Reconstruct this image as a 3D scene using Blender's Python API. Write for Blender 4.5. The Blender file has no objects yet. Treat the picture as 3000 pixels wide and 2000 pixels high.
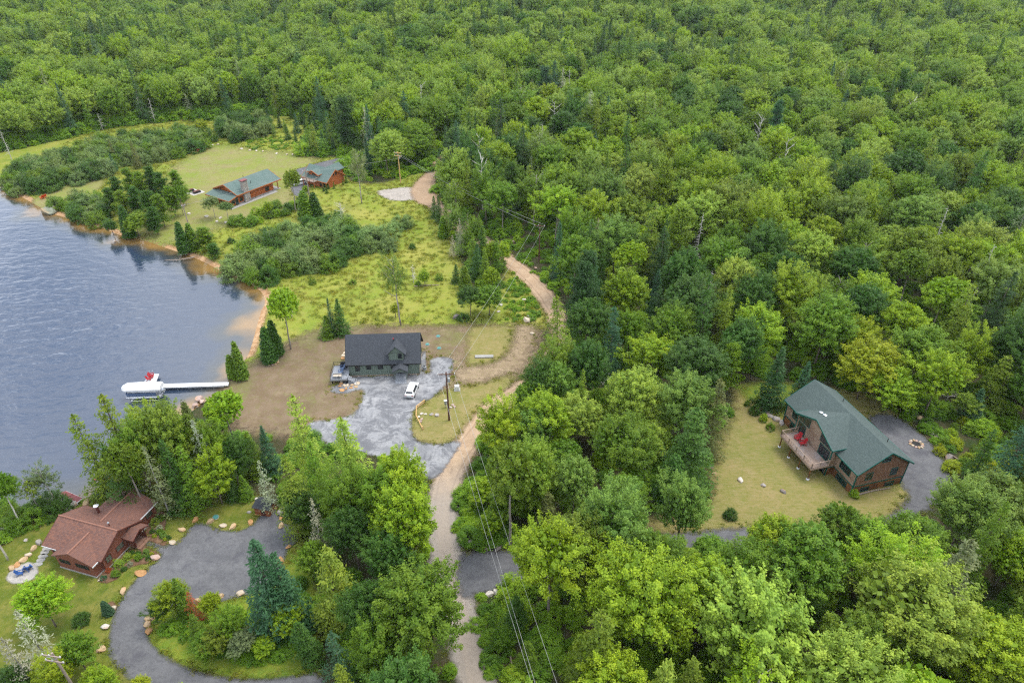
import bpy, math, random
import numpy as np
from mathutils import Vector, Matrix

random.seed(7)
RNG = np.random.default_rng(11)
S = bpy.context.scene
COL = S.collection
PI = math.pi

# ------------------------------------------------------------------ camera geometry (24 mm drone view from 80 m)
PITCH = math.radians(33.5); FPX = 2000.0; HCAM = 80.0
def at(u, v, z=0.0):
    xr = (u-1500)/FPX; yr = (v-1000)/FPX
    dy = math.cos(PITCH)-yr*math.sin(PITCH); dz = -math.sin(PITCH)-yr*math.cos(PITCH)
    t = (z-HCAM)/dz
    return xr*t, dy*t
def proj(x, y, z):
    z = z-HCAM
    d = y*math.cos(PITCH)-z*math.sin(PITCH); w = y*math.sin(PITCH)+z*math.cos(PITCH)
    return 1500+FPX*x/d, 1000-FPX*w/d
cam_d = bpy.data.cameras.new("camera"); cam = bpy.data.objects.new("camera", cam_d); COL.objects.link(cam)
cam.location = (0, 0, HCAM); cam.rotation_euler = (PI/2-PITCH, 0, 0)
cam_d.sensor_width = 36; cam_d.lens = 24; cam_d.clip_end = 6000; cam_d.clip_start = 1
S.camera = cam

# ------------------------------------------------------------------ materials
def new_mat(name):
    m = bpy.data.materials.new(name); m.use_nodes = True
    nt = m.node_tree; nt.nodes.clear()
    return m, nt
class N:
    """tiny node helper"""
    def __init__(s, nt): s.nt = nt
    def __call__(s, typ, inp=None, **kw):
        n = s.nt.nodes.new(typ)
        for k, v in kw.items(): setattr(n, k, v)
        for k, v in (inp or {}).items():
            if isinstance(v, bpy.types.NodeSocket): s.nt.links.new(v, n.inputs[k])
            else: n.inputs[k].default_value = v
        return n
    def ramp(s, fac, stops, interp='LINEAR'):
        n = s.nt.nodes.new('ShaderNodeValToRGB'); cr = n.color_ramp; cr.interpolation = interp
        while len(cr.elements) < len(stops): cr.elements.new(0.5)
        for e, (p, c) in zip(cr.elements, stops):
            e.position = p; e.color = (c, c, c, 1) if isinstance(c, (int, float)) else (*c, 1)
        s.nt.links.new(fac, n.inputs[0]); return n.outputs[0]
    def mix(s, fac, a, b, mode='MIX'):
        n = s.nt.nodes.new('ShaderNodeMix'); n.data_type = 'RGBA'; n.blend_type = mode
        for i, v in ((0, fac), (6, a), (7, b)):
            if isinstance(v, bpy.types.NodeSocket): s.nt.links.new(v, n.inputs[i])
            elif i == 0: n.inputs[0].default_value = v
            else: n.inputs[i].default_value = (*v, 1)
        return n.outputs[2]
    def math(s, op, a, b=0.0, clamp=False):
        n = s.nt.nodes.new('ShaderNodeMath'); n.operation = op; n.use_clamp = clamp
        for i, v in ((0, a), (1, b)):
            if isinstance(v, bpy.types.NodeSocket): s.nt.links.new(v, n.inputs[i])
            else: n.inputs[i].default_value = v
        return n.outputs[0]
    def noise(s, vec, scale, detail=3, rough=.55, dist=0.0):
        n = s.nt.nodes.new('ShaderNodeTexNoise'); n.inputs['Scale'].default_value = scale
        n.inputs['Detail'].default_value = detail; n.inputs['Roughness'].default_value = rough
        n.inputs['Distortion'].default_value = dist
        s.nt.links.new(vec, n.inputs['Vector']); return n.outputs[0]
    def out(s, sh):
        o = s.nt.nodes.new('ShaderNodeOutputMaterial'); s.nt.links.new(sh, o.inputs[0]); return o

def surf_mat(name, col, col2=None, scale=3.0, rough=.8, metal=0.0, bump=0.0, spec=.3, fine=None, stretch=None, coat=0.0):
    m, nt = new_mat(name); n = N(nt)
    tc = n('ShaderNodeTexCoord').outputs['Object']
    if stretch: tc = n('ShaderNodeMapping', {0: tc, 3: stretch}).outputs[0]
    c2 = col2 or tuple(x*.75 for x in col)
    nz = n.noise(tc, scale, 4, .6)
    c = n.mix(n.ramp(nz, [(.3, 0), (.7, 1)]), col, c2)
    if fine:
        c = n.mix(n.ramp(n.noise(tc, fine[0], 2), [(.35, 0), (.65, fine[1])]), c, fine[2])
    b = n('ShaderNodeBsdfPrincipled', {'Base Color': c, 'Roughness': rough, 'Metallic': metal, 'Specular IOR Level': spec, 'Coat Weight': coat})
    if bump:
        bp = n('ShaderNodeBump', {'Height': nz, 'Distance': bump, 'Strength': .7}); nt.links.new(bp.outputs[0], b.inputs['Normal'])
    n.out(b.outputs[0]); return m

def plank_mat(name, col, col2, axis='Z', period=.2, gap=(.02, .015, .01), gapw=.12, rough=.8, weather=None, bump=.02):
    """boards, logs, siding or shingle courses running across the given object axis"""
    m, nt = new_mat(name); n = N(nt)
    tc = n('ShaderNodeTexCoord').outputs['Object']
    sp = n('ShaderNodeSeparateXYZ', {0: tc})
    a = sp.outputs[axis] if len(axis) == 1 else n.math('ADD', sp.outputs['X'], sp.outputs['Y'])
    q = n.math('DIVIDE', a, period); fr = n.math('FRACT', q); fl = n.math('FLOOR', q)
    rnd = n('ShaderNodeTexWhiteNoise', {'W': fl}, noise_dimensions='1D').outputs[0]
    nz = n.noise(tc, 1.3, 4, .6); nz2 = n.noise(tc, 9, 3, .6)
    f = n.math('ADD', n.math('MULTIPLY', nz, .6), n.math('MULTIPLY', rnd, .35))
    f = n.math('ADD', f, n.math('MULTIPLY', n.math('SUBTRACT', nz2, .5), .5))
    c = n.mix(n.ramp(f, [(.25, 0), (.75, 1)]), col, col2)
    if weather: c = n.mix(n.ramp(n.noise(tc, .7, 5, .7), [(.45, 0), (.62, weather[0])]), c, weather[1])
    edge = n.math('LESS_THAN', fr, gapw)
    c = n.mix(n.math('MULTIPLY', edge, .75), c, gap)
    tri = n.math('PINGPONG', q, .5)
    b = n('ShaderNodeBsdfPrincipled', {'Base Color': c, 'Roughness': rough, 'Specular IOR Level': .25})
    bp = n('ShaderNodeBump', {'Height': tri, 'Distance': bump, 'Strength': .8}); nt.links.new(bp.outputs[0], b.inputs['Normal'])
    n.out(b.outputs[0]); return m

def shingle_mat(name, c1, c2, c3, rough=.9):
    m, nt = new_mat(name); n = N(nt)
    tc = n('ShaderNodeTexCoord').outputs['Object']
    sp = n('ShaderNodeSeparateXYZ', {0: tc})
    rows = n.math('FLOOR', n.math('DIVIDE', sp.outputs['Z'], .085))
    comb = n('ShaderNodeCombineXYZ', {0: n.math('FLOOR', n.math('MULTIPLY', sp.outputs['X'], 3.0)), 1: n.math('FLOOR', n.math('MULTIPLY', sp.outputs['Y'], 3.0)), 2: rows})
    wn = n('ShaderNodeTexWhiteNoise', {'Vector': comb.outputs[0]}, noise_dimensions='3D').outputs[0]
    nz = n.noise(tc, .45, 4, .65)
    c = n.mix(wn, c1, c2)
    c = n.mix(n.ramp(nz, [(.35, 0), (.7, .7)]), c, c3)
    fr = n.math('FRACT', n.math('DIVIDE', sp.outputs['Z'], .085))
    c = n.mix(n.math('MULTIPLY', n.math('LESS_THAN', fr, .2), .45), c, tuple(x*.3 for x in c1))
    b = n('ShaderNodeBsdfPrincipled', {'Base Color': c, 'Roughness': rough, 'Specular IOR Level': .35})
    bp = n('ShaderNodeBump', {'Height': wn, 'Distance': .02, 'Strength': .6}); nt.links.new(bp.outputs[0], b.inputs['Normal'])
    n.out(b.outputs[0]); return m

def stone_mat(name, cols, scale=2.2, mortar=(.25, .23, .2)):
    m, nt = new_mat(name); n = N(nt)
    tc = n('ShaderNodeTexCoord').outputs['Object']
    v = n('ShaderNodeTexVoronoi', {'Vector': tc, 'Scale': scale}, feature='F1')
    e = n('ShaderNodeTexVoronoi', {'Vector': tc, 'Scale': scale}, feature='DISTANCE_TO_EDGE')
    sp = n('ShaderNodeSeparateColor', {0: v.outputs['Color']})
    c = n.ramp(sp.outputs[0], [(i/(len(cols)-1), k) for i, k in enumerate(cols)])
    c = n.mix(n.ramp(n.noise(tc, 9, 3), [(.3, 0), (.8, .4)]), c, mortar)
    c = n.mix(n.math('LESS_THAN', e.outputs['Distance'], .045), c, tuple(x*.5 for x in mortar))
    b = n('ShaderNodeBsdfPrincipled', {'Base Color': c, 'Roughness': .9})
    bp = n('ShaderNodeBump', {'Height': e.outputs['Distance'], 'Distance': .15, 'Strength': .8}); nt.links.new(bp.outputs[0], b.inputs['Normal'])
    n.out(b.outputs[0]); return m

def leaf_mat(name, use_random=False, transl=.3):
    m, nt = new_mat(name); n = N(nt)
    oi = n('ShaderNodeObjectInfo')
    att = n('ShaderNodeAttribute', attribute_name='v', attribute_type='GEOMETRY').outputs['Fac']
    if use_random:
        loc = oi.outputs['Location']
        t = n.math('ADD', n.math('MULTIPLY', oi.outputs['Random'], .8), n.math('MULTIPLY', n.math('SUBTRACT', n.noise(loc, .018, 3), .5), .9))
        base = n.ramp(t, use_random)
    else: base = oi.outputs['Color']
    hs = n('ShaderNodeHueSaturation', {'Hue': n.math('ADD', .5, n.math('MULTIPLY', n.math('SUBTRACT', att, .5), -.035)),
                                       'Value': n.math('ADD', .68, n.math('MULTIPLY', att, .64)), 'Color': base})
    c = hs.outputs[0]
    d = n('ShaderNodeBsdfPrincipled', {'Base Color': c, 'Roughness': .55, 'Specular IOR Level': .22})
    tr = n('ShaderNodeBsdfTranslucent', {'Color': n.mix(1.0, c, (1.35, 1.15, .6), 'MULTIPLY')})
    mx = n('ShaderNodeMixShader', {0: transl, 1: d.outputs[0], 2: tr.outputs[0]})
    n.out(mx.outputs[0]); return m

def tint_mat(name, rough=.85, scale=2.5, amt=.5, dark=(.25, .2, .15), bump=.05):
    """stone or bark coloured by the object's own colour"""
    m, nt = new_mat(name); n = N(nt)
    oi = n('ShaderNodeObjectInfo').outputs['Color']
    tc = n('ShaderNodeTexCoord').outputs['Object']
    nz = n.noise(tc, scale, 5, .65); n2 = n.noise(tc, scale*.35, 3, .5)
    c = n.mix(n.ramp(nz, [(.4, 0), (.75, amt)]), oi, dark, 'MULTIPLY')
    c = n.mix(n.ramp(n2, [(.5, 0), (.65, .35)]), c, (.55, .28, .1))  if scale > 2 else c
    b = n('ShaderNodeBsdfPrincipled', {'Base Color': c, 'Roughness': rough})
    bp = n('ShaderNodeBump', {'Height': nz, 'Distance': bump}); nt.links.new(bp.outputs[0], b.inputs['Normal'])
    n.out(b.outputs[0]); return m

def glass_mat():
    m, nt = new_mat("dark window glass"); n = N(nt)
    b = n('ShaderNodeBsdfPrincipled', {'Base Color': (.012, .016, .02, 1), 'Roughness': .04, 'Specular IOR Level': .6})
    n.out(b.outputs[0]); return m

M = {}
M['leaf'] = leaf_mat('foliage')
M['rock'] = tint_mat('boulder stone', scale=2.6)
M['bark'] = tint_mat('bark', scale=1.9, amt=.6, dark=(.35, .3, .26), bump=.03)
M['glass'] = glass_mat()
M['white'] = surf_mat('white paint', (.6, .61, .62), (.54, .55, .56), rough=.35, spec=.5)
M['carpaint'] = surf_mat('white car paint', (.66, .67, .68), (.64, .65, .66), rough=.18, spec=.6, coat=.5)
M['rubber'] = surf_mat('rubber', (.015, .015, .016), rough=.8)
M['rim'] = surf_mat('alloy', (.45, .46, .48), rough=.3, metal=.9)
M['alu'] = surf_mat('aluminium', (.6, .62, .64), (.5, .52, .55), rough=.35, metal=.85)
M['steel'] = surf_mat('bright steel', (.75, .76, .78), rough=.2, metal=.95)
M['galv'] = surf_mat('grey metal', (.36, .38, .4), rough=.5, metal=.4)
M['black'] = surf_mat('black metal', (.02, .021, .023), rough=.45)
M['red'] = surf_mat('red plastic', (.36, .016, .022), (.30, .014, .02), rough=.5)
M['orange'] = surf_mat('orange red plastic', (.6, .06, .015), rough=.5)
M['blue'] = surf_mat('blue plastic', (.03, .09, .28), rough=.5)
M['navy'] = surf_mat('navy cushion', (.03, .06, .14), (.12, .17, .27), scale=6, rough=.8)
M['canvas'] = surf_mat('white canvas', (.64, .64, .64), (.56, .57, .58), scale=1.2, rough=.7)
M['cream'] = surf_mat('cream cushion', (.72, .62, .5), rough=.8)
M['pole'] = surf_mat('creosote pole wood', (.13, .06, .035), (.07, .035, .025), scale=2, rough=.85, stretch=(4, 4, .6))
M['polegrey'] = surf_mat('weathered pole wood', (.3, .24, .2), (.2, .16, .13), scale=2, rough=.85, stretch=(4, 4, .6))
M['porcelain'] = surf_mat('pale insulator', (.55, .55, .53), rough=.3)
M['timber'] = surf_mat('fresh peeled timber', (.55, .36, .15), (.42, .26, .1), scale=4, rough=.8)
M['wire'] = surf_mat('pale wire', (.42, .43, .43), rough=.5)
M['teal'] = surf_mat('green plastic lid', (.07, .24, .22), rough=.6)
M['concrete'] = surf_mat('concrete', (.42, .4, .37), (.33, .31, .29), scale=3, rough=.9)
M['slab'] = surf_mat('grey flagstone', (.32, .31, .29), (.24, .24, .23), scale=2, rough=.9)
M['kayteal'] = surf_mat('teal kayak hull', (.02, .16, .17), rough=.35)
M['kayred'] = surf_mat('crimson kayak hull', (.42, .03, .06), rough=.35)
M['kaywhite'] = surf_mat('pale kayak hull', (.55, .55, .55), rough=.35)
M['redpanel'] = surf_mat('dark red decking', (.2, .05, .05), (.14, .04, .04), scale=2, rough=.6)

# ------------------------------------------------------------------ mesh builder
class MB:
    def __init__(s): s.v = []; s.f = []
    def add(s, vs, fs):
        o = len(s.v); s.v += [tuple(p) for p in vs]; s.f += [tuple(i+o for i in f) for f in fs]; return s
    def box(s, a, b):
        (x0, y0, z0), (x1, y1, z1) = a, b
        return s.add([(x0, y0, z0), (x1, y0, z0), (x1, y1, z0), (x0, y1, z0), (x0, y0, z1), (x1, y0, z1), (x1, y1, z1), (x0, y1, z1)],
                     [(3, 2, 1, 0), (4, 5, 6, 7), (0, 1, 5, 4), (1, 2, 6, 5), (2, 3, 7, 6), (3, 0, 4, 7)])
    def cbox(s, c, d): return s.box([c[i]-d[i]/2 for i in range(3)], [c[i]+d[i]/2 for i in range(3)])
    def extrude(s, poly, ax, t0, t1):
        """poly: 2-D points (p, q); ax 'x': (t, p, q); 'y': (p, t, q); 'z': (p, q, t)"""
        f = {'x': lambda p, q, t: (t, p, q), 'y': lambda p, q, t: (p, t, q), 'z': lambda p, q, t: (p, q, t)}[ax]
        k = len(poly)
        vs = [f(p, q, t0) for p, q in poly]+[f(p, q, t1) for p, q in poly]
        fs = [tuple(range(k))[::-1], tuple(range(k, 2*k))]+[(i, (i+1) % k, k+(i+1) % k, k+i) for i in range(k)]
        return s.add(vs, fs)
    def tube(s, pts, r0, r1=None, n=8, cap=True):
        r1 = r0 if r1 is None else r1
        pts = [Vector(p) for p in pts]; L = len(pts); rings = []
        for i, p in enumerate(pts):
            d = (pts[min(i+1, L-1)]-pts[max(i-1, 0)]).normalized()
            up = Vector((0, 0, 1)) if abs(d.z) < .9 else Vector((1, 0, 0))
            a = d.cross(up).normalized(); b = d.cross(a)
            r = r0+(r1-r0)*i/max(1, L-1)
            rings.append([p+a*r*math.cos(2*PI*k/n)+b*r*math.sin(2*PI*k/n) for k in range(n)])
        vs = [q for R in rings for q in R]
        fs = [(i*n+k, i*n+(k+1) % n, (i+1)*n+(k+1) % n, (i+1)*n+k) for i in range(L-1) for k in range(n)]
        if cap: fs += [tuple(range(n))[::-1], tuple(range((L-1)*n, L*n))]
        return s.add(vs, fs)
    def lathe(s, prof, n=16, c=(0, 0, 0)):
        vs = [(c[0]+r*math.cos(2*PI*k/n), c[1]+r*math.sin(2*PI*k/n), c[2]+z) for r, z in prof for k in range(n)]
        L = len(prof)
        fs = [(i*n+k, i*n+(k+1) % n, (i+1)*n+(k+1) % n, (i+1)*n+k) for i in range(L-1) for k in range(n)]
        fs += [tuple(range(n))[::-1], tuple(range((L-1)*n, L*n))]
        return s.add(vs, fs)
    def rot(s, m):
        s.v = [tuple(m @ Vector(p)) for p in s.v]; return s
    def build(s, name, mat, parent=None, smooth=False, bevel=0.0):
        me = bpy.data.meshes.new(name); me.from_pydata(s.v, [], s.f); me.update()
        me.materials.append(M[mat] if isinstance(mat, str) else mat)
        if smooth: me.polygons.foreach_set('use_smooth', [True]*len(me.polygons))
        o = bpy.data.objects.new(name, me); COL.objects.link(o)
        if parent is not None: o.parent = parent
        if bevel:
            md = o.modifiers.new('edge', 'BEVEL'); md.width = bevel; md.segments = 2; md.limit_method = 'ANGLE'
        return o

def tag(o, label, cat, group=None, kind=None):
    if label: o['label'] = label
    if cat: o['category'] = cat
    if group: o['group'] = group
    if kind: o['kind'] = kind
    return o
def thing(name, label, cat, loc=(0, 0, 0), rz=0.0, group=None):
    o = bpy.data.objects.new(name, None); COL.objects.link(o)
    o.location = loc; o.rotation_euler = (0, 0, rz); o.empty_display_size = .5
    return tag(o, label, cat, group)
KIDS = {}
def dup(root, loc, rz=0.0, label=None, group=None, scale=None):
    r = root.copy(); COL.objects.link(r); r.location = loc; r.rotation_euler = (0, 0, rz)
    if scale: r.scale = scale
    if label: r['label'] = label
    if group: r['group'] = group
    for ch in KIDS.get(root.name) or root.children:
        c = ch.copy(); COL.objects.link(c); c.parent = r
        for g in ch.children:
            d = g.copy(); COL.objects.link(d); d.parent = c
    return r

# ------------------------------------------------------------------ ground lattice and zone sheets
def cr(pts, k=4, closed=True):
    """Catmull-Rom smoothing"""
    P = np.array(pts, float); n = len(P); out = []
    rng = range(n) if closed else range(n-1)
    g = (lambda i: P[i % n]) if closed else (lambda i: P[min(max(i, 0), n-1)])
    for i in rng:
        a, b, c, d = g(i-1), g(i), g(i+1), g(i+2)
        for j in range(k):
            t = j/k
            out.append(.5*((2*b)+(c-a)*t+(2*a-5*b+4*c-d)*t*t+(3*b-a-3*c+d)*t**3))
    if not closed: out.append(P[-1])
    return np.array(out)
def W(px): return [at(u, v) for u, v in px]
def sdist(poly, X):
    """signed distance (positive inside) of points X (n,2) to a polygon"""
    A = np.array(poly, float); B = np.roll(A, -1, 0)
    d2 = np.full(len(X), 1e18); ins = np.zeros(len(X), bool)
    for a, b in zip(A, B):
        ab = b-a; t = np.clip(((X-a) @ ab)/max(ab @ ab, 1e-9), 0, 1)
        q = X-(a+t[:, None]*ab); d2 = np.minimum(d2, (q*q).sum(1))
        c = ((a[1] > X[:, 1]) != (b[1] > X[:, 1]))
        if c.any():
            xx = a[0]+(X[:, 1]-a[1])/((b[1]-a[1]) if b[1] != a[1] else 1e-9)*(b[0]-a[0])
            ins ^= c & (X[:, 0] < xx)
    return np.where(ins, 1, -1)*np.sqrt(d2)
def inpoly(poly, X):
    A = np.array(poly, float); B = np.roll(A, -1, 0); ins = np.zeros(len(X), bool)
    for a, b in zip(A, B):
        c = ((a[1] > X[:, 1]) != (b[1] > X[:, 1]))
        if c.any():
            xx = a[0]+(X[:, 1]-a[1])/((b[1]-a[1]) if b[1] != a[1] else 1e-9)*(b[0]-a[0])
            ins ^= c & (X[:, 0] < xx)
    return ins
WATER_Z = -0.35
SHORE_PX = [(0, 543), (60, 573), (122, 607), (163, 626), (245, 650), (306, 668), (352, 686), (393, 695), (440, 707), (500, 728), (545, 742), (600, 766),
            (660, 797), (720, 822), (765, 852), (775, 885), (765, 905), (752, 950), (735, 1010), (720, 1045), (690, 1080), (668, 1108), (655, 1130), (612, 1162), (575, 1190), (540, 1215),
            (470, 1285), (400, 1350), (300, 1425), (230, 1462), (168, 1478), (110, 1502), (60, 1522), (0, 1560), (-150, 1640)]
shore_w = cr(W(SHORE_PX), 4, closed=False)
LAKE = np.array([(-420, 330), (-260, 262), (-200, 225)]+shore_w.tolist()+[(-110, 40), (-420, 0)])
def axis(lo, hi, step, far_lo, far_hi):
    a = list(np.arange(lo, hi+1e-6, step)); d = step
    while a[-1] < far_hi: d *= 1.12; a.append(a[-1]+d)
    d = step; b = []
    x = lo
    while x > far_lo: d *= 1.12; x -= d; b.append(x)
    return np.array(b[::-1]+a)
GX = axis(-170, 130, 1.0, -2600, 2600); GY = axis(34, 300, 1.0, -160, 4200)
def hillz(x, y):
    k = np.clip((y-330)/150, 0, 1); k = k*k*(3-2*k)
    return k*(6*np.sin(x*.013+1.3)*np.cos(y*.011+.4)+3.5*np.sin(x*.031+y*.021))
XX, YY = np.meshgrid(GX, GY, indexing='ij'); GP = np.stack([XX.ravel(), YY.ravel()], 1)
lake_sd = np.full(len(GP), -50.0)
near = (GP[:, 0] < 40) & (GP[:, 1] < 420) & (GP[:, 0] > -460)
lake_sd[near] = sdist(LAKE, GP[near])
GZ = hillz(GP[:, 0], GP[:, 1])+np.clip((-lake_sd-1.2)*.3, -2.2, 0)
def npmesh(name, V, F, mat, attrs=None, smooth=True):
    me = bpy.data.meshes.new(name); nv, nf = len(V), len(F); k = F.shape[1]
    me.vertices.add(nv); me.vertices.foreach_set('co', np.asarray(V, np.float32).ravel())
    me.loops.add(nf*k); me.loops.foreach_set('vertex_index', np.asarray(F, np.int32).ravel())
    me.polygons.add(nf); me.polygons.foreach_set('loop_start', np.arange(0, nf*k, k, dtype=np.int32))
    me.update(calc_edges=True)
    for nm, dat in (attrs or {}).items():
        a = me.attributes.new(nm, 'FLOAT', 'POINT'); a.data.foreach_set('value', np.asarray(dat, np.float32))
    if smooth: me.polygons.foreach_set('use_smooth', np.ones(nf, bool))
    if mat: me.materials.append(mat)
    return me
NX, NY = len(GX), len(GY)
ii, jj = np.meshgrid(np.arange(NX-1), np.arange(NY-1), indexing='ij')
GF = np.stack([ii*NY+jj, (ii+1)*NY+jj, (ii+1)*NY+jj+1, ii*NY+jj+1], -1).reshape(-1, 4)
def link(name, me):
    o = bpy.data.objects.new(name, me); COL.objects.link(o); return o
LEVEL = [0]
def sheet(name, poly, mat, lift, label=None, cross=None, margin=1.2):
    """zone sheet cut from the ground's own lattice, feathered by its distance to the outline"""
    poly = np.array(poly); lo = poly.min(0)-margin-1; hi = poly.max(0)+margin+1
    sel = (GP[:, 0] > lo[0]) & (GP[:, 0] < hi[0]) & (GP[:, 1] > lo[1]) & (GP[:, 1] < hi[1])
    sd = np.full(len(GP), -9.0); sd[sel] = sdist(poly, GP[sel])
    keep = (sd[GF].max(1) > -margin)
    F = GF[keep]; ids, inv = np.unique(F, return_inverse=True)
    V = np.column_stack([GP[ids], GZ[ids]+lift]); at_ = {'sd': sd[ids]}
    if cross is not None: at_['cross'] = cross(GP[ids])
    o = link(name, npmesh(name, V, inv.reshape(-1, 4), mat, at_))
    o['kind'] = 'structure'
    if label: o['label'] = label
    return o

def ground_mat(name, build, feather=None):
    """build(n, pos) -> colour socket; feather = (soft width m, raggedness m)"""
    m, nt = new_mat(name); n = N(nt)
    pos = n('ShaderNodeNewGeometry').outputs['Position']
    c, h = build(n, pos)
    b = n('ShaderNodeBsdfPrincipled', {'Base Color': c, 'Roughness': .95, 'Specular IOR Level': .1})
    if h is not None:
        bp = n('ShaderNodeBump', {'Height': h, 'Distance': .25, 'Strength': .8}); nt.links.new(bp.outputs[0], b.inputs['Normal'])
    if feather:
        sd = n('ShaderNodeAttribute', attribute_name='sd').outputs['Fac']
        nz = n.noise(pos, .9, 4, .65)
        e = n.math('ADD', sd, n.math('MULTIPLY', n.math('SUBTRACT', nz, .5), feather[1]*2))
        al = n('ShaderNodeMapRange', {0: e, 1: -feather[0]*.5, 2: feather[0]*.5, 3: 0., 4: 1.}).outputs[0]
        tr = n('ShaderNodeBsdfTransparent')
        mx = n('ShaderNodeMixShader', {0: al, 1: tr.outputs[0], 2: b.outputs[0]}); n.out(mx.outputs[0])
    else: n.out(b.outputs[0])
    return m
def blend3(n, pos, cols, s1, s2, s3, sharp=(.35, .65)):
    a = n.noise(pos, s1, 4, .6, .4); b = n.noise(pos, s2, 4, .65); c = n.noise(pos, s3, 3, .6)
    k = n.mix(n.ramp(a, [(sharp[0], 0), (sharp[1], 1)]), cols[0], cols[1])
    k = n.mix(n.ramp(b, [(.42, 0), (.68, .8)]), k, cols[2])
    k = n.mix(n.ramp(c, [(.5, 0), (.72, .7)]), k, cols[3])
    return k, n.math('ADD', n.math('MULTIPLY', b, .6), n.math('MULTIPLY', c, .4))
# ------------------------------------------------------------------ the ground and its surfaces
def g_forest(n, p): return blend3(n, p, [(.045, .042, .02), (.03, .05, .014), (.075, .055, .034), (.02, .035, .01)], .12, .5, 1.6)
def g_meadow(n, p):
    c, h = blend3(n, p, [(.20, .225, .03), (.145, .20, .026), (.24, .225, .055), (.12, .175, .022)], .055, .28, 1.3, (.38, .66))
    c = n.mix(n.ramp(n.noise(p, .06, 3, .5, .5), [(.52, 0), (.68, .75)]), c, (.27, .25, .06))
    st = n('ShaderNodeMapping', {0: p, 2: (0, 0, .5), 3: (.25, 1.6, 1)}).outputs[0]
    return n.mix(n.ramp(n.noise(st, 1.1, 4, .7), [(.4, 0), (.75, .5)]), c, (.13, .17, .025)), h
def g_field(n, p):
    c, h = blend3(n, p, [(.19, .195, .055), (.145, .19, .03), (.225, .175, .10), (.16, .125, .075)], .05, .12, .6)
    st = n('ShaderNodeMapping', {0: p, 2: (0, 0, -.6), 3: (.2, 1.5, 1)}).outputs[0]
    return n.mix(n.ramp(n.noise(st, .8, 4, .7), [(.4, 0), (.75, .45)]), c, (.16, .19, .035)), h
def g_soil(n, p):
    c, h = blend3(n, p, [(.155, .112, .07), (.12, .087, .053), (.195, .148, .10), (.135, .125, .045)], .1, .3, .9)
    g = n.ramp(n.noise(p, .1, 5, .72), [(.5, 0), (.66, .7)])
    c = n.mix(g, c, (.145, .15, .05))
    return n.mix(n.ramp(n.noise(p, .22, 4, .7), [(.55, 0), (.7, .6)]), c, (.235, .185, .12)), h
def g_track(n, p): return blend3(n, p, [(.245, .185, .12), (.20, .15, .095), (.285, .22, .145), (.20, .175, .075)], .15, .45, 1.6)
def g_dry(n, p):
    c, h = blend3(n, p, [(.19, .165, .052), (.145, .155, .032), (.24, .19, .085), (.105, .13, .025)], .12, .5, 1.8)
    st = n('ShaderNodeMapping', {0: p, 2: (0, 0, .9), 3: (.4, 2.4, 1)}).outputs[0]
    c = n.mix(n.ramp(n.noise(p, .085, 4, .65, .5), [(.5, 0), (.66, .65)]), c, (.125, .145, .03))
    return n.mix(n.ramp(n.noise(st, 1.5, 4, .7), [(.42, 0), (.7, .55)]), c, (.27, .215, .115)), h
def g_lawn(n, p): return blend3(n, p, [(.115, .135, .018), (.07, .105, .014), (.19, .17, .045), (.05, .08, .012)], .14, .35, 1.5)
def g_ranklawn(n, p): return blend3(n, p, [(.14, .19, .02), (.10, .16, .02), (.2, .2, .03), (.06, .12, .015)], .2, .7, 2.2)
def g_dirt(n, p):
    cr_ = n('ShaderNodeAttribute', attribute_name='cross').outputs['Fac']
    c, h = blend3(n, p, [(.40, .285, .185), (.33, .235, .155), (.46, .345, .235), (.27, .19, .125)], .15, .5, 2.0)
    w = n.math('SINE', n.math('ADD', n.math('MULTIPLY', cr_, 5.2), n.math('MULTIPLY', n.noise(p, .2, 2), 3.)))
    c = n.mix(n.ramp(w, [(.45, 0), (1., .55)]), c, (.23, .16, .105))
    yy = n('ShaderNodeSeparateXYZ', {0: p}).outputs[1]; k = n('ShaderNodeMapRange', {0: n.math('ADD', yy, n.math('MULTIPLY', n.noise(p, .25, 4), 9.)), 1: 89., 2: 79., 3: 0., 4: .9}).outputs[0]
    k2 = n('ShaderNodeMapRange', {0: cr_, 1: .8, 2: 2.0, 3: .8, 4: 1.}).outputs[0]
    return n.mix(n.math('MULTIPLY', k, k2), c, n.mix(n.noise(p, 2.2, 4), (.31, .29, .265), (.22, .205, .19))), h
def g_gravelroad(n, p): return blend3(n, p, [(.33, .30, .27), (.27, .245, .22), (.40, .36, .31), (.2, .185, .165)], .2, .7, 2.6)
def g_gravel(n, p):
    c, h = blend3(n, p, [(.245, .25, .262), (.18, .185, .197), (.285, .288, .295), (.13, .135, .147)], .22, .5, 2.4, (.42, .58))
    c = n.mix(n.ramp(n.noise(p, .3, 5, .75, .8), [(.48, 0), (.56, .8)]), c, (.115, .119, .13))
    return n.mix(n.ramp(n.noise(p, .16, 4, .7, .5), [(.55, 0), (.66, .7)]), c, (.35, .352, .36)), h
def g_bluegravel(n, p):
    c, h = blend3(n, p, [(.12, .122, .13), (.097, .099, .106), (.148, .15, .156), (.08, .081, .087)], .15, .5, 2.4)
    return n.mix(n.ramp(n.noise(p, .28, 5, .75, .8), [(.53, 0), (.64, .65)]), c, (.075, .075, .087)), h
def g_sand(n, p): return blend3(n, p, [(.36, .22, .11), (.27, .15, .075), (.46, .33, .2), (.17, .1, .05)], .3, .9, 2.2)
def g_mulch(n, p): return blend3(n, p, [(.15, .085, .05), (.11, .062, .038), (.19, .12, .075), (.08, .05, .03)], .4, 1.2, 3)
def g_flag(n, p): return blend3(n, p, [(.36, .34, .31), (.28, .27, .26), (.42, .39, .35), (.2, .19, .18)], .5, 1.4, 3)

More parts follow.
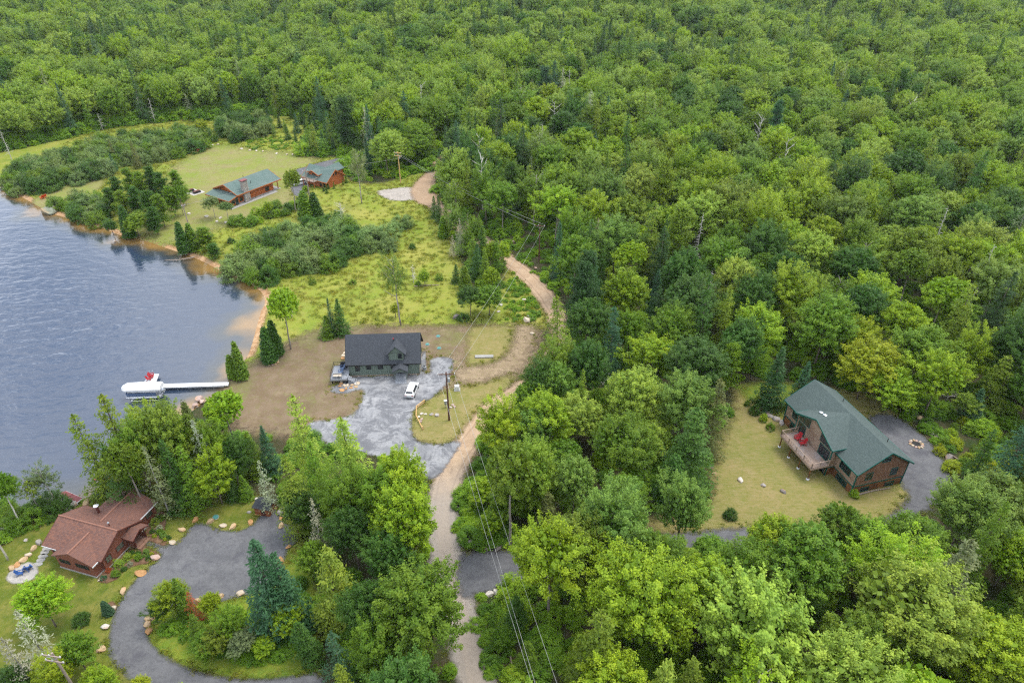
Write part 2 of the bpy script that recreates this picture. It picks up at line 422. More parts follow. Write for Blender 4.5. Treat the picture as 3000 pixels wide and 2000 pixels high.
ground = link('ground', npmesh('ground', np.column_stack([GP, GZ]), GF, ground_mat('forest floor', g_forest), {}))
ground['kind'] = 'structure'

Z = lambda px, k=3: cr(W(px), k)
MEADOW = [(-60, 560), (-60, 470), (0, 448), (95, 428), (190, 406), (275, 388), (380, 366), (470, 362), (530, 350), (630, 352), (745, 325), (810, 340), (880, 345), (900, 420), (880, 470), (1000, 460), (1020, 530), (1130, 535),
          (1262, 497), (1268, 560), (1258, 600), (1290, 640), (1330, 720), (1360, 800), (1400, 850), (1470, 840), (1485, 770), (1500, 765), (1560, 830), (1590, 880), (1600, 930), (1580, 970), (1380, 985), (1100, 990),
          (860, 1000), (780, 1060), (690, 1090), (672, 1104), (700, 1060), (740, 1000), (760, 940), (770, 890), (765, 852), (720, 822), (660, 797), (600, 766), (500, 730), (393, 695), (306, 668), (245, 650), (122, 607), (0, 543)]
FIELD = [(470, 560), (520, 480), (600, 438), (650, 424), (760, 440), (880, 452), (930, 470), (905, 500), (870, 540), (850, 610), (720, 650), (640, 670), (540, 700), (470, 715), (400, 690), (430, 640)]
SHORELAWN = [(90, 595), (150, 560), (280, 520), (300, 545), (200, 600), (150, 618)]
SOIL = [(650, 1120), (690, 1086), (780, 1040), (880, 985), (960, 960), (1050, 955), (1219, 955), (1380, 952), (1470, 955), (1570, 960), (1585, 1000), (1560, 1060), (1530, 1110), (1470, 1160), (1400, 1230), (1300, 1280), (1100, 1290), (950, 1280), (780, 1275), (680, 1250), (648, 1180)]
YELLOWLAWN = [(1378, 962), (1440, 955), (1498, 955), (1503, 975), (1485, 1030), (1440, 1060), (1375, 1068), (1370, 1030)]
BANK = [(1356, 1130), (1420, 1122), (1490, 1100), (1500, 1120), (1468, 1165), (1412, 1220), (1362, 1270), (1300, 1298), (1235, 1294), (1206, 1270), (1204, 1208), (1245, 1172), (1320, 1140)]
DRIVE = [(1264, 1052), (1321, 1049), (1323, 1078), (1303, 1130), (1252, 1172), (1212, 1197), (1204, 1238), (1208, 1278), (1240, 1298), (1300, 1302), (1350, 1292), (1320, 1345), (1275, 1400), (1235, 1390), (1180, 1350), (1080, 1330),
         (1000, 1310), (910, 1285), (900, 1262), (912, 1236), (965, 1232), (1030, 1216), (1056, 1185), (1066, 1152), (1058, 1138), (1030, 1148), (985, 1152), (970, 1142), (985, 1128), (1030, 1110), (1040, 1104), (1200, 1098), (1236, 1096), (1262, 1094)]
SIDEWALK = [(1232, 1032), (1246, 1030), (1246, 1098), (1230, 1100)]
BROWNDRIVE = [(525, 1590), (566, 1536), (600, 1537), (650, 1553), (700, 1557), (745, 1535), (765, 1510), (800, 1490), (815, 1500), (822, 1525), (865, 1548), (870, 1582), (842, 1608), (830, 1640), (800, 1700), (715, 1742), (612, 1765), (530, 1770),
              (455, 1790), (434, 1830), (430, 1860), (450, 1900), (500, 1935), (570, 1968), (670, 1988), (790, 1992), (925, 1975), (930, 2030), (660, 2030), (500, 2040), (410, 2010), (355, 1960), (325, 1925), (322, 1885), (332, 1810), (358, 1755), (402, 1695), (448, 1655), (474, 1628), (450, 1600), (425, 1590), (420, 1600), (405, 1608), (420, 1585), (440, 1578), (470, 1590), (505, 1597)]
BROWNLAWN = [(-60, 1720), (-20, 1620), (60, 1555), (130, 1500), (215, 1455), (300, 1440), (430, 1438), (560, 1440), (690, 1455), (770, 1455), (850, 1500), (890, 1560), (880, 1640), (850, 1720), (740, 1760), (620, 1790), (480, 1800), (440, 1870), (560, 1990), (300, 2060), (-60, 2000)]
ISLAND = [(440, 1800), (530, 1775), (720, 1745), (850, 1650), (905, 1650), (930, 1800), (925, 1960), (790, 1985), (600, 1965), (470, 1905), (435, 1860)]
RIGHTLAWN = [(2140, 1120), (2200, 1128), (2290, 1135), (2330, 1120), (2430, 1140), (2560, 1160), (2620, 1190), (2640, 1230), (2660, 1330), (2720, 1430), (2680, 1470), (2600, 1530), (2500, 1545), (2300, 1550), (2200, 1560), (2100, 1565), (1940, 1560), (1900, 1530), (1990, 1500), (2080, 1470), (2085, 1370), (2110, 1300), (2140, 1230), (2155, 1160)]
LUSH = [(2180, 1130), (2300, 1122), (2340, 1140), (2310, 1205), (2280, 1215), (2235, 1190), (2190, 1170)]
PARKING = [(2540, 1225), (2610, 1215), (2670, 1250), (2725, 1300), (2775, 1370), (2785, 1400), (2765, 1450), (2700, 1500), (2640, 1530), (2560, 1570), (2400, 1600), (2240, 1605), (2110, 1605), (1950, 1625), (1760, 1650), (1600, 1690), (1480, 1720), (1400, 1740), (1360, 1748), (1340, 1700),
           (1348, 1640), (1360, 1622), (1440, 1615), (1540, 1612), (1700, 1600), (1900, 1575), (2100, 1553), (2235, 1548), (2400, 1560), (2540, 1545), (2610, 1510), (2655, 1470), (2660, 1440), (2630, 1400), (2620, 1330), (2580, 1270)]
LOGDRIVE = [(1060, 440), (1022, 456), (939, 476), (894, 490), (862, 503), (855, 560), (875, 575), (905, 562), (910, 512), (960, 492), (1022, 470), (1060, 452)]
TRIANGLE = [(1105, 562), (1150, 553), (1200, 549), (1226, 560), (1224, 582), (1190, 588), (1140, 585)]
MOUTH = [(1206, 550), (1248, 507), (1279, 497), (1266, 545), (1284, 594), (1250, 604), (1214, 586)]
ROADC = [(1320, 440), (1292, 470), (1270, 505), (1250, 545), (1254, 580), (1282, 610), (1330, 645), (1420, 712), (1495, 768), (1555, 818), (1606, 880), (1640, 945), (1640, 1010), (1600, 1080), (1535, 1140), (1455, 1190), (1385, 1280), (1330, 1365), (1302, 1440), (1296, 1530), (1312, 1640), (1338, 1760), (1372, 1890), (1400, 2010), (1420, 2090)]
def ribbon(px, w0, w1=None):
    c = cr(W(px), 6, closed=False); d = np.gradient(c, axis=0); d /= np.linalg.norm(d, axis=1)[:, None]
    nrm = np.stack([-d[:, 1], d[:, 0]], 1); w = np.linspace(w0, w1 or w0, len(c))[:, None]/2
    return np.concatenate([c+nrm*w, (c-nrm*w)[::-1]]), c
ROAD, roadc = ribbon(ROADC, 4.7, 4.6)
def cross(X):
    """distance to the road's centre line"""
    best = np.full(len(X), 1e9)
    for a, b in zip(roadc[:-1], roadc[1:]):
        ab = b-a; t = np.clip(((X-a) @ ab)/(ab @ ab), 0, 1); q = X-(a+t[:, None]*ab)
        best = np.minimum(best, np.sqrt((q*q).sum(1)))
    return best
sm = cr(W(SHORE_PX[:20]), 4, closed=False)
dd = np.gradient(sm, axis=0); dd /= np.linalg.norm(dd, axis=1)[:, None]; nn = np.stack([-dd[:, 1], dd[:, 0]], 1)
BEACH = np.concatenate([sm+nn*1.5, (sm-nn*5.5)[::-1]])
zones = {}
def zone(name, px, build, feather, order, label=None, raw=False, cross_=None):
    poly = np.array(px) if raw else Z(px)
    zones['%s%d' % (name, len(zones))] = poly
    return sheet(name, poly, ground_mat(name+' surface', build, feather), .003*len(zones), label, cross_, feather[0]*.5+feather[1]*.6+.3)
zone('meadow', MEADOW, g_meadow, (2.5, 3), 1, 'rough yellow-green meadow between the lake and the dirt road')
zone('beach', BEACH, g_sand, (1.0, .9), 2, 'narrow orange sand beach along the lake', raw=True)
zone('field', FIELD, g_field, (5, 6), 2, 'mown patchy field around the log house')
zone('field', SHORELAWN, g_field, (2, 2), 2, 'mown strip beside the big shore boulder')
zone('lawn', BROWNLAWN, g_lawn, (1.5, 1.5), 1, 'dark green lawn round the brown house')
zone('verge', ISLAND, g_ranklawn, (1., 1.), 3, 'rank grass verge inside the driveway loop')
zone('field', SOIL, g_soil, (3.5, 4.0), 2, 'bare brown new-seeded lot round the dark house')
zone('path', [(1506, 961), (1563, 957), (1556, 1030), (1538, 1075), (1490, 1092), (1423, 1120), (1356, 1124), (1327, 1095), (1372, 1072), (1442, 1060), (1487, 1028)], g_track, (4., 3.5), 3, 'tan dirt track across the bare lot')
zone('lawn', YELLOWLAWN, g_dry, (2., 1.6), 3, 'yellow dry lawn above the dark house driveway')
zone('verge', BANK, g_dry, (1.5, 1.5), 3, 'straw-covered bank below the utility pole')
zone('lawn', RIGHTLAWN, g_dry, (2.5, 2.5), 2, 'straw-coloured lawn round the house with the balcony')
zone('lawn', LUSH, g_ranklawn, (2, 1.5), 3, 'rank green grass behind the house with the balcony')
zone('road', ROAD, g_dirt, (1.2, 1.0), 5, 'long road of tan dirt turning to grey gravel towards the bottom edge', raw=True, cross_=cross)
zone('driveway', PARKING, g_bluegravel, (1.2, 1.2), 4, 'grey gravel drive to the house with the balcony')
zone('driveway', TRIANGLE, g_gravelroad, (1.2, .9), 4, 'pale gravel turnout beside the dirt road')
zone('road', MOUTH, g_dirt, (1.5, 1.2), 4, 'widening tan mouth of the dirt road near the log garage')
zone('driveway', LOGDRIVE, g_bluegravel, (.7, .4), 4, 'grey drive to the log garage')
zone('driveway', DRIVE, g_gravel, (.7, .7), 6, 'mottled grey gravel drive of the dark house')
zone('driveway', BROWNDRIVE, g_bluegravel, (.6, .5), 6, 'blue-grey gravel parking and loop drive of the brown house')
zone('path', SIDEWALK, g_gravel, (.3, .1), 6, 'grey gravel strip beside the dark house')
BED1 = [(285, 1690), (300, 1672), (335, 1660), (360, 1625), (385, 1606), (418, 1588), (430, 1600), (462, 1618), (470, 1628), (440, 1648), (390, 1658), (360, 1672), (340, 1700), (300, 1708)]
BED2 = [(440, 1525), (462, 1500), (482, 1500), (486, 1530), (482, 1560), (500, 1590), (478, 1598), (450, 1588), (425, 1575), (428, 1550)]
BED3 = [(302, 1775), (322, 1762), (342, 1765), (340, 1785), (325, 1803), (305, 1800)]
for b, l in ((BED1, 'mulch bed along the front of the brown house'), (BED2, 'mulch bed beyond the brown porch'), (BED3, 'small mulch ring on the brown house lawn')):
    zone('garden_bed', b, g_mulch, (.3, .2), 5, l)
PATIO = [(22, 1685), (45, 1660), (75, 1648), (100, 1652), (112, 1675), (100, 1695), (60, 1710), (25, 1705)]
zone('patio', PATIO, g_flag, (.3, .2), 3, 'round flagstone fire patio')
zone('path', [(340, 1440), (360, 1422), (400, 1405), (440, 1410), (450, 1425), (425, 1450), (380, 1445)], g_gravel, (.5, .4), 3, 'dark gravel pad behind the brown house')

# ------------------------------------------------------------------ the lake
def lake():
    gx = axis(-430, 12, 2.0, -431, 13); gy = axis(20, 330, 2.0, 19, 331)
    xx, yy = np.meshgrid(gx, gy, indexing='ij'); P = np.stack([xx.ravel(), yy.ravel()], 1)
    sd = sdist(LAKE, P); nx, ny = len(gx), len(gy)
    i, j = np.meshgrid(np.arange(nx-1), np.arange(ny-1), indexing='ij')
    F = np.stack([i*ny+j, (i+1)*ny+j, (i+1)*ny+j+1, i*ny+j+1], -1).reshape(-1, 4)
    F = F[sd[F].max(1) > -3]; ids, inv = np.unique(F, return_inverse=True)
    m, nt = new_mat('lake water'); n = N(nt)
    s = n('ShaderNodeAttribute', attribute_name='sd').outputs['Fac']
    pos = n('ShaderNodeNewGeometry').outputs['Position']
    depth = n.math('ADD', s, n.math('MULTIPLY', n.math('SUBTRACT', n.noise(pos, .06, 3), .46), 24.0))
    col = n.ramp(n.math('DIVIDE', depth, 30.0, True), [(0, (.21, .125, .04)), (.06, (.15, .095, .035)), (.16, (.04, .045, .045)), (.3, (.02, .034, .062)), (1, (.015, .03, .062))])
    mp = n('ShaderNodeMapping', {0: pos, 2: (0, 0, math.radians(-28)), 3: (.5, 1.0, 1)}).outputs[0]
    w1 = n.noise(mp, .62, 3, .5, .4); w2 = n.noise(mp, .16, 3, .5, .2)
    calm = n('ShaderNodeMapRange', {0: s, 1: 2., 2: 35., 3: .18, 4: 1.}).outputs[0]
    hgt = n.math('ADD', n.math('MULTIPLY', w1, .75), n.math('MULTIPLY', w2, .9))
    bp = n('ShaderNodeBump', {'Height': hgt, 'Distance': .28, 'Strength': n.math('MULTIPLY', calm, .9)})
    b = n('ShaderNodeBsdfPrincipled', {'Base Color': col, 'Roughness': .1, 'IOR': 1.8, 'Specular IOR Level': .5})
    nt.links.new(bp.outputs[0], b.inputs['Normal']); n.out(b.outputs[0])
    o = link('lake', npmesh('lake', np.column_stack([P[ids], np.full(len(ids), WATER_Z)]), inv.reshape(-1, 4), m, {'sd': sd[ids]}))
    o['kind'] = 'structure'; o['label'] = 'rippled blue-grey lake with amber shallows'
lake()

# ------------------------------------------------------------------ light
SUN_EL, SUN_AZ = math.radians(66), math.radians(62)     # azimuth clockwise from +Y: the sun stands ahead and to the right, behind thin cloud
def light():
    w = bpy.data.worlds.new("World"); S.world = w; w.use_nodes = True
    nt = w.node_tree; nt.nodes.clear(); n = N(nt)
    sky = n('ShaderNodeTexSky', sky_type='NISHITA'); sky.sun_disc = False
    sky.sun_elevation = SUN_EL; sky.sun_rotation = SUN_AZ; sky.air_density = 1.2; sky.dust_density = 2.0
    d = n('ShaderNodeTexCoord').outputs['Generated']
    sp = n('ShaderNodeSeparateXYZ', {0: d})
    zc = n.math('ADD', n.math('MAXIMUM', sp.outputs[2], .02), .25)
    cv = n('ShaderNodeCombineXYZ', {0: n.math('DIVIDE', sp.outputs[0], zc), 1: n.math('DIVIDE', sp.outputs[1], zc), 2: 0.0}).outputs[0]
    cl = n.noise(cv, 1.3, 5, .55, .3)
    cover = n.ramp(cl, [(.30, 0), (.52, .92)])
    shade = n.ramp(n.noise(cv, 2.1, 4, .6), [(.3, (6.2, 6.8, 8.2)), (.7, (11., 11.2, 11.4))])
    low = n.math('POWER', n.math('SUBTRACT', 1.0, n.math('MAXIMUM', sp.outputs[2], 0.0)), 3.0)
    shade = n('ShaderNodeVectorMath', {0: shade, 1: n('ShaderNodeCombineXYZ', {i: n.math('ADD', 1.0, n.math('MULTIPLY', low, .9)) for i in range(3)}).outputs[0]}, operation='MULTIPLY').outputs[0]
    c = n.mix(cover, sky.outputs[0], shade)
    bg = n('ShaderNodeBackground', {0: c, 1: .085}); o = n('ShaderNodeOutputWorld'); nt.links.new(bg.outputs[0], o.inputs[0])
    L = bpy.data.lights.new('sun', 'SUN'); L.energy = 1.15; L.angle = math.radians(22); L.color = (1, .95, .86)
    lo = bpy.data.objects.new('sun', L); COL.objects.link(lo)
    dirv = Vector((math.sin(SUN_AZ)*math.cos(SUN_EL), math.cos(SUN_AZ)*math.cos(SUN_EL), math.sin(SUN_EL)))
    lo.rotation_euler = dirv.to_track_quat('Z', 'Y').to_euler(); lo.location = (0, -40, 120)
light()
V_ = S.view_settings; V_.view_transform = 'Standard'; V_.look = 'None'; V_.exposure = 1.45; V_.gamma = 1
S.cycles.max_bounces = 5; S.cycles.diffuse_bounces = 2; S.cycles.glossy_bounces = 2; S.cycles.transmission_bounces = 3
S.cycles.transparent_max_bounces = 12; S.cycles.use_denoising = True; S.cycles.caustics_reflective = False; S.cycles.caustics_refractive = False

def haze():
    m = bpy.data.materials.new('thin summer haze'); m.use_nodes = True; nt = m.node_tree; nt.nodes.clear(); n = N(nt)
    v = n('ShaderNodeVolumePrincipled', {'Color': (.78, .86, .95, 1), 'Density': .00005, 'Anisotropy': .2})
    o = nt.nodes.new('ShaderNodeOutputMaterial'); nt.links.new(v.outputs[0], o.inputs['Volume'])
    M['haze'] = m
haze()

S.cycles.use_denoising = False
S.cycles.pixel_filter_type = 'BLACKMAN_HARRIS'; S.cycles.filter_width = 1.25
# ------------------------------------------------------------------ vegetation meshes
def quads(P, Nn, size, asp, rng):
    """pointed leaf-shaped quads at P facing Nn"""
    k = len(P); r = rng.normal(size=(k, 3))
    t = np.cross(Nn, r); t /= np.linalg.norm(t, axis=1)[:, None]+1e-9
    b = np.cross(Nn, t); b /= np.linalg.norm(b, axis=1)[:, None]+1e-9
    s = (size*(.7+.6*rng.random(k)))[:, None] if np.ndim(size) else (size*(.7+.6*rng.random(k)))[:, None]
    V = np.stack([P+t*s, P+b*s*asp, P-t*s, P-b*s*asp], 1).reshape(-1, 3)
    return V, np.arange(4*k).reshape(-1, 4)
def unit(a): return a/(np.linalg.norm(a, axis=-1, keepdims=True)+1e-9)
def leafmesh(name, parts, mat=None):
    V = np.concatenate([p[0] for p in parts]); o = 0; Fs = []
    for p in parts: Fs.append(p[1]+o); o += len(p[0])
    a = np.concatenate([p[2] for p in parts])
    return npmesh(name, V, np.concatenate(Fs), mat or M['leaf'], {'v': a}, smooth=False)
def lumps(D, rng, k=7, amp=.2):
    C = unit(rng.normal(size=(k, 3))); w = rng.normal(size=k)*amp
    return 1+(np.exp(-((D[:, None, :]-C[None])**2).sum(2)*2.2) @ w)
def broad(seed, base=.26, nsh=240, nl=86, up=.55, slen=1.35, leaf=.128, fill=1800, flat=1.0, open_=0.0, lump=.34):
    """broadleaf crown, 16 m tall and 5 m in radius: many shoots of leaves over an uneven crown"""
    rng = np.random.default_rng(seed); H, R = 16., 5.
    a = H*(1-base)/2; cz = H*base+a
    D = unit(rng.normal(size=(nsh*3, 3))*np.array([1, 1, 1.0])); D = D[D[:, 2] > -.72][:nsh]
    if open_: D = D[(np.sin(D[:, 0]*4+seed)+np.sin(D[:, 1]*5+seed*2)+np.sin(D[:, 2]*4)) > -1.6+open_]
    nsh = len(D); rr = lumps(D, rng, 9, lump)*(1-.18*np.clip(D[:, 2], 0, 1))
    u = 1-.5*rng.random(nsh)**1.8
    C = D*np.array([R, R, a*flat])*(rr*u*.9)[:, None]+np.array([0, 0, cz])
    d = unit(D*np.array([1, 1, .6])+np.array([0, 0, up])+rng.normal(size=(nsh, 3))*.18)
    L = slen*(.65+.7*rng.random(nsh))
    t = rng.random((nsh, nl)); lat = rng.normal(size=(nsh, nl, 3))*(.36*(1.05-.7*t))[..., None]
    P = C[:, None]+d[:, None]*((t-.25)*L[:, None])[..., None]*1.3+lat
    Nn = unit(np.array([0, 0, .75])+.55*d[:, None]+rng.normal(size=(nsh, nl, 3))*.55)
    sv = rng.random(nsh); v = .55*sv[:, None]+.45*rng.random((nsh, nl))
    V, F = quads(P.reshape(-1, 3), Nn.reshape(-1, 3), leaf, .62, rng)
    parts = [(V, F, np.repeat(v.ravel(), 4))]
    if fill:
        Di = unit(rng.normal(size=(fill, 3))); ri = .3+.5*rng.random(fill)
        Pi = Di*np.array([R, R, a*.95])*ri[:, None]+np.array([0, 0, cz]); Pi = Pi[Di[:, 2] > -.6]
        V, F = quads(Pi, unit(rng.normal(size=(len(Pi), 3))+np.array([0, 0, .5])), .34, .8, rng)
        parts.append((V, F, np.repeat(.35*rng.random(len(Pi)), 4)))  # inner leaves toned darker: crown shade put into their colour
    return parts
def conifer(seed, R=4., H=18., z0=.08, step=.52, br=8, droop=.32, power=.85, leaf=.34, per=26, gap=.08, ragged=.3, wid=.34, asp=.36, tipup=0.):
    """layered conifer: whorls of drooping sprays"""
    rng = np.random.default_rng(seed); P = []; Nn = []; vv = []
    z = H*z0
    while z < H-.25:
        t = (z/H-z0)/(1-z0); rad = R*(1-t)**power*(.9+.2*math.sin(z*1.7+seed)*ragged)+.12
        n = max(4, int(br*(.55+.6*(1-t))))
        for k in range(n):
            if rng.random() < gap: continue
            a = 2*PI*(k+rng.random()*.8)/n+z*2.4; L = rad*(1-ragged+1.6*ragged*rng.random())
            m = max(5, int(per*(.3+L/R))); s = np.sqrt(rng.random(m))*L; lat = rng.normal(size=m)*wid*(.35+.75*s/max(L, .3))*(L/R*.6+.5)
            dz = -droop*s*s/max(R*.6, .5)+tipup*(s/max(L, .1))**3*.5+rng.normal(size=m)*.11-.12*np.abs(lat)
            ca, sa = math.cos(a), math.sin(a)
            P.append(np.stack([ca*s-sa*lat, sa*s+ca*lat, z+.18+dz], 1))
            nn_ = np.array([ca*.55, sa*.55, .85])+rng.normal(size=(m, 3))*.34; Nn.append(unit(nn_))
            vv.append(.5*rng.random()+.5*rng.random(m))
        z += step*(.8+.4*rng.random())
    m = 40; tz = rng.random(m); P.append(np.stack([rng.normal(size=m)*.1*(1.2-tz), rng.normal(size=m)*.1*(1.2-tz), H-.9+tz*1.1], 1)); Nn.append(unit(rng.normal(size=(m, 3)))); vv.append(rng.random(m))
    P = np.concatenate(P); V, F = quads(P, np.concatenate(Nn), leaf, asp, rng)
    return [(V, F, np.repeat(np.concatenate(vv), 4))]
def pine(seed, R=4., H=16.):
    rng = np.random.default_rng(seed); P = []; Nn = []; vv = []
    z = H*.22
    while z < H:
        t = (z/H-.22)/.78; rad = R*(1-t)**.6*(.7+.6*rng.random())+.3
        for k in range(rng.integers(4, 7)):
            a = rng.random()*2*PI; L = rad*(.6+.5*rng.random())
            for q in np.linspace(.35, 1, 4):
                c = np.array([math.cos(a)*L*q, math.sin(a)*L*q, z+.5*q*q+.1*rng.normal()]); m = 44
                P.append(c+rng.normal(size=(m, 3))*np.array([.5, .5, .3])); Nn.append(unit(np.array([0, 0, .8])+rng.normal(size=(m, 3))*.6)); vv.append(.5*rng.random()+.5*rng.random(m))
        z += H*.06*(.8+.5*rng.random())
    V, F = quads(np.concatenate(P), np.concatenate(Nn), .26, .4, rng)
    return [(V, F, np.repeat(np.concatenate(vv), 4))]
def shrub(seed, nsh=120, nl=52, leaf=.1):
    """dome of leaves, 2 m radius and 3 m tall"""
    rng = np.random.default_rng(seed)
    D = unit(rng.normal(size=(nsh*2, 3))); D = D[D[:, 2] > -.15][:nsh]; nsh = len(D)
    rr = lumps(D, rng, 8, .3); C = D*np.array([1.75, 1.75, 2.5])*(rr*(1-.35*rng.random(nsh)**2))[:, None]+np.array([0, 0, .25])
    d = unit(D*np.array([1, 1, .6])+np.array([0, 0, .6])); t = rng.random((nsh, nl))
    P = C[:, None]+d[:, None]*((t-.4)*.8)[..., None]+rng.normal(size=(nsh, nl, 3))*.17
    Nn = unit(np.array([0, 0, .7])+.6*d[:, None]+rng.normal(size=(nsh, nl, 3))*.55)
    v = .5*rng.random(nsh)[:, None]+.5*rng.random((nsh, nl))
    V, F = quads(P.reshape(-1, 3), Nn.reshape(-1, 3), leaf, .55, rng)
    return [(V, F, np.repeat(v.ravel(), 4))]
def trunk(seed, H, r0, top=.8, limbs=6, lb=.35, ll=2.6, lean=0., fork=False):
    rng = random.Random(seed); m = MB(); k = 7
    pts = [(lean*(i/k)**2*H*.2+rng.uniform(-.1, .1)*min(i, 1), rng.uniform(-.1, .1)*min(i, 1), -.25+H*top*i/k) for i in range(k+1)]
    m.tube(pts, r0, r0*.25, 8)
    for i in range(limbs):
        z = H*(lb+(top-lb)*(i+.3)/max(1, limbs)*.95); a = rng.uniform(0, 2*PI); l = ll*(1-.5*i/max(1, limbs))*rng.uniform(.7, 1.2)
        x0 = lean*(z/(H*top))**2*H*.2
        m.tube([(x0, 0, z), (x0+math.cos(a)*l*.5, math.sin(a)*l*.5, z+l*.35), (x0+math.cos(a)*l, math.sin(a)*l, z+l*.85)], r0*.4, r0*.1, 5)
    return m
def dead(seed, H=11., r0=.17, conif=True, dens=26):
    """bare snag: trunk and twigs"""
    rng = random.Random(seed); m = MB()
    m.tube([(rng.uniform(-.1, .1), rng.uniform(-.1, .1), H*i/6-.2) for i in range(7)], r0, .03, 7)
    tw = MB()
    for i in range(dens):
        z = H*(.22+.75*i/dens); a = rng.uniform(0, 2*PI); l = (1.7*(1-.72*i/dens) if conif else 2.6*(1-.3*i/dens))*rng.uniform(.5, 1.1)
        dz = -.12*l if conif else .75*l
        p1 = (math.cos(a)*l*.5, math.sin(a)*l*.5, z+dz*.45); p2 = (math.cos(a+.12)*l, math.sin(a+.12)*l, z+dz)
        tw.tube([(0, 0, z), p1, p2], .05 if conif else .075, .014, 4)
        for q in range(3 if conif else 4):
            b = a+rng.uniform(-.9, .9); e = l*rng.uniform(.2, .45)
            tw.tube([p1, (p1[0]+math.cos(b)*e, p1[1]+math.sin(b)*e, p1[2]+(.1 if conif else .6)*e)], .026, .008, 3)
    return m, tw
TR = {}
def reg(kind, crowns, H, R, trunks):
    TR[kind] = dict(crown=[leafmesh('crown', c) for c in crowns], H=H, R=R, trunk=[t.build('trunk', 'bark') for t in trunks])
    for t in TR[kind]['trunk']:
        for p in t.data.polygons: p.use_smooth = True
        COL.objects.unlink(t)
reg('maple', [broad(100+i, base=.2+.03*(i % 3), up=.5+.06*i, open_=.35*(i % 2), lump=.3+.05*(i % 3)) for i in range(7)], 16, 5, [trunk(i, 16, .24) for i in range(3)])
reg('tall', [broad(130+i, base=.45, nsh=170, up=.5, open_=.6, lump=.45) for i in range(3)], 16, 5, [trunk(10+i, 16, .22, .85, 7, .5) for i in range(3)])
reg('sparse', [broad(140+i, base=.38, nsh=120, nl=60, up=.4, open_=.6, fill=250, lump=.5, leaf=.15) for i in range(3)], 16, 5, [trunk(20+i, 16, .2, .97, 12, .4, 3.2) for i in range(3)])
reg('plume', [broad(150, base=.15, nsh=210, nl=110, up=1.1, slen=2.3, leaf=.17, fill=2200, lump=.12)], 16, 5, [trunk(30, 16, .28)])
reg('hemlock', [conifer(200+i, 4., 18., step=.7, br=7, droop=.34, ragged=.5, gap=.1, per=42, wid=.66, power=.62, leaf=.25, asp=.4) for i in range(5)], 18, 4, [trunk(40+i, 18, .26, .98, 0) for i in range(2)])
reg('spruce', [conifer(220+i, 2.9, 14., z0=.04, step=.5, br=9, droop=.2, ragged=.34, gap=.05, per=26, leaf=.22, wid=.36, power=.9, tipup=.7) for i in range(4)], 14, 2.9, [trunk(50, 14, .2, .98, 0)])
reg('lichen', [conifer(240+i, 2.2, 13., z0=.14, step=.55, br=7, droop=.14, ragged=.5, gap=.22, per=13, leaf=.2, wid=.3, power=.7, asp=.3) for i in range(3)], 13, 2.2, [dead(60+i, 13, .17)[0] for i in range(2)])
reg('cedar', [conifer(260+i, 1.9, 11., z0=.03, step=.32, br=11, droop=.05, ragged=.2, gap=.02, per=18, leaf=.24, wid=.3, power=.6, asp=.6, tipup=.7) for i in range(3)], 11, 1.9, [trunk(55, 11, .17, .98, 0)])
reg('pine', [pine(300+i) for i in range(3)], 16, 4, [trunk(70+i, 16, .25, .97, 8, .3, 2.) for i in range(2)])
reg('shrub', [shrub(320+i) for i in range(5)], 3., 2., [trunk(80, 3, .07, .7, 5, .1, 1.2)])
for k in ('snagc', 'snagb'):
    TR[k] = dict(crown=[], trunk=[], H=11., R=1.8)
    for i in range(3):
        a, b = dead(90+i+(0 if k == 'snagc' else 20), 11, .17, k == 'snagc', 30 if k == 'snagc' else 14)
        for mb, nm, key in ((a, 'trunk', 'trunk'), (b, 'branches', 'crown')):
            o = mb.build(nm, 'bark'); COL.objects.unlink(o); TR[k][key].append(o if key == 'trunk' else o.data)
TONE = dict(lime=(.21, .325, .012), mid=(.118, .212, .013), deep=(.056, .130, .016), yellow=(.26, .33, .012), grey=(.16, .21, .085), blue=(.046, .118, .05), olive=(.155, .23, .018), willow=(.145, .225, .06),
            ash=(.145, .238, .036), lichen=(.30, .325, .22), rust=(.32, .085, .028), pale=(.235, .335, .04), dark=(.038, .092, .022), brown=(.14, .165, .042))
TONEWORD = dict(lime='lime green', mid='mid green', deep='deep green', yellow='yellow green', grey='grey-green', blue='blue-green', olive='olive yellow', willow='grey-green',
                ash='soft green', lichen='pale lichen-grey', rust='rust-red', pale='pale green', dark='very dark green', brown='brownish')
NAME = dict(maple='broadleaf_tree', tall='broadleaf_tree', sparse='broadleaf_tree', plume='broadleaf_tree', hemlock='hemlock_tree', spruce='spruce_tree', lichen='spruce_tree', cedar='cedar_tree',
            pine='pine_tree', shrub='shrub', snagc='dead_tree', snagb='dead_tree')
BARK = dict(maple=(.16, .13, .105), tall=(.25, .22, .19), sparse=(.3, .27, .24), plume=(.14, .12, .1), hemlock=(.12, .095, .075), spruce=(.14, .11, .09), lichen=(.3, .29, .27), cedar=(.17, .13, .1), pine=(.13, .1, .08), shrub=(.12, .1, .07), snagc=(.42, .40, .37), snagb=(.48, .46, .43))
TREES = []     # everything planted: dicts with x, y, H, R, kind, tone, label
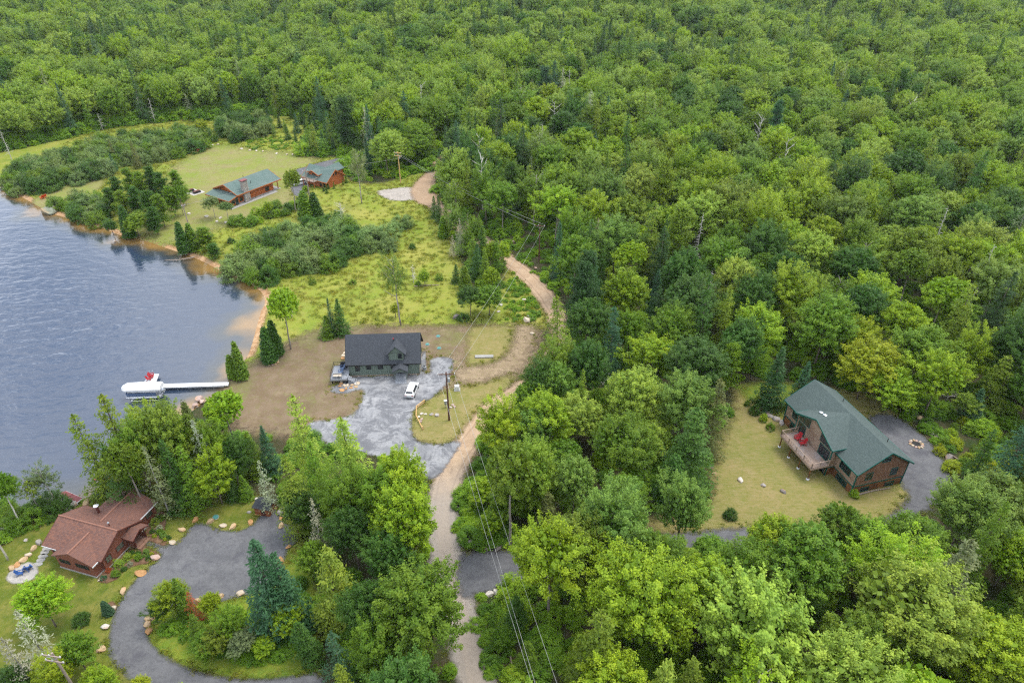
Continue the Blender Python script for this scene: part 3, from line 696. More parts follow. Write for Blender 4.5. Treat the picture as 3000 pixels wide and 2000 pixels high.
def plant(x, y, H, R, kind, tone, label=None, group=None, jit=.06, bark=None, tilt=None):
    T = TR[kind]; rnd = random.Random(int(x*131+y*717+H*13)); z = float(hillz(np.array([x]), np.array([y]))[0])
    o = thing(NAME[kind], label, 'shrub' if kind == 'shrub' else 'tree', (x, y, z), rnd.uniform(0, 2*PI), group)
    sc = (R/T['R'], R/T['R'], H/T['H'])
    if kind in ('maple', 'tall', 'hemlock', 'sparse', 'snagb'): o.rotation_euler = (rnd.uniform(-.05, .05), rnd.uniform(-.05, .05), o.rotation_euler[2])
    if tilt: o.rotation_euler = (tilt[0], tilt[1], 0)
    c = bpy.data.objects.new('crown' if kind not in ('snagc', 'snagb') else 'branches', rnd.choice(T['crown'])); COL.objects.link(c); c.parent = o; q_ = rnd.uniform(.88, 1.13); c.scale = (sc[0]*q_, sc[1]/q_, sc[2])
    t = rnd.choice(T['trunk']).copy(); COL.objects.link(t); t.parent = o; t.scale = (min(1.2, max(.5, sc[2]))*.9,)*2+(sc[2],)
    b = bark or BARK[kind]; t.color = (*b, 1)
    if kind in ('snagc', 'snagb'): c.color = (*b, 1)
    else:
        k = TONE[tone]; f = 1+rnd.uniform(-jit*2, jit*2)
        c.color = tuple(max(.005, q*f*(1+rnd.uniform(-jit, jit))) for q in k)+(1,)
    TREES.append(dict(o=o, x=x, y=y, H=H, R=R, kind=kind, tone=tone, label=label))
    return o
def crown_at(u, v, H, R, kind, tone, label=None, group=None, **k):
    """the tree whose top is seen at (u, v)"""
    x, y = at(u, v, H); return plant(x, y, H, R, kind, tone, label, group, **k)
def base_at(u, v, H, R, kind, tone, label=None, group=None, **k):
    x, y = at(u, v, 0); return plant(x, y, H, R, kind, tone, label, group, **k)
# ------------------------------------------------------------------ trees that stand out, one by one
CA, BA = crown_at, base_at
# round the brown house and along its shore
CA(85, 1705, 9, 3.3, 'maple', 'lime', 'bright lime maple beside the round flagstone fire patio')
CA(45, 1790, 11, 2.3, 'lichen', 'lichen', 'grey lichen-covered spruce in front of the bright lime maple, beside the pole')
CA(5, 1870, 11, 2.2, 'lichen', 'lichen', 'grey lichen-covered spruce at the left edge of the photo, below another')
CA(195, 1868, 7.5, 2.4, 'maple', 'mid', 'mid green round tree just behind the crossarm of the brown lawn utility pole')
CA(135, 1925, 7, 2.1, 'maple', 'yellow', 'yellow-leaved small tree at the foot of the grey-topped utility pole')
CA(280, 1975, 5, 2.0, 'maple', 'lime', 'small lime tree on the bottom edge beside the loop drive')
CA(20, 1960, 6, 2.5, 'maple', 'deep', 'deep green bush-like tree in the bottom left corner')
CA(400, 1985, 4, 1.3, 'maple', 'yellow', 'small yellow sapling at the bottom edge beside the loop drive')
BA(66, 1545, 11.5, 2.3, 'tall', 'mid', 'white-trunked birch leaning over the lake at the left edge', bark=(.6, .58, .54))
BA(24, 1640, 12, 2.6, 'tall', 'mid', 'birch with bare pale trunk at the left edge, nearer than its leaning neighbour', bark=(.5, .47, .42))
BA(172, 1482, 8.5, 2.4, 'sparse', 'grey', 'thin grey-green shore tree with two pale trunks beside the red decking', bark=(.34, .3, .27))
BA(118, 1500, 7.5, 2.0, 'sparse', 'olive', 'thin olive shore tree left of the twin-trunked one', bark=(.3, .27, .24))
for i, (u, v, H, R, k, t, l) in enumerate([
    (287, 1152, 19, 4.0, 'hemlock', 'olive', 'tallest yellow-olive hemlock behind the brown house by the lake'),
    (225, 1215, 16, 3.4, 'hemlock', 'olive', 'yellow-olive hemlock at the lake end of the row behind the brown house'),
    (430, 1165, 18, 4.2, 'maple', 'olive', 'broad yellow-green tree just below the boat lift'),
    (365, 1235, 15, 3.6, 'maple', 'mid', 'mid green tree between the tallest hemlock and the broad tree below the boat lift'),
    (500, 1205, 15, 3.0, 'maple', 'mid', 'mid green tree right of the broad tree below the boat lift'),
    (537, 1182, 15.5, 1.5, 'cedar', 'brown', 'pointed brownish spire between the boat lift and the shore boulders'),
    (640, 1140, 13.5, 3.9, 'tall', 'lime', 'bright lime tree covering the shore end of the white dock'),
    (600, 1235, 13, 2.6, 'maple', 'mid', 'mid green tree at the foot of the bright lime one by the dock'),
    (562, 1232, 15, 2.0, 'lichen', 'lichen', 'thin grey spruce right of the pointed brownish spire'),
    (345, 1285, 15, 3.0, 'tall', 'olive', 'leafy birch with a long white trunk behind the brown house'),
    (300, 1310, 14, 2.6, 'hemlock', 'deep', 'shaded deep green hemlock beside the long white birch trunk'),
    (470, 1290, 14, 2.6, 'spruce', 'deep', 'dark pointed spruce in the row behind the brown house'),
    (420, 1310, 14, 2.4, 'lichen', 'grey', 'grey-green thin spruce left of the dark pointed spruce'),
    (525, 1310, 13, 2.4, 'hemlock', 'mid', 'mid green hemlock right of the dark pointed spruce'),
    (605, 1335, 10, 3.0, 'maple', 'lime', 'lime-tipped bushy tree at the edge of the brown house lawn'),
    (655, 1275, 11, 2.6, 'maple', 'deep', 'deep green tree behind the lime-tipped one on the lawn edge'),
    (704, 1392, 5.0, 1.5, 'spruce', 'mid', 'short dense spruce on the lawn edge left of the shed'),
    (668, 1395, 5.0, 1.4, 'spruce', 'deep', 'short dark spruce beside the lime-tipped bushy tree'),
    (720, 1268, 9, 2.4, 'spruce', 'mid', 'mid green spruce above the short dense one left of the shed'),
    (757, 1350, 10.5, 1.7, 'lichen', 'lichen', 'pale lichen-grey spruce standing just behind the shed'),
    (765, 1250, 10, 2.0, 'spruce', 'blue', 'blue-green spruce between the bare lot and the shed'),
    (862, 1142, 20, 3.2, 'hemlock', 'pale', 'tall thin pale hemlock overlapping the bare brown lot'),
    (835, 1340, 15, 3.0, 'hemlock', 'olive', 'olive hemlock right of the shed'),
    (895, 1290, 15, 2.8, 'hemlock', 'mid', 'mid green hemlock between the two tall pale ones'),
    (1005, 1214, 18.5, 3.9, 'hemlock', 'pale', 'tall broad pale hemlock in front of the gravel drive'),
    (1000, 1370, 14, 3.6, 'maple', 'mid', 'mid green tree below the tall broad pale hemlock'),
    (1150, 1312, 17, 4.6, 'maple', 'lime', 'big lime maple left of the road, farthest of its three'),
    (1180, 1415, 16.5, 4.8, 'maple', 'lime', 'big lime maple left of the road, middle of its three'),
    (1105, 1370, 15.5, 3.8, 'maple', 'mid', 'mid green tree left of the big lime maples'),
    (1215, 1690, 16, 5.3, 'maple', 'mid', 'biggest green maple left of the road at the bottom edge'),
    (1120, 1560, 13, 3.8, 'maple', 'deep', 'deep green tree between the dying grey spruce and the lime maples'),
    (912, 1462, 12, 1.9, 'lichen', 'lichen', 'pale dying spruce at the corner of the blue-grey parking'),
    (945, 1600, 15, 3.8, 'hemlock', 'olive', 'yellow-olive hemlock in front of the pale dying spruce'),
    (740, 1583, 17.2, 4.0, 'spruce', 'blue', 'big dark blue-green spruce in front of the parking'),
    (798, 1622, 15, 3.1, 'spruce', 'blue', 'smaller dark spruce joined to the right side of the big one'),
    (970, 1850, 11, 2.3, 'lichen', 'blue', 'blue-grey thin spruce at the bottom between the verge and the maples'),
    (480, 1702, 7, 2.0, 'maple', 'lime', 'lime tree on the island left of the rust-red dead one'),
    (507, 1695, 8, 1.7, 'spruce', 'mid', 'narrow spruce rising out of the lime island tree'),
    (548, 1735, 6.5, 1.3, 'lichen', 'rust', 'rust-red dying conifer on the driveway island'),
    (605, 1738, 5.5, 1.5, 'maple', 'yellow', 'thin yellow-green sapling right of the rust-red conifer'),
    (650, 1800, 6.5, 2.0, 'maple', 'mid', 'mid green bush on the island below the yellow-green sapling'),
    (590, 1850, 5, 1.9, 'maple', 'mid', 'bushy green tree low on the driveway island'),
    (860, 1440, 9, 2.6, 'maple', 'deep', 'deep green tree behind the pale utility box'),
    (905, 1585, 8, 2.4, 'maple', 'mid', 'mid green bushy tree on the parking edge near the orange boulders'),
    (1060, 1700, 13, 3.4, 'maple', 'deep', 'deep green tree between the olive hemlock and the biggest maple'),
    (1020, 1480, 13, 3.2, 'maple', 'deep', 'deep green tree right of the pale dying spruce'),
    (1100, 1830, 11, 3, 'maple', 'mid', 'mid green tree on the bottom edge left of the biggest maple'),
    (630, 1838, 5.5, 1.9, 'maple', 'olive', 'olive bushy tree in the middle of the driveway island'), (690, 1850, 5, 1.8, 'maple', 'grey', 'grey-green bush on the island below the big dark spruce'), (560, 1800, 5.5, 1.6, 'spruce', 'mid', 'small spruce on the island below the rust-red conifer'), (455, 1760, 4.5, 1.5, 'maple', 'deep', 'deep green bush at the inner bend of the island'),
    (830, 1760, 7, 2.2, 'maple', 'lime', 'lime tree at the right end of the driveway island'), (880, 1820, 8, 2.2, 'hemlock', 'deep', 'deep green hemlock on the verge right of the island'), (760, 1870, 3.5, 1.5, 'maple', 'lime', 'low lime bush near the bottom of the island')]):
    CA(u, v, H, R, k, t, l)
# right of the lower road
BA(1496, 1605, 20.5, 4.2, 'tall', 'olive', 'tall maple with a long bare trunk beside the gravel entry', bark=(.3, .27, .23))
for (u, v, H, R, k, t, l) in [
    (1622, 1540, 17.5, 4.7, 'tall', 'lime', 'big lime maple with a bare trunk beside the gravel entry, at the bottom edge'),
    (1508, 1748, 7, 2.0, 'hemlock', 'deep', 'dark hemlock under the wires right of the lower road'),
    (1470, 1850, 4, 1.6, 'maple', 'mid', 'low green sapling under the wires at the bottom edge'),
    (1545, 1880, 6, 1.8, 'hemlock', 'mid', 'small hemlock left of the bare maple trunk at the bottom edge'),
    (1700, 1510, 15.5, 4.2, 'maple', 'olive', 'olive maple behind the big lime one at the gravel entry'),
    (1802, 1457, 15, 4.8, 'maple', 'ash', 'soft grey-green maple in the row along the hidden drive'),
    (1896, 1630, 17, 6.2, 'maple', 'lime', 'broad yellow-lime maple, centre of the bottom right wood'),
    (2022, 1405, 14, 3.6, 'maple', 'ash', 'soft green ash on the lower left edge of the dry lawn'),
    (1955, 1560, 14, 4.0, 'maple', 'mid', 'mid green tree between the soft ash and the broad yellow-lime maple'),
    (1749, 1790, 16, 3.8, 'hemlock', 'olive', 'olive hemlock below the broad yellow-lime maple'),
    (1797, 1935, 12, 4.0, 'maple', 'lime', 'lime tree on the bottom edge below the olive hemlock'),
    (1955, 1945, 13, 3.0, 'hemlock', 'pale', 'pale hemlock on the bottom edge, left one of the pair beside the plumed maple'),
    (2045, 1945, 12, 2.8, 'hemlock', 'olive', 'olive hemlock on the bottom edge, right one of the pair beside the plumed maple'),
    (2245, 1738, 16, 6.2, 'plume', 'pale', 'bright maple with upright plumed shoots on the bottom edge'),
    (2388, 1545, 15.5, 5.8, 'maple', 'mid', 'broad green maple in front of the dry lawn'),
    (2286, 1508, 12.5, 3.8, 'maple', 'lime', 'lime maple hiding the end of the visible gravel drive'),
    (2486, 1475, 11, 3.6, 'maple', 'mid', 'round green maple in front of the near corner of the balcony house'),
    (2580, 1528, 12, 3.8, 'maple', 'mid', 'green maple between the balcony house and the bottom right wood'),
    (2732, 1675, 18, 6.2, 'maple', 'pale', 'huge pale lime maple in the bottom right wood'),
    (2670, 1600, 15, 4.8, 'maple', 'lime', 'yellow-lime maple behind the huge pale one'),
    (2875, 1592, 17, 3.8, 'hemlock', 'grey', 'grey-green hemlock right of the huge pale maple'),
    (2700, 1500, 13, 4.2, 'maple', 'mid', 'green maple at the near end of the gravel parking'),
    (2880, 1425, 14, 4.6, 'maple', 'ash', 'soft green maple right of the gravel parking'),
    (2985, 1385, 14, 5.0, 'maple', 'ash', 'soft green maple at the right edge above the grey-green hemlock'),
    (2940, 1800, 14, 5.0, 'maple', 'lime', 'lime maple in the bottom right corner'),
    (2560, 1800, 14, 4.8, 'maple', 'olive', 'olive maple between the plumed maple and the huge pale one'),
    (2090, 1640, 14, 4.6, 'maple', 'lime', 'lime maple above the plumed maple'),
    (2200, 1600, 13, 4.0, 'maple', 'mid', 'green maple between the visible gravel drive and the plumed maple'),
    # central wood beside the dirt road
    (1645, 868, 18, 3.6, 'hemlock', 'olive', 'tall pointed hemlock hiding the bend of the dirt road'),
    (1470, 1180, 12, 3.6, 'maple', 'lime', 'lime maple leaning over the dirt road by the straw bank'),
    (1590, 1050, 13, 3.4, 'maple', 'deep', 'deep green maple between the bare lot corner and the dirt road'),
    (1548, 1110, 10, 3.0, 'maple', 'mid', 'mid green tree between the bare lot and the hidden stretch of road'),
    (1565, 1180, 12, 3.4, 'maple', 'ash', 'soft green tree right of the lime one leaning over the road'),
    (1640, 1050, 13, 3.4, 'maple', 'ash', 'soft green maple right of the hidden road bend'),
    (1600, 1150, 13, 4.2, 'maple', 'lime', 'lime maple on the forest edge right of the bare lot'),
    (1862, 1072, 15, 4.6, 'maple', 'pale', 'pale lime maple in the wood between the road and the balcony house'),
    (2030, 1095, 15, 4.8, 'maple', 'ash', 'soft green maple left of the balcony house lawn'),
    (2112, 1115, 15.5, 3.2, 'hemlock', 'brown', 'brownish hemlock at the far left corner of the dry lawn'),
    (1835, 1232, 15, 4.8, 'maple', 'mid', 'fresh green maple in the middle of the roadside wood'),
    (2050, 1205, 16, 5.0, 'hemlock', 'deep', 'broad dark hemlock overhanging the dry lawn'),
    (1990, 1330, 10, 3.4, 'hemlock', 'deep', 'lower dark hemlock at the dry lawn edge'),
    (1560, 1290, 15, 4.0, 'maple', 'olive', 'olive maple behind the long bare trunk'),
    (1690, 1330, 13, 3.6, 'maple', 'ash', 'soft green maple right of the long bare trunk'),
    (1480, 1420, 8, 3.0, 'maple', 'mid', 'bushy green tree on the inside of the road bend'),
    (1420, 1400, 6, 2.6, 'maple', 'lime', 'low lime bush-like tree beside the road bend'),
    (1440, 1500, 5, 2.2, 'maple', 'lime', 'low lime sapling above the entry boulders'),
    (1600, 1445, 9, 2.4, 'hemlock', 'brown', 'brownish small hemlock right of the long bare trunk'),
    (1570, 1380, 9, 3.2, 'maple', 'mid', 'mid green tree behind the long bare trunk'),
    # behind the balcony house
    (2295, 1020, 13, 3.3, 'spruce', 'dark', 'dark pointed spruce behind the left end of the balcony house'),
    (2372, 1060, 10, 2.4, 'spruce', 'blue', 'blue-green spruce behind the ridge of the balcony house'),
    (2230, 900, 14, 5.0, 'maple', 'lime', 'lime maple behind the dark pointed spruce'),
    (2180, 930, 14, 4.5, 'maple', 'deep', 'deep green maple left of the lime one above the dry lawn'),
    (2450, 860, 17, 5.6, 'maple', 'mid', 'tall green maple above the ridge of the balcony house'),
    (2570, 1000, 13, 5.2, 'maple', 'yellow', 'yellow-green maple overhanging the back of the balcony house'),
    (2530, 930, 12, 3.8, 'maple', 'yellow', 'yellowish maple directly behind the balcony house'),
    (2720, 950, 14, 5.2, 'maple', 'mid', 'green maple behind the far end of the gravel parking'),
    (2640, 1075, 10, 4.5, 'maple', 'lime', 'low lime maple at the far end of the gravel parking'),
    (2790, 800, 17, 5.2, 'tall', 'lime', 'lime birch with a white forked trunk above the gravel parking'),
    (2700, 715, 17, 4.6, 'tall', 'olive', 'olive birch with a long white trunk in the right-hand wood'),
    (2960, 760, 18, 5.5, 'tall', 'ash', 'soft green tall tree with leaning trunks at the right edge'),
    (2880, 1140, 7, 2.6, 'spruce', 'blue', 'blue-green small spruce right of the boulder row'),
    (2850, 1150, 6, 2.2, 'maple', 'pale', 'small pale green tree right of the boulder row')]:
    CA(u, v, H, R, k, t, l)
# meadow, shore and log house trees
for (u, v, H, R, k, t, l) in [
    (812, 838, 15, 4.2, 'tall', 'lime', 'lime three-stemmed tree on the shore by the bare lot'),
    (790, 940, 8, 1.9, 'cedar', 'deep', 'dark cedar below the three-stemmed lime tree'),
    (770, 960, 8, 2.0, 'cedar', 'deep', 'dark waterside cedar left of the other below the lime tree'),
    (682, 1002, 8.4, 1.6, 'cedar', 'mid', 'bright cedar beside the flagpole at the water'),
    (668, 1040, 5.4, 1.3, 'cedar', 'mid', 'small bright cedar at the shore end of the dock'),
    (958, 873, 9.2, 1.3, 'spruce', 'blue', 'thin blue-green spruce left of the fuller one by the dark house'),
    (985, 876, 8.8, 2.4, 'spruce', 'deep', 'full dark spruce behind the left end of the dark house'),
    (952, 925, 5.2, 2.2, 'spruce', 'mid', 'short wide spruce at the foot of the thin blue-green one'),
    (1152, 742, 17.5, 2.9, 'sparse', 'ash', 'tall thin half-bare tree behind the dark house'),
    (1155, 890, 3.5, 1.1, 'maple', 'yellow', 'small yellow-green tree against the trunk behind the dark house roof'),
    (1242, 790, 4.5, 1.5, 'maple', 'lime', 'small lime tree alone in the meadow'),
    (1375, 838, 7.6, 2.9, 'maple', 'deep', 'dark round tree at the meadow edge, left one of two above the bare lot'),
    (1432, 832, 8, 3.6, 'maple', 'mid', 'round green tree at the meadow edge, right one of two above the bare lot'),
    (352, 604, 9, 2.2, 'cedar', 'deep', 'dark upright tree where the sand beach begins to bend'),
    (385, 618, 7.5, 3.0, 'maple', 'olive', 'olive round tree leaning over the sand beach'),
    (318, 645, 4.5, 1.8, 'maple', 'deep', 'deep green bush at the water left of the olive beach tree'),
    (512, 540, 9.5, 2.0, 'tall', 'mid', 'narrow birch between the pine clump and the log house', ),
    (518, 652, 8.6, 2.0, 'cedar', 'deep', 'dark narrow tree on the beach point, left of its neighbours'),
    (548, 655, 7.5, 2.0, 'cedar', 'mid', 'upright green tree on the beach point beside the grey pole'),
    (590, 668, 6.5, 3.0, 'pine', 'mid', 'round pine on the beach point with fallen branches'),
    (620, 715, 4.2, 2.0, 'pine', 'deep', 'low dark pine at the water on the beach point'),
    (614, 573, 7, 2.6, 'tall', 'willow', 'grey-green birch clump at the near corner of the log house, left part'),
    (655, 588, 6.5, 2.2, 'tall', 'willow', 'thin birch in front of the log house porch'),
    (842, 487, 14, 3.0, 'tall', 'olive', 'tall olive tree between the log house and log garage'),
    (885, 560, 8.3, 2.6, 'cedar', 'mid', 'rounded green cedar in front of the log garage'),
    (915, 565, 7.4, 2.3, 'cedar', 'deep', 'dark rounded cedar just right of the paler one by the log garage'),
    (780, 590, 5.0, 1.6, 'maple', 'lime', 'lime sapling in the hedge row below the log house'),
    (893, 540, 4.5, 1.3, 'maple', 'lime', 'lime sapling in front of the log garage balcony'),
    (1040, 440, 16.5, 2.7, 'sparse', 'grey', 'tall thin grey tree right of the log garage'),
    (382, 412, 9.5, 2.0, 'hemlock', 'brown', 'taller dark hemlock in the lakeside thicket'),
    (320, 408, 8, 1.8, 'hemlock', 'brown', 'shorter dark hemlock in the lakeside thicket'),
    (320, 450, 6, 1.7, 'spruce', 'blue', 'blue-green spruce between the thicket and pine clump'),
    (585, 350, 6, 2.6, 'maple', 'yellow', 'yellow-green round tree at the end of the lakeside thicket'),
    (476, 372, 4, 1.2, 'spruce', 'deep', 'small dark spruce in the far strip of meadow'),
    (1395, 720, 9, 2.2, 'spruce', 'deep', 'dark spruce in the clump between meadow and dirt road, nearest the road'),
    (1270, 575, 6.5, 1.9, 'spruce', 'deep', 'small dark spruce beside the road mouth'),
    (1410, 660, 10, 2.5, 'hemlock', 'deep', 'deep green hemlock in the clump left of the dirt road'),
    (1440, 780, 6.5, 2.2, 'maple', 'lime', 'lime bush-like tree beside the dirt road clump'),
    (1360, 780, 6, 1.7, 'cedar', 'mid', 'green cedar at the meadow corner of the roadside clump'),
    (1335, 775, 5, 1.6, 'spruce', 'deep', 'low dark spruce at the meadow corner of the roadside clump'),
    (1345, 640, 9, 1.6, 'lichen', 'lichen', 'pale lichen-grey conifer in the roadside clump, left of two'),
    (1370, 625, 9.5, 1.6, 'lichen', 'grey', 'grey-green thin conifer in the roadside clump, right of two'),
    (1385, 690, 9, 2.3, 'hemlock', 'mid', 'mid green hemlock in the middle of the roadside clump'),
    (1325, 690, 6.5, 1.6, 'lichen', 'lichen', 'short lichen-grey conifer facing the meadow'),
    (1420, 730, 9, 2.3, 'spruce', 'mid', 'mid green spruce in the roadside clump'),
    (1455, 700, 9, 2.3, 'hemlock', 'mid', 'green hemlock at the road side of the clump'),
    (1330, 530, 13, 2.4, 'sparse', 'olive', 'half-bare olive tree between the road mouth and the clump'),
    (1475, 715, 6, 2.2, 'maple', 'lime', 'low lime tree where the dirt road reappears')]:
    CA(u, v, H, R, k, t, l)
for i, (u, v, H, R) in enumerate([(330, 520, 8, 2.4), (365, 492, 8.5, 2.5), (400, 505, 8.5, 2.5), (432, 492, 9, 2.6), (462, 508, 8.5, 2.5), (505, 500, 8, 2.4), (345, 560, 7.5, 2.4), (385, 550, 8, 2.6), (425, 560, 8, 2.6), (455, 572, 8, 2.6), (490, 548, 7.5, 2.4), (310, 552, 7, 2.2), (440, 610, 6.5, 2.4), (520, 530, 6.5, 2.0)]):
    CA(u, v, H*1.2, R*1.1, 'pine', ('deep', 'mid', 'mid', 'deep')[i % 4])
# snags and dead trees
for (u, v, u2, v2, k, l) in [
    (35, 468, 15, 380, 'snagc', 'bare grey snag alone in the far lakeside meadow'),
    (302, 382, 295, 330, 'snagc', 'bare leaning snag at the far forest edge, left of the grey pair'),
    (420, 350, 402, 275, 'snagc', 'bare silver conifer in the far forest edge, left one of the grey pair'),
    (455, 360, 445, 285, 'snagc', 'bare silver conifer in the far forest edge, right one of the grey pair'),
    (1415, 620, 1432, 452, 'snagb', 'bare forked tree behind the roadside clump'),
    (1092, 470, 1085, 395, 'snagb', 'white bare-topped tree beyond the log garage'),
    (2440, 822, 2458, 732, 'snagc', 'white broken trunk standing in the right-hand wood'),
    (2568, 900, 2590, 850, 'snagb', 'bare forked snag above the balcony house'),
    (2055, 960, 2070, 790, 'snagc', 'grey bare-limbed tall conifer in the wood left of the balcony house'),
    (1765, 1150, 1735, 1060, 'snagb', 'bare grey twiggy tree among the roadside maples'),
    (1610, 1290, 1570, 1190, 'snagb', 'bare grey branches rising by the dirt road bend'),
    (1002, 660, 995, 592, 'snagb', 'bare leaning sapling above the willow thicket'),
    (1003, 640, 1000, 590, 'snagc', 'thin upright dead stem above the willow thicket'),
    (1212, 830, 1210, 775, 'snagc', 'thin dead stem in the meadow near the small lime tree'),
    (2490, 225, 2495, 150, 'snagb', 'white bare branches in the far right forest'),
    (2110, 330, 2118, 250, 'snagc', 'silver snag in the forest above the middle of the photo'),
    (2558, 380, 2560, 330, 'snagb', 'bare grey crown in the forest right of the silver snag'),
    (2395, 560, 2390, 505, 'snagb', 'wide bare grey crown in the right-hand forest')]:
    x, y = at(u, v); lo, hi = 1., 25.
    for _ in range(30):
        mid_ = (lo+hi)/2
        if proj(x, y, mid_)[1] > v2: lo = mid_
        else: hi = mid_
    H = max(lo, 3); plant(x, y, H, 1.2+H*.09, k, 'grey', l)
# willow and alder thickets of the meadow, one shrub at a time
def thicket(poly, n, Hs, tones, sep, seed, kind='shrub'):
    rng = random.Random(seed); pw = np.array(W(poly)); lo, hi = pw.min(0), pw.max(0); pts = []
    for _ in range(n*60):
        p = (rng.uniform(lo[0], hi[0]), rng.uniform(lo[1], hi[1]))
        if len(pts) >= n: break
        if not inpoly(pw, np.array([p]))[0] or any((p[0]-q[0])**2+(p[1]-q[1])**2 < sep*sep for q in pts): continue
        pts.append(p); H = rng.uniform(*Hs); plant(p[0], p[1], H, H*(rng.uniform(.6, .8) if kind == "shrub" else rng.uniform(.22, .3)), kind, rng.choice(tones))
thicket([(50, 540), (55, 490), (140, 465), (250, 435), (350, 418), (450, 402), (560, 390), (615, 412), (600, 435), (500, 470), (400, 490), (330, 505), (220, 540), (120, 565), (90, 565)], 110, (3.4, 5.2), ['willow', 'willow', 'mid', 'deep'], 2.9, 1)
thicket([(0, 520), (40, 500), (90, 560), (50, 580), (10, 570)], 8, (2.2, 3.2), ['willow', 'mid'], 2.8, 2)
thicket([(640, 412), (640, 372), (700, 350), (790, 350), (800, 395), (720, 418)], 24, (3.6, 5.4), ['willow', 'deep'], 3.0, 3)
thicket([(680, 795), (690, 750), (780, 715), (800, 690), (880, 665), (980, 655), (1050, 675), (1060, 735), (1010, 785), (900, 805), (820, 815), (790, 835), (740, 835)], 44, (3.2, 5.2), ['willow', 'willow', 'mid', 'deep'], 2.7, 4)
thicket([(1055, 735), (1070, 690), (1130, 685), (1145, 735), (1080, 745)], 7, (3.6, 5.), ['willow'], 2.8, 5)
thicket([(1158, 685), (1165, 660), (1195, 660), (1195, 685)], 2, (2.6, 3.2), ['willow'], 2.6, 6)
thicket([(185, 640), (200, 600), (290, 590), (310, 640), (300, 660), (250, 650)], 16, (3, 4.4), ['mid', 'willow', 'deep'], 2.4, 7)
thicket([(150, 605), (160, 590), (190, 600), (190, 625), (165, 625)], 3, (2.4, 3.4), ['deep', 'mid'], 1.8, 8)
thicket([(685, 655), (780, 615), (880, 590), (915, 585), (920, 600), (830, 635), (700, 672)], 16, (1.8, 3.0), ['mid', 'deep', 'lime'], 2.2, 9)
thicket([(930, 560), (1010, 525), (1020, 540), (940, 575)], 8, (1.8, 2.8), ['deep', 'mid'], 1.8, 10, 'spruce')
thicket([(780, 345), (1000, 345), (1000, 455), (880, 455), (800, 410)], 26, (4.5, 8), ['deep', 'blue', 'mid', 'dark'], 4.2, 11, 'spruce')
thicket([(20, 1490), (60, 1500), (150, 1480), (200, 1490), (120, 1530), (40, 1570)], 14, (1.6, 2.6), ['mid', 'deep'], 1.6, 12)
thicket([(2740, 1330), (2800, 1240), (2960, 1230), (2960, 1400), (2800, 1400)], 22, (1.2, 2.0), ['lime', 'mid', 'yellow'], 1.9, 13)

for (u, v, H, R, k, t, l) in [(1288, 652, 8, 1.8, 'spruce', 'deep', 'dark spruce on the meadow side of the road mouth'), (1312, 676, 9, 2.2, 'hemlock', 'mid', 'mid green hemlock at the upper end of the roadside clump'), (1338, 702, 9.5, 2.4, 'maple', 'ash', 'soft green broadleaf tree inside the roadside clump'),
    (1366, 724, 10, 2.5, 'hemlock', 'deep', 'deep green hemlock hiding the road behind the clump'), (1392, 748, 10, 2.5, 'maple', 'mid', 'mid green broadleaf tree near the lower end of the clump'), (1418, 768, 9.5, 2.2, 'spruce', 'mid', 'mid green spruce at the lower road end of the clump'),
    (1442, 790, 8.5, 2.2, 'maple', 'lime', 'lime broadleaf tree at the road end of the clump'), (1300, 695, 6, 1.8, 'cedar', 'mid', 'green cedar on the meadow edge of the clump'), (1352, 750, 7.5, 1.9, 'lichen', 'grey', 'thin grey-green spruce on the meadow edge of the clump'), (1400, 800, 8, 2.0, 'spruce', 'blue', 'blue-green spruce at the meadow foot of the clump'), (1325, 655, 11, 2.3, 'sparse', 'ash', 'thin tall soft green tree above the clump')]:
    BA(u, v, H, R, k, t, l)
# ------------------------------------------------------------------ the forest: single trees near by, one mass far off
K1 = [(-300, 1480), (-300, 440), (0, 451), (94, 432), (191, 410), (272, 393), (383, 372), (468, 368), (531, 356), (629, 360), (744, 335), (808, 350), (863, 352), (880, 440), (1000, 455), (1045, 440), (1060, 500), (1013, 543), (1132, 540),
      (1265, 499), (1284, 494), (1272, 545), (1265, 600), (1267, 647), (1303, 696), (1329, 768), (1334, 821), (1347, 870), (1370, 924), (1459, 928), (1472, 839), (1485, 808), (1485, 763), (1503, 760), (1570, 812), (1630, 879), (1610, 905), (1584, 928),
      (1579, 955), (1557, 973), (1548, 1062), (1485, 1124), (1468, 1165), (1490, 1165), (1439, 1206), (1449, 1260), (1414, 1300), (1352, 1402), (1329, 1492), (1325, 1568), (1305, 1600), (1289, 1492), (1285, 1411), (1267, 1376), (1200, 1327), (1123, 1308),
      (1079, 1292), (1079, 1241), (1030, 1215), (964, 1235), (913, 1276), (880, 1262), (714, 1256), (663, 1237), (620, 1150), (560, 1180), (480, 1150), (440, 1140), (380, 1180), (300, 1130), (250, 1140), (200, 1190), (190, 1300), (180, 1340), (76, 1400), (20, 1480)]
K2 = [(-100, 1720), (0, 1600), (60, 1540), (170, 1480), (220, 1440), (330, 1400), (440, 1400), (560, 1450), (640, 1470), (700, 1460), (740, 1450), (815, 1470), (860, 1510), (880, 1560), (870, 1640), (830, 1680), (760, 1700), (640, 1740), (440, 1720), (430, 1860),
      (480, 1900), (700, 1960), (920, 1960), (920, 2100), (480, 2100), (230, 1990), (220, 1860), (150, 1740), (80, 1680)]
K3 = [(2153, 1133), (2190, 1130), (2300, 1120), (2360, 1100), (2420, 1115), (2520, 1180), (2600, 1175), (2650, 1210), (2740, 1290), (2800, 1370), (2785, 1400), (2755, 1445), (2700, 1480), (2640, 1500), (2560, 1530), (2480, 1480), (2420, 1520), (2290, 1550), (2235, 1560), (2200, 1600),
      (2110, 1590), (2120, 1540), (2100, 1470), (2095, 1410), (2095, 1360), (2130, 1310), (2145, 1240), (2158, 1170)]
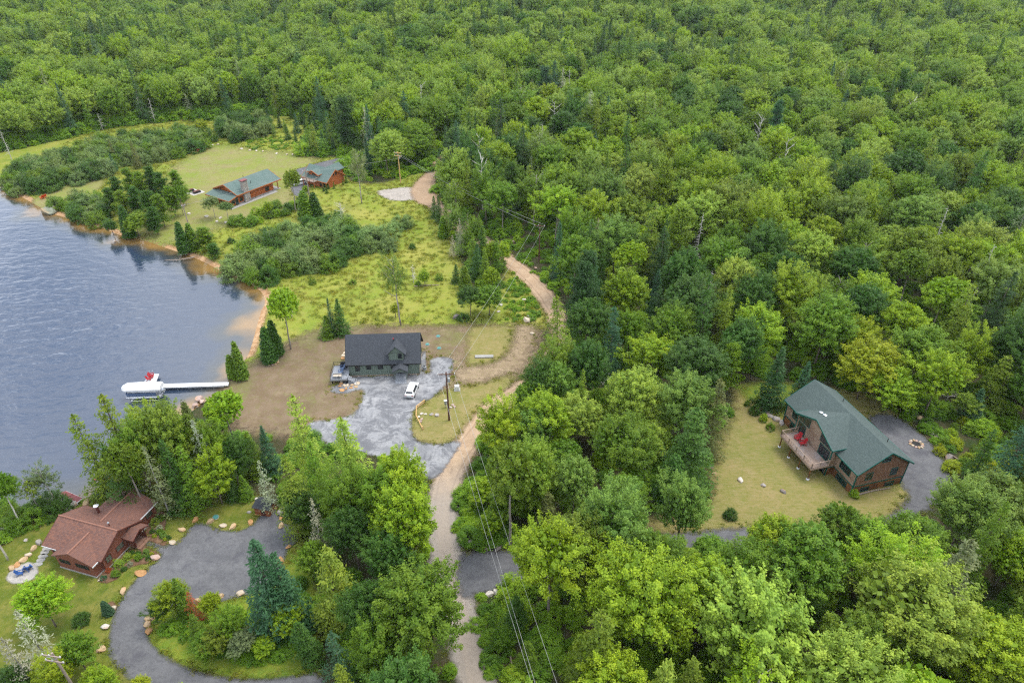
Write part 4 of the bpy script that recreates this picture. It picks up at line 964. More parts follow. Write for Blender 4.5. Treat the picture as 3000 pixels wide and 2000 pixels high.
K4 = [(1325, 1568), (1340, 1610), (1420, 1615), (1516, 1610), (1516, 1700), (1370, 1725), (1362, 1770), (1400, 1850), (1420, 2010), (1340, 2010), (1345, 1850), (1300, 1710), (1295, 1600)]
K5 = [(1500, 200), (1535, 195), (1540, 250), (1500, 250)]
K6 = [(1470, 700), (1500, 660), (1545, 640), (1590, 630), (1600, 700), (1602, 780), (1640, 872), (1600, 870), (1520, 775)]
K7 = [(-400, 1650), (500, 1650), (500, 2300), (-400, 2300)]
K8 = [(1370, 1760), (1440, 1740), (1520, 1760), (1560, 1880), (1560, 2060), (1420, 2060)]
KEEP = [np.array(k, float) for k in (K1, K2, K3, K4, K6, K7, K8)]
clear_w = [zones[k] for k in zones]+[LAKE]
rngf = np.random.default_rng(5)
def cand(n, x0, x1, y0, y1):
    X = np.column_stack([rngf.uniform(x0, x1, n), rngf.uniform(y0, y1, n)])
    half = .78*(X[:, 1]*math.cos(PITCH)+HCAM*math.sin(PITCH))+14
    return X[np.abs(X[:, 0]) < half]
def okmask(X, H, R):
    ok = np.ones(len(X), bool)
    for z in clear_w:
        lo, hi = z.min(0)-3, z.max(0)+3; s = ok & (X > lo).all(1) & (X < hi).all(1)
        if s.any(): ok[np.where(s)[0][sdist(z, X[s]) > -1.6]] = False
    for dx, fz in ((0, 1.), (-.75, .78), (.75, .78), (-.95, .5), (.95, .5), (0, .6), (0, .25)):
        u, v = proj(X[:, 0]+dx*R, X[:, 1], H*fz); q = np.column_stack([u, v])
        for k in KEEP: ok &= ~inpoly(k, q)
    return ok
seeds = [(t['x'], t['y'], t['R']) for t in TREES]
grid = {}
def put(x, y, r): grid.setdefault((int(x//8), int(y//8)), []).append((x, y, r))
def free(x, y, r, k=.74):
    a, b = int(x//8), int(y//8)
    for i in (-1, 0, 1):
        for j in (-1, 0, 1):
            for (p, q, s) in grid.get((a+i, b+j), ()):
                d = k*(r+s)
                if (p-x)**2+(q-y)**2 < d*d: return False
    return True
for s in seeds: put(*s)
Xc = cand(31000, -280, 240, 10, 345)
kn = rngf.random(len(Xc)); conf = np.clip(.27+.27*np.sin(Xc[:, 0]*.05+1)*np.cos(Xc[:, 1]*.043)+.3*((Xc[:, 1] < 240) & (Xc[:, 1] > 95) & (Xc[:, 0] < 45) & (Xc[:, 0] > -20))+.25*((Xc[:, 0] < 5) & (Xc[:, 1] > 175) & (Xc[:, 1] < 300)), .05, .72)
isc = kn < conf
Hc = np.where(isc, rngf.uniform(11, 20.5, len(Xc)), rngf.uniform(11.5, 17.5, len(Xc))); Rc = np.where(isc, Hc*rngf.uniform(.16, .22, len(Xc)), Hc*rngf.uniform(.26, .37, len(Xc)))
# lower trees along the edges, and slender ones squeezed into the gaps
small = rngf.random(len(Xc)) < .3; Hc = np.where(small, Hc*.62, Hc); Rc = np.where(small, Rc*.75, Rc)
m1 = okmask(Xc, Hc, Rc)
FOREST = []
TONES_B = ['lime', 'mid', 'mid', 'olive', 'ash', 'deep', 'lime', 'pale', 'mid', 'lime', 'mid']; TONES_C = ['deep', 'mid', 'olive', 'dark', 'blue', 'olive', 'deep', 'olive']
order_ = np.argsort(-Rc+rngf.random(len(Rc))*2.5)
for i in order_:
    if not m1[i]: continue
    x, y, H, R = float(Xc[i, 0]), float(Xc[i, 1]), float(Hc[i]), float(Rc[i])
    if not free(x, y, R): continue
    put(x, y, R); rr = rngf.random()
    ton = np.sin(x*.06+y*.02)*.5+np.sin(y*.05-x*.03)*.5
    if isc[i]:
        kind = 'hemlock' if rr < .5 else ('spruce' if rr < .84 else ('lichen' if rr < .90 else 'pine'))
        tone = TONES_C[int(rngf.integers(0, 8))] if kind != 'lichen' else ('lichen', 'grey')[int(rngf.integers(0, 2))]
        if kind == 'spruce': R *= .85
    else:
        kind = 'maple' if rr < .74 else ('tall' if rr < .91 else ('sparse' if rr < .965 else ('snagb', 'snagc')[int(rngf.integers(0, 2))]))
        if kind[:4] == 'snag': R = 2.2
        tone = TONES_B[int(rngf.integers(0, 11))]
        if kind == 'maple' and rngf.random() < .35: tone = 'lime' if ton > .15 else ('deep' if ton < -.3 else tone)
    FOREST.append(dict(x=x, y=y, H=H, R=R, kind=kind, tone=tone))
# which show largest
for t in FOREST:
    u, v = proj(t['x'], t['y'], t['H']*.8); d = math.hypot(t['x'], t['y'], HCAM-t['H']*.8)
    t['size'] = t['R']*math.sqrt(t['H'])/d if (-60 < u < 3060 and -80 < v < 2120) else t['R']*math.sqrt(t['H'])/d*.3
n_b = sum(1 for t in TREES if NAME[t['kind']] == 'broadleaf_tree')
quota = {'broadleaf_tree': 298-n_b, 'hemlock_tree': 130, 'spruce_tree': 110, 'pine_tree': 14, 'dead_tree': 16}
FAR = []
for t in sorted(FOREST, key=lambda t: -t['size']):
    nm = NAME[t['kind']]
    if quota[nm] > 0 and t['y'] < 330:
        quota[nm] -= 1; plant(t['x'], t['y'], t['H'], t['R'], t['kind'], t['tone'])
    elif nm != 'dead_tree': FAR.append(t)
# the far wood, from the last single trees to the horizon
gx, gy = np.meshgrid(np.arange(-760, 760, 8.0), np.arange(338, 900, 8.0), indexing='ij')
Xf = np.column_stack([gx.ravel(), gy.ravel()])+rngf.uniform(-3.1, 3.1, (gx.size, 2))
half = .78*(Xf[:, 1]*math.cos(PITCH)+HCAM*math.sin(PITCH))+40
Xf = Xf[np.abs(Xf[:, 0]) < half]; Xf = Xf[sdist(LAKE, Xf) < -3]
for x, y in Xf:
    c = rngf.random() < .27+.2*math.sin(x*.02)*math.cos(y*.017)
    H = rngf.uniform(10, 18)*(1.2 if rngf.random() < .06 else 1)*(1.22 if c else 1); FAR.append(dict(x=float(x), y=float(y), H=float(H), R=float(H*(rngf.uniform(.17, .23) if c else rngf.uniform(.24, .46))), kind=('hemlock', 'spruce')[int(rngf.random() < .5)] if c else 'maple', tone=None))
def scatter(name, label, pts, meshes, kind='stuff'):
    """one object: meshes set out on points; pts = list of (x, y, z, sx, sz, rot, idx)"""
    A = np.array(pts, float)
    me = bpy.data.meshes.new(name); me.vertices.add(len(A)); me.vertices.foreach_set('co', A[:, :3].astype(np.float32).ravel())
    a = me.attributes.new('scl', 'FLOAT_VECTOR', 'POINT'); a.data.foreach_set('vector', np.column_stack([A[:, 3]*(k_ := np.random.default_rng(1).uniform(.86, 1.16, len(A))), A[:, 3]/k_, A[:, 4]]).astype(np.float32).ravel())
    a = me.attributes.new('rz', 'FLOAT', 'POINT'); a.data.foreach_set('value', A[:, 5].astype(np.float32))
    a = me.attributes.new('idx', 'INT', 'POINT'); a.data.foreach_set('value', A[:, 6].astype(np.int32))
    o = link(name, me); o['kind'] = kind; o['label'] = label
    src = bpy.data.collections.new(name+' kinds')
    for i, m in enumerate(meshes):
        src.objects.link(bpy.data.objects.new('%s kind %02d' % (name, i), m))
    g = bpy.data.node_groups.new(name+' spread', 'GeometryNodeTree')
    g.interface.new_socket('Geometry', in_out='INPUT', socket_type='NodeSocketGeometry'); g.interface.new_socket('Geometry', in_out='OUTPUT', socket_type='NodeSocketGeometry')
    nd = g.nodes; L = g.links
    gi = nd.new('NodeGroupInput'); go = nd.new('NodeGroupOutput'); ip = nd.new('GeometryNodeInstanceOnPoints'); ci = nd.new('GeometryNodeCollectionInfo')
    ci.inputs['Collection'].default_value = src; ci.inputs['Separate Children'].default_value = True; ci.inputs['Reset Children'].default_value = True
    def attr(nm, t):
        n = nd.new('GeometryNodeInputNamedAttribute'); n.data_type = t; n.inputs['Name'].default_value = nm; return n.outputs['Attribute']
    cb = nd.new('ShaderNodeCombineXYZ'); L.new(attr('rz', 'FLOAT'), cb.inputs['Z'])
    L.new(gi.outputs[0], ip.inputs['Points']); L.new(ci.outputs[0], ip.inputs['Instance']); ip.inputs['Pick Instance'].default_value = True
    L.new(attr('idx', 'INT'), ip.inputs['Instance Index']); L.new(cb.outputs[0], ip.inputs['Rotation']); L.new(attr('scl', 'FLOAT_VECTOR'), ip.inputs['Scale'])
    L.new(ip.outputs[0], go.inputs[0]); md = o.modifiers.new('spread', 'NODES'); md.node_group = g
    return o
def rmesh(src, mat):
    m = src.copy(); m.materials.clear(); m.materials.append(mat); return m
far_ = lambda k, f=1.12: tuple(q*f for q in TONE[k])
RB = leaf_mat('far broadleaf foliage', [(0, far_('deep', 1.3)), (.15, far_('mid')), (.35, far_('lime')), (.5, far_('ash')), (.65, far_('pale')), (.8, far_('mid')), (.9, far_('lime')), (1, far_('pale'))])
RC = leaf_mat('far conifer foliage', [(0, TONE['dark']), (.3, TONE['deep']), (.55, TONE['olive']), (.8, TONE['blue']), (1, TONE['grey'])])
RU = leaf_mat('undergrowth foliage', [(0, (.09, .20, .018)), (.4, (.15, .29, .018)), (.7, (.21, .36, .018)), (1, (.30, .38, .025))])
RG = leaf_mat('meadow tuft blades', [(0, (.15, .21, .024)), (.35, (.20, .24, .028)), (.7, (.26, .27, .035)), (1, (.31, .28, .07))], .3)
RS = leaf_mat('straw blades', [(0, (.34, .27, .10)), (.5, (.46, .37, .17)), (1, (.22, .24, .04))], .2)
far_meshes = [rmesh(m, RB) for m in TR['maple']['crown']]+[rmesh(m, RC) for m in TR['hemlock']['crown'][:3]+TR['spruce']['crown'][:3]]
far_pts = []
for t in FAR:
    z = float(hillz(np.array([t['x']]), np.array([t['y']]))[0])
    if t['kind'] in ('maple', 'tall', 'sparse'): idx, RR, HH = random.randrange(7), 5., 16.
    elif t['kind'] == 'spruce' or t['kind'] == 'lichen': idx, RR, HH = 10+random.randrange(3), 2.9, 14.
    else: idx, RR, HH = 7+random.randrange(3), 4., 18.
    far_pts.append((t['x'], t['y'], z, t['R']/RR, t['H']/HH, random.uniform(0, 6.28), idx))
scatter('far_forest', 'far unbroken wood of mixed broadleaf trees and conifers', far_pts, far_meshes)

# undergrowth on the forest floor and along its edges
um = [rmesh(m, RU) for m in TR['shrub']['crown'][:4]]
Xu = cand(27000, -290, 170, 12, 335); keepu = np.ones(len(Xu), bool)
for z in clear_w:
    lo, hi = z.min(0)-3, z.max(0)+3; s = keepu & (Xu > lo).all(1) & (Xu < hi).all(1)
    if s.any(): keepu[np.where(s)[0][sdist(z, Xu[s]) > -.7]] = False
Xu = Xu[keepu]
up_ = []
for x, y in Xu:
    h = random.uniform(.5, 1.5) if random.random() < .8 else random.uniform(1.5, 2.4); h *= 1.7 if y > 220 else 1; w = h*random.uniform(.7, 1.2)
    up_.append((x, y, 0., w/2*1.0, h/3, random.uniform(0, 6.28), random.randrange(4)))
# rank growth inside the loop drive, on the road verges and beyond the parking
def inside(poly, n, hs, lst):
    pw = poly if not isinstance(poly, list) else np.array(W(poly)); lo, hi = pw.min(0), pw.max(0)
    X = np.column_stack([np.random.uniform(lo[0], hi[0], n), np.random.uniform(lo[1], hi[1], n)])
    for x, y in X[sdist(pw, X) > .4]:
        h = random.uniform(*hs); lst.append((x, y, 0., h*random.uniform(.35, .65), h/3, random.uniform(0, 6.28), random.randrange(4)))
np.random.seed(3)
inside([(460, 1830), (620, 1810), (760, 1770), (860, 1690), (900, 1700), (900, 1900), (780, 1950), (600, 1920)], 420, (.4, 1.3), up_)
inside([(1480, 860), (1500, 790), (1570, 860), (1590, 920), (1570, 950), (1470, 940)], 160, (.3, .8), up_)
inside([(1370, 1400), (1420, 1340), (1440, 1420), (1400, 1580), (1335, 1590), (1330, 1500)], 130, (.4, 1.2), up_)
inside([(1390, 1760), (1470, 1720), (1500, 1800), (1520, 1990), (1420, 1990), (1385, 1850)], 75, (.25, .95), up_)
inside([(1500, 690), (1530, 740), (1650, 860), (1630, 870), (1520, 770)], 90, (.3, .8), up_)
inside([(700, 405), (900, 400), (900, 440), (720, 440)], 160, (.3, .7), up_)
scatter('undergrowth', 'green undergrowth of ferns and saplings on the forest floor and verges', up_, um)
# tufts in the meadow
def tuft(seed, n=46, h=.5, w=.35):
    rng = np.random.default_rng(seed); P = rng.normal(size=(n, 3))*np.array([w, w, 0])+np.array([0, 0, 0]); P[:, 2] = rng.random(n)*h*.7
    Nn = unit(rng.normal(size=(n, 3))*np.array([1, 1, .5])+np.array([0, 0, .5])); V, F = quads(P, Nn, .16, .3, rng)
    return leafmesh('tuft', [(V, F, np.repeat(rng.random(n), 4))], RG)
tm = [tuft(i) for i in range(4)]
MW = Z(MEADOW); Xm = np.column_stack([np.random.uniform(-170, 12, 30000), np.random.uniform(96, 290, 30000)])
Xm = Xm[sdist(MW, Xm) > .5]
for z in zones:
    if not z.startswith('meadow'): Xm = Xm[sdist(zones[z], Xm) < -.3]
dens = .5+.5*np.sin(Xm[:, 0]*.11+1.1*np.sin(Xm[:, 1]*.07))*np.cos(Xm[:, 1]*.09+Xm[:, 0]*.03)
Xm = Xm[np.random.random(len(Xm)) < .25+.75*dens]
Xm = Xm[:5200]
scatter('meadow_grass', 'tufts of tall grass and weeds in the rough meadow', [(x, y, 0., random.uniform(.5, 1.5), random.uniform(.4, 1.3), random.uniform(0, 6.28), random.randrange(4)) for x, y in Xm], tm)
st_ = []
pw = Z(BANK); lo, hi = pw.min(0), pw.max(0); X = np.column_stack([np.random.uniform(lo[0], hi[0], 2600), np.random.uniform(lo[1], hi[1], 2600)])
X = X[sdist(pw, X) > .4]; X = X[(np.sin(X[:, 0]*.9+2*np.sin(X[:, 1]*.7))+np.cos(X[:, 1]*.8)) > -.3]
ed_ = []
for zn, zp in zones.items():
    if not zn.startswith(('driveway', 'road', 'path')): continue
    lo, hi = zp.min(0)-2, zp.max(0)+2; A_ = (hi-lo).prod(); X = np.column_stack([np.random.uniform(lo[0], hi[0], int(A_*1.1)), np.random.uniform(lo[1], hi[1], int(A_*1.1))])
    d_ = sdist(zp, X); X = X[(d_ > -1.1) & (d_ < .25)]
    for z2, p2 in zones.items():
        if z2 != zn and z2.startswith(('driveway', 'road')) and len(X): X = X[sdist(p2, X) < -.2]
    ed_ += [(x, y, 0., random.uniform(.3, .9), random.uniform(.3, .9), random.uniform(0, 6.28), random.randrange(4)) for x, y in X]
scatter('edge_grass', 'ragged grass and weeds along the edges of the roads and drives', ed_, tm)
sm_ = [rmesh(t, RS) for t in tm]
scatter('straw', 'loose straw strewn over the grassy bank by the pole', [(x, y, .03, random.uniform(.7, 1.6), random.uniform(.35, .7), random.uniform(0, 6.28), random.randrange(4)) for x, y in X], sm_)
# ------------------------------------------------------------------ houses
M['roof_dark'] = shingle_mat('charcoal shingles', (.040, .046, .056), (.055, .062, .074), (.048, .054, .064))
M['roof_green'] = shingle_mat('green-grey shingles', (.052, .075, .072), (.075, .102, .096), (.066, .09, .086))
M['roof_green2'] = shingle_mat('weathered green shingles', (.07, .115, .105), (.095, .145, .13), (.115, .155, .145))
M['roof_brown'] = shingle_mat('brown shingles', (.185, .085, .058), (.10, .055, .048), (.155, .08, .062))
M['roof_metal'] = plank_mat('black ribbed metal', (.03, .034, .042), (.045, .05, .058), 'X', .25, gap=(.012, .013, .015), rough=.4)
M['ridge_brown'] = surf_mat('brown ridge cap', (.27, .13, .09), (.2, .1, .075), scale=3)
M['bb_green'] = plank_mat('green board and batten', (.14, .18, .15), (.125, .16, .135), 'XY', .42, gap=(.05, .065, .055), gapw=.1, bump=.02)
M['trim_black'] = surf_mat('black trim', (.022, .024, .026), rough=.6)
M['trim_greygreen'] = surf_mat('grey-green trim', (.11, .135, .12), rough=.6)
M['trim_green'] = surf_mat('green trim', (.012, .105, .085), (.01, .085, .07), rough=.5)
M['trim_brown'] = surf_mat('brown trim', (.11, .035, .025), rough=.7)
M['trim_log'] = surf_mat('orange timber trim', (.36, .115, .03), (.27, .08, .025), scale=3, rough=.7)
M['lap_grey'] = plank_mat('weathered lap siding', (.40, .30, .225), (.29, .20, .145), 'Z', .16, weather=(.6, (.16, .085, .05)), gap=(.06, .04, .03), gapw=.2)
M['lap_brown'] = plank_mat('brown lap siding', (.23, .12, .075), (.17, .09, .055), 'Z', .16, weather=(.5, (.27, .165, .115)), gap=(.05, .025, .016), gapw=.2)
M['vert_brown'] = plank_mat('stained vertical boards', (.27, .125, .05), (.17, .07, .03), 'XY', .2, weather=(.7, (.045, .02, .012)), gap=(.03, .015, .01))
M['lap_red'] = plank_mat('red-brown lap siding', (.21, .078, .048), (.165, .06, .038), 'Z', .15, gap=(.06, .022, .016), gapw=.18)
M['log_wall'] = plank_mat('orange log wall', (.42, .125, .032), (.31, .085, .025), 'Z', .3, gap=(.14, .04, .015), gapw=.2, bump=.12)
M['vert_orange'] = plank_mat('orange vertical boards', (.36, .105, .03), (.28, .08, .025), 'XY', .25, gap=(.15, .04, .015), gapw=.08)
M['deck_grey'] = plank_mat('grey composite decking', (.27, .29, .32), (.235, .25, .28), 'Y', .15, gap=(.1, .11, .12), gapw=.1)
M['deck_wood'] = plank_mat('weathered decking', (.33, .25, .2), (.24, .175, .135), 'Y', .14, weather=(.5, (.3, .29, .31)), gap=(.08, .05, .04))
M['deck_red'] = plank_mat('brown porch boards', (.24, .14, .1), (.18, .1, .07), 'Y', .14, gap=(.06, .03, .02))
M['rail_wood'] = surf_mat('weathered railing wood', (.36, .27, .21), (.26, .19, .145), scale=4)
M['stone_tan'] = stone_mat('tan foundation stone', [(.36, .25, .17), (.28, .19, .13), (.42, .34, .26), (.25, .2, .17)], 2.6)
M['stone_grey'] = stone_mat('fieldstone', [(.28, .26, .25), (.2, .17, .15), (.36, .32, .28), (.24, .25, .27), (.31, .24, .19)], 1.9)
M['found'] = surf_mat('parged foundation', (.34, .33, .31), (.25, .245, .235), scale=2)
M['shed_log'] = plank_mat('half-log shed siding', (.28, .10, .04), (.21, .07, .03), 'Z', .2, gap=(.05, .018, .01), gapw=.2, bump=.06)

def roof_slabs(m, x0, x1, y0, y1, ze, zr, th=.16, lift=0.0, ym=None):
    """gable roof with its ridge along x, built as one folded slab"""
    ym = (y0+y1)/2 if ym is None else ym
    m.extrude([(y0, ze+lift), (ym, zr+lift), (y1, ze+lift), (y1, ze-th+lift), (ym, zr-th+lift), (y0, ze-th+lift)], 'x', x0, x1)
def roof_slabs_y(m, y0, y1, x0, x1, ze, zr, th=.16, lift=0.0):
    xm = (x0+x1)/2
    m.extrude([(x0, ze+lift), (xm, zr+lift), (x1, ze+lift), (x1, ze-th+lift), (xm, zr-th+lift), (x0, ze-th+lift)], 'y', y0, y1)
def gable_walls(m, x0, x1, y0, y1, z0, ze, zr, inset, top=.2):
    """closed wall body with gable ends along x, tucked under the roof"""
    ym = (y0+y1)/2; s = (zr-ze)/(ym-y0+inset)
    zw = ze+s*inset-top
    m.extrude([(y0, z0), (y1, z0), (y1, zw), (ym, zr-top), (y0, zw)], 'x', x0, x1)
def fold_fascia(m, x0, x1, y0, y1, ze, zr, th=.2, w=.07, ym=None):
    """barge boards on both gable ends and fascia along both eaves, 3 mm proud of the slab"""
    ym = (y0+y1)/2 if ym is None else ym
    for xa, xb in ((x0-w, x0-.003), (x1+.003, x1+w)):
        m.extrude([(y0, ze+.02), (ym, zr+.02), (ym, zr-th), (y0, ze-th)], 'x', xa, xb)
        m.extrude([(ym, zr+.02), (y1, ze+.02), (y1, ze-th), (ym, zr-th)], 'x', xa, xb)
    m.box((x0, y0-w, ze-th), (x1, y0-.003, ze+.0)); m.box((x0, y1+.003, ze-th), (x1, y1+w, ze+.0))
def T_(wall, k):
    """(u along the wall, out, up) -> house axes"""
    return {'front': lambda u, o, z: (u, k-o, z), 'back': lambda u, o, z: (u, k+o, z), 'right': lambda u, o, z: (k+o, u, z), 'left': lambda u, o, z: (k-o, u, z)}[wall]
def wbox(m, f, u0, u1, o0, o1, z0, z1):
    a, b = f(u0, o0, z0), f(u1, o1, z1)
    m.box([min(a[i], b[i]) for i in range(3)], [max(a[i], b[i]) for i in range(3)])
def window(par, wall, k, u0, u1, z0, z1, frame='trim_black', nv=1, nh=0, fw=.09, name='window', pane='glass', mull=.045):
    f = T_(wall, k); m = MB(); d = .06
    wbox(m, f, u0-fw, u0, -.02, d, z0-fw, z1+fw); wbox(m, f, u1, u1+fw, -.02, d, z0-fw, z1+fw)
    wbox(m, f, u0, u1, -.02, d, z1, z1+fw); wbox(m, f, u0, u1, -.02, d, z0-fw, z0)
    for i in range(1, nv+1):
        c = u0+(u1-u0)*i/(nv+1); wbox(m, f, c-mull/2, c+mull/2, -.02, d*.7, z0, z1)
    for i in range(1, nh+1):
        c = z0+(z1-z0)*i/(nh+1); wbox(m, f, u0, u1, -.02, d*.62, c-mull/2, c+mull/2)
    w = m.build(name, frame, par)
    p = MB(); wbox(p, f, u0, u1, -.02, .018, z0, z1); p.build('pane', pane, w)
    return w
def rail(par, pts, z, h=.95, mat='rail_wood', bal=.16, post=.1, name='railing', bw=.03, solid=True):
    m = MB()
    for (a, b) in zip(pts[:-1], pts[1:]):
        L = math.hypot(b[0]-a[0], b[1]-a[1]); n = max(1, round(L/1.9)); ux, uy = (b[0]-a[0])/L, (b[1]-a[1])/L
        for i in range(n+1):
            x, y = a[0]+ux*L*i/n, a[1]+uy*L*i/n; m.cbox((x, y, z+h/2), (post, post, h))
        nb = int(L/bal)
        for i in range(1, nb):
            x, y = a[0]+ux*L*i/nb, a[1]+uy*L*i/nb; m.tube([(x, y, z+.1), (x, y, z+h-.05)], bw/2, n=4, cap=False)
        for zz in (.09, h):
            m.tube([(a[0], a[1], z+zz), (b[0], b[1], z+zz)], post*.62 if zz == h else post*.42, n=4)
    return m.build(name, mat, par)
def pipe(par, name, x, y, z0, z1, r, mat, cap=None):
    m = MB(); m.lathe([(r, z0), (r, z1)], 10, (x, y, 0)); o = m.build(name, mat, par, smooth=False)
    if cap: c = MB(); c.lathe([(r*1.1, z1), (r*1.9, z1+.05), (r*1.9, z1+.22), (r*.4, z1+.34)], 12, (x, y, 0)); c.build('cap', cap, o)
    return o

# --- dark house ------------------------------------------------------
def dark_house():
    h = thing('green_grey_house', 'dark-roofed grey-green house with one dormer and a grey deck, by the gravel drive', 'house', (-32.3, 107.76, 0), .0524)
    L, D, ze, zr = 14.54, 8.01, 3.1, 7.63
    w = MB(); gable_walls(w, .5, L-.5, .5, D-.5, .3, ze, zr, .5); w.build('wall', 'bb_green', h)
    b = MB(); b.box((.46, .46, -.3), (L-.46, D-.46, .3)); b.build('foundation', 'stone_tan', h)
    r = MB(); roof_slabs(r, 0, L, 0, D, ze, zr); ro = r.build('roof', 'roof_dark', h)
    f = MB(); fold_fascia(f, 0, L, 0, D, ze, zr); f.build('fascia', 'trim_black', ro)
    pipe(h, 'vent_pipe', 9.33, 2.9, 6.2, 6.95, .06, 'black', 'red')
    c = MB()
    for x in (.5, L-.5):
        for y in (.5, D-.5): c.cbox((x, y, 1.8), (.16, .16, 3.0))
    c.build('corner_trim', 'trim_greygreen', h)
    for x0, x1, z0, z1 in ((1.78, 2.5, 1.4, 2.5), (3.95, 4.7, 1.75, 2.5), (6.2, 6.98, 1.75, 2.5), (8.66, 9.3, 1.75, 2.5)):
        window(h, 'front', .5, x0, x1, z0, z1, nv=1 if x1-x0 > .7 else 0, nh=1)
    window(h, 'left', .5, 1.2, 2.0, 1.3, 2.4); window(h, 'left', .5, 3.2, 5.2, .9, 2.9, nv=1)
    window(h, 'right', L-.5, 2.4, 3.3, 1.4, 2.5); window(h, 'right', L-.5, 4.5, 5.4, 4.0, 5.2)
    # dormer: a small gabled house face on the slope
    dw = MB(); dw.extrude([(8.45, 3.4), (11.25, 3.4), (11.25, 5.28), (9.87, 6.62), (8.47, 5.28)], 'y', .56, 3.3); do = dw.build('dormer', 'bb_green', h)
    t = MB(); t.box((8.4, .50, 5.3), (11.3, .557, 5.42)); t.box((8.38, .5, 3.62), (8.52, .557, 5.3)); t.box((11.18, .5, 3.62), (11.32, .557, 5.3)); t.box((8.52, .5, 3.62), (11.18, .557, 3.76)); t.build('trim', 'trim_greygreen', do)
    dr = MB(); roof_slabs_y(dr, .12, 3.9, 7.95, 11.85, 5.05, 7.02, .14); dr.build('dormer_roof', 'roof_dark', do)
    window(do, 'front', .56, 10.28, 10.9, 4.1, 5.05, nv=0, nh=1)
    # porch
    p = MB(); p.box((9.45, -1.62, .42), (11.75, .45, .58)); p.build('porch_floor', 'deck_grey', h)
    s = MB()
    for i in range(3): s.box((9.5, -1.62-.28*(i+1), .02), (11.7, -1.625-.28*i, .42-.14*i))
    s.build('step', 'deck_grey', h)
    for x in (9.5, 11.72):
        q = MB(); q.cbox((x, -1.5, 1.5), (.17, .17, 1.86)); q.build('porch_post', 'trim_greygreen', h)
    pr = MB(); roof_slabs_y(pr, -1.85, 1.4, 9.1, 12.1, 2.45, 3.35, .12)
    pro = pr.build('porch_roof', 'roof_dark', h)
    pg = MB(); pg.extrude([(9.42, 2.32), (11.8, 2.32), (10.6, 3.03)], 'y', -1.7, -1.62); pg.box((9.42, -1.6, 2.2), (11.8, -1.5, 2.32)); pg.build('gable', 'trim_greygreen', pro)
    d = MB(); d.box((10.1, .40, .6), (11.1, .48, 2.3)); dd = d.build('door', 'trim_black', h)
    # deck on the lake side
    k = MB(); k.box((-2.85, -1.9, 1.0), (.44, 2.7, 1.2)); k.build('deck', 'deck_grey', h)
    fx = MB(); fx.box((-2.9, -1.97, .9), (.4, -1.91, 1.19)); fx.box((-2.92, -1.9, .9), (-2.86, 2.7, 1.19)); fx.build('deck_skirt', 'galv', h)
    for x, y in ((-2.6, -1.7), (.1, -1.7), (-2.6, 2.4)):
        q = MB(); q.cbox((x, y, .45), (.16, .16, 1.1)); q.build('deck_post', 'black', h)
    rail(h, [(.42, -1.85), (-2.8, -1.85), (-2.8, 2.65), (-1.0, 2.65)], 1.2, .98, 'black', .35, .06, bw=.02)
    st = MB()
    for i in range(5): st.box((.46+.3*i, -1.88, .02), (.755+.3*i, -.6, 1.05-.2*i))
    st.build('deck_steps', 'deck_grey', h)
    rail(h, [(.5, -1.9), (1.9, -1.9)], .55, .9, 'black', .4, .06, bw=.02)
dark_house()

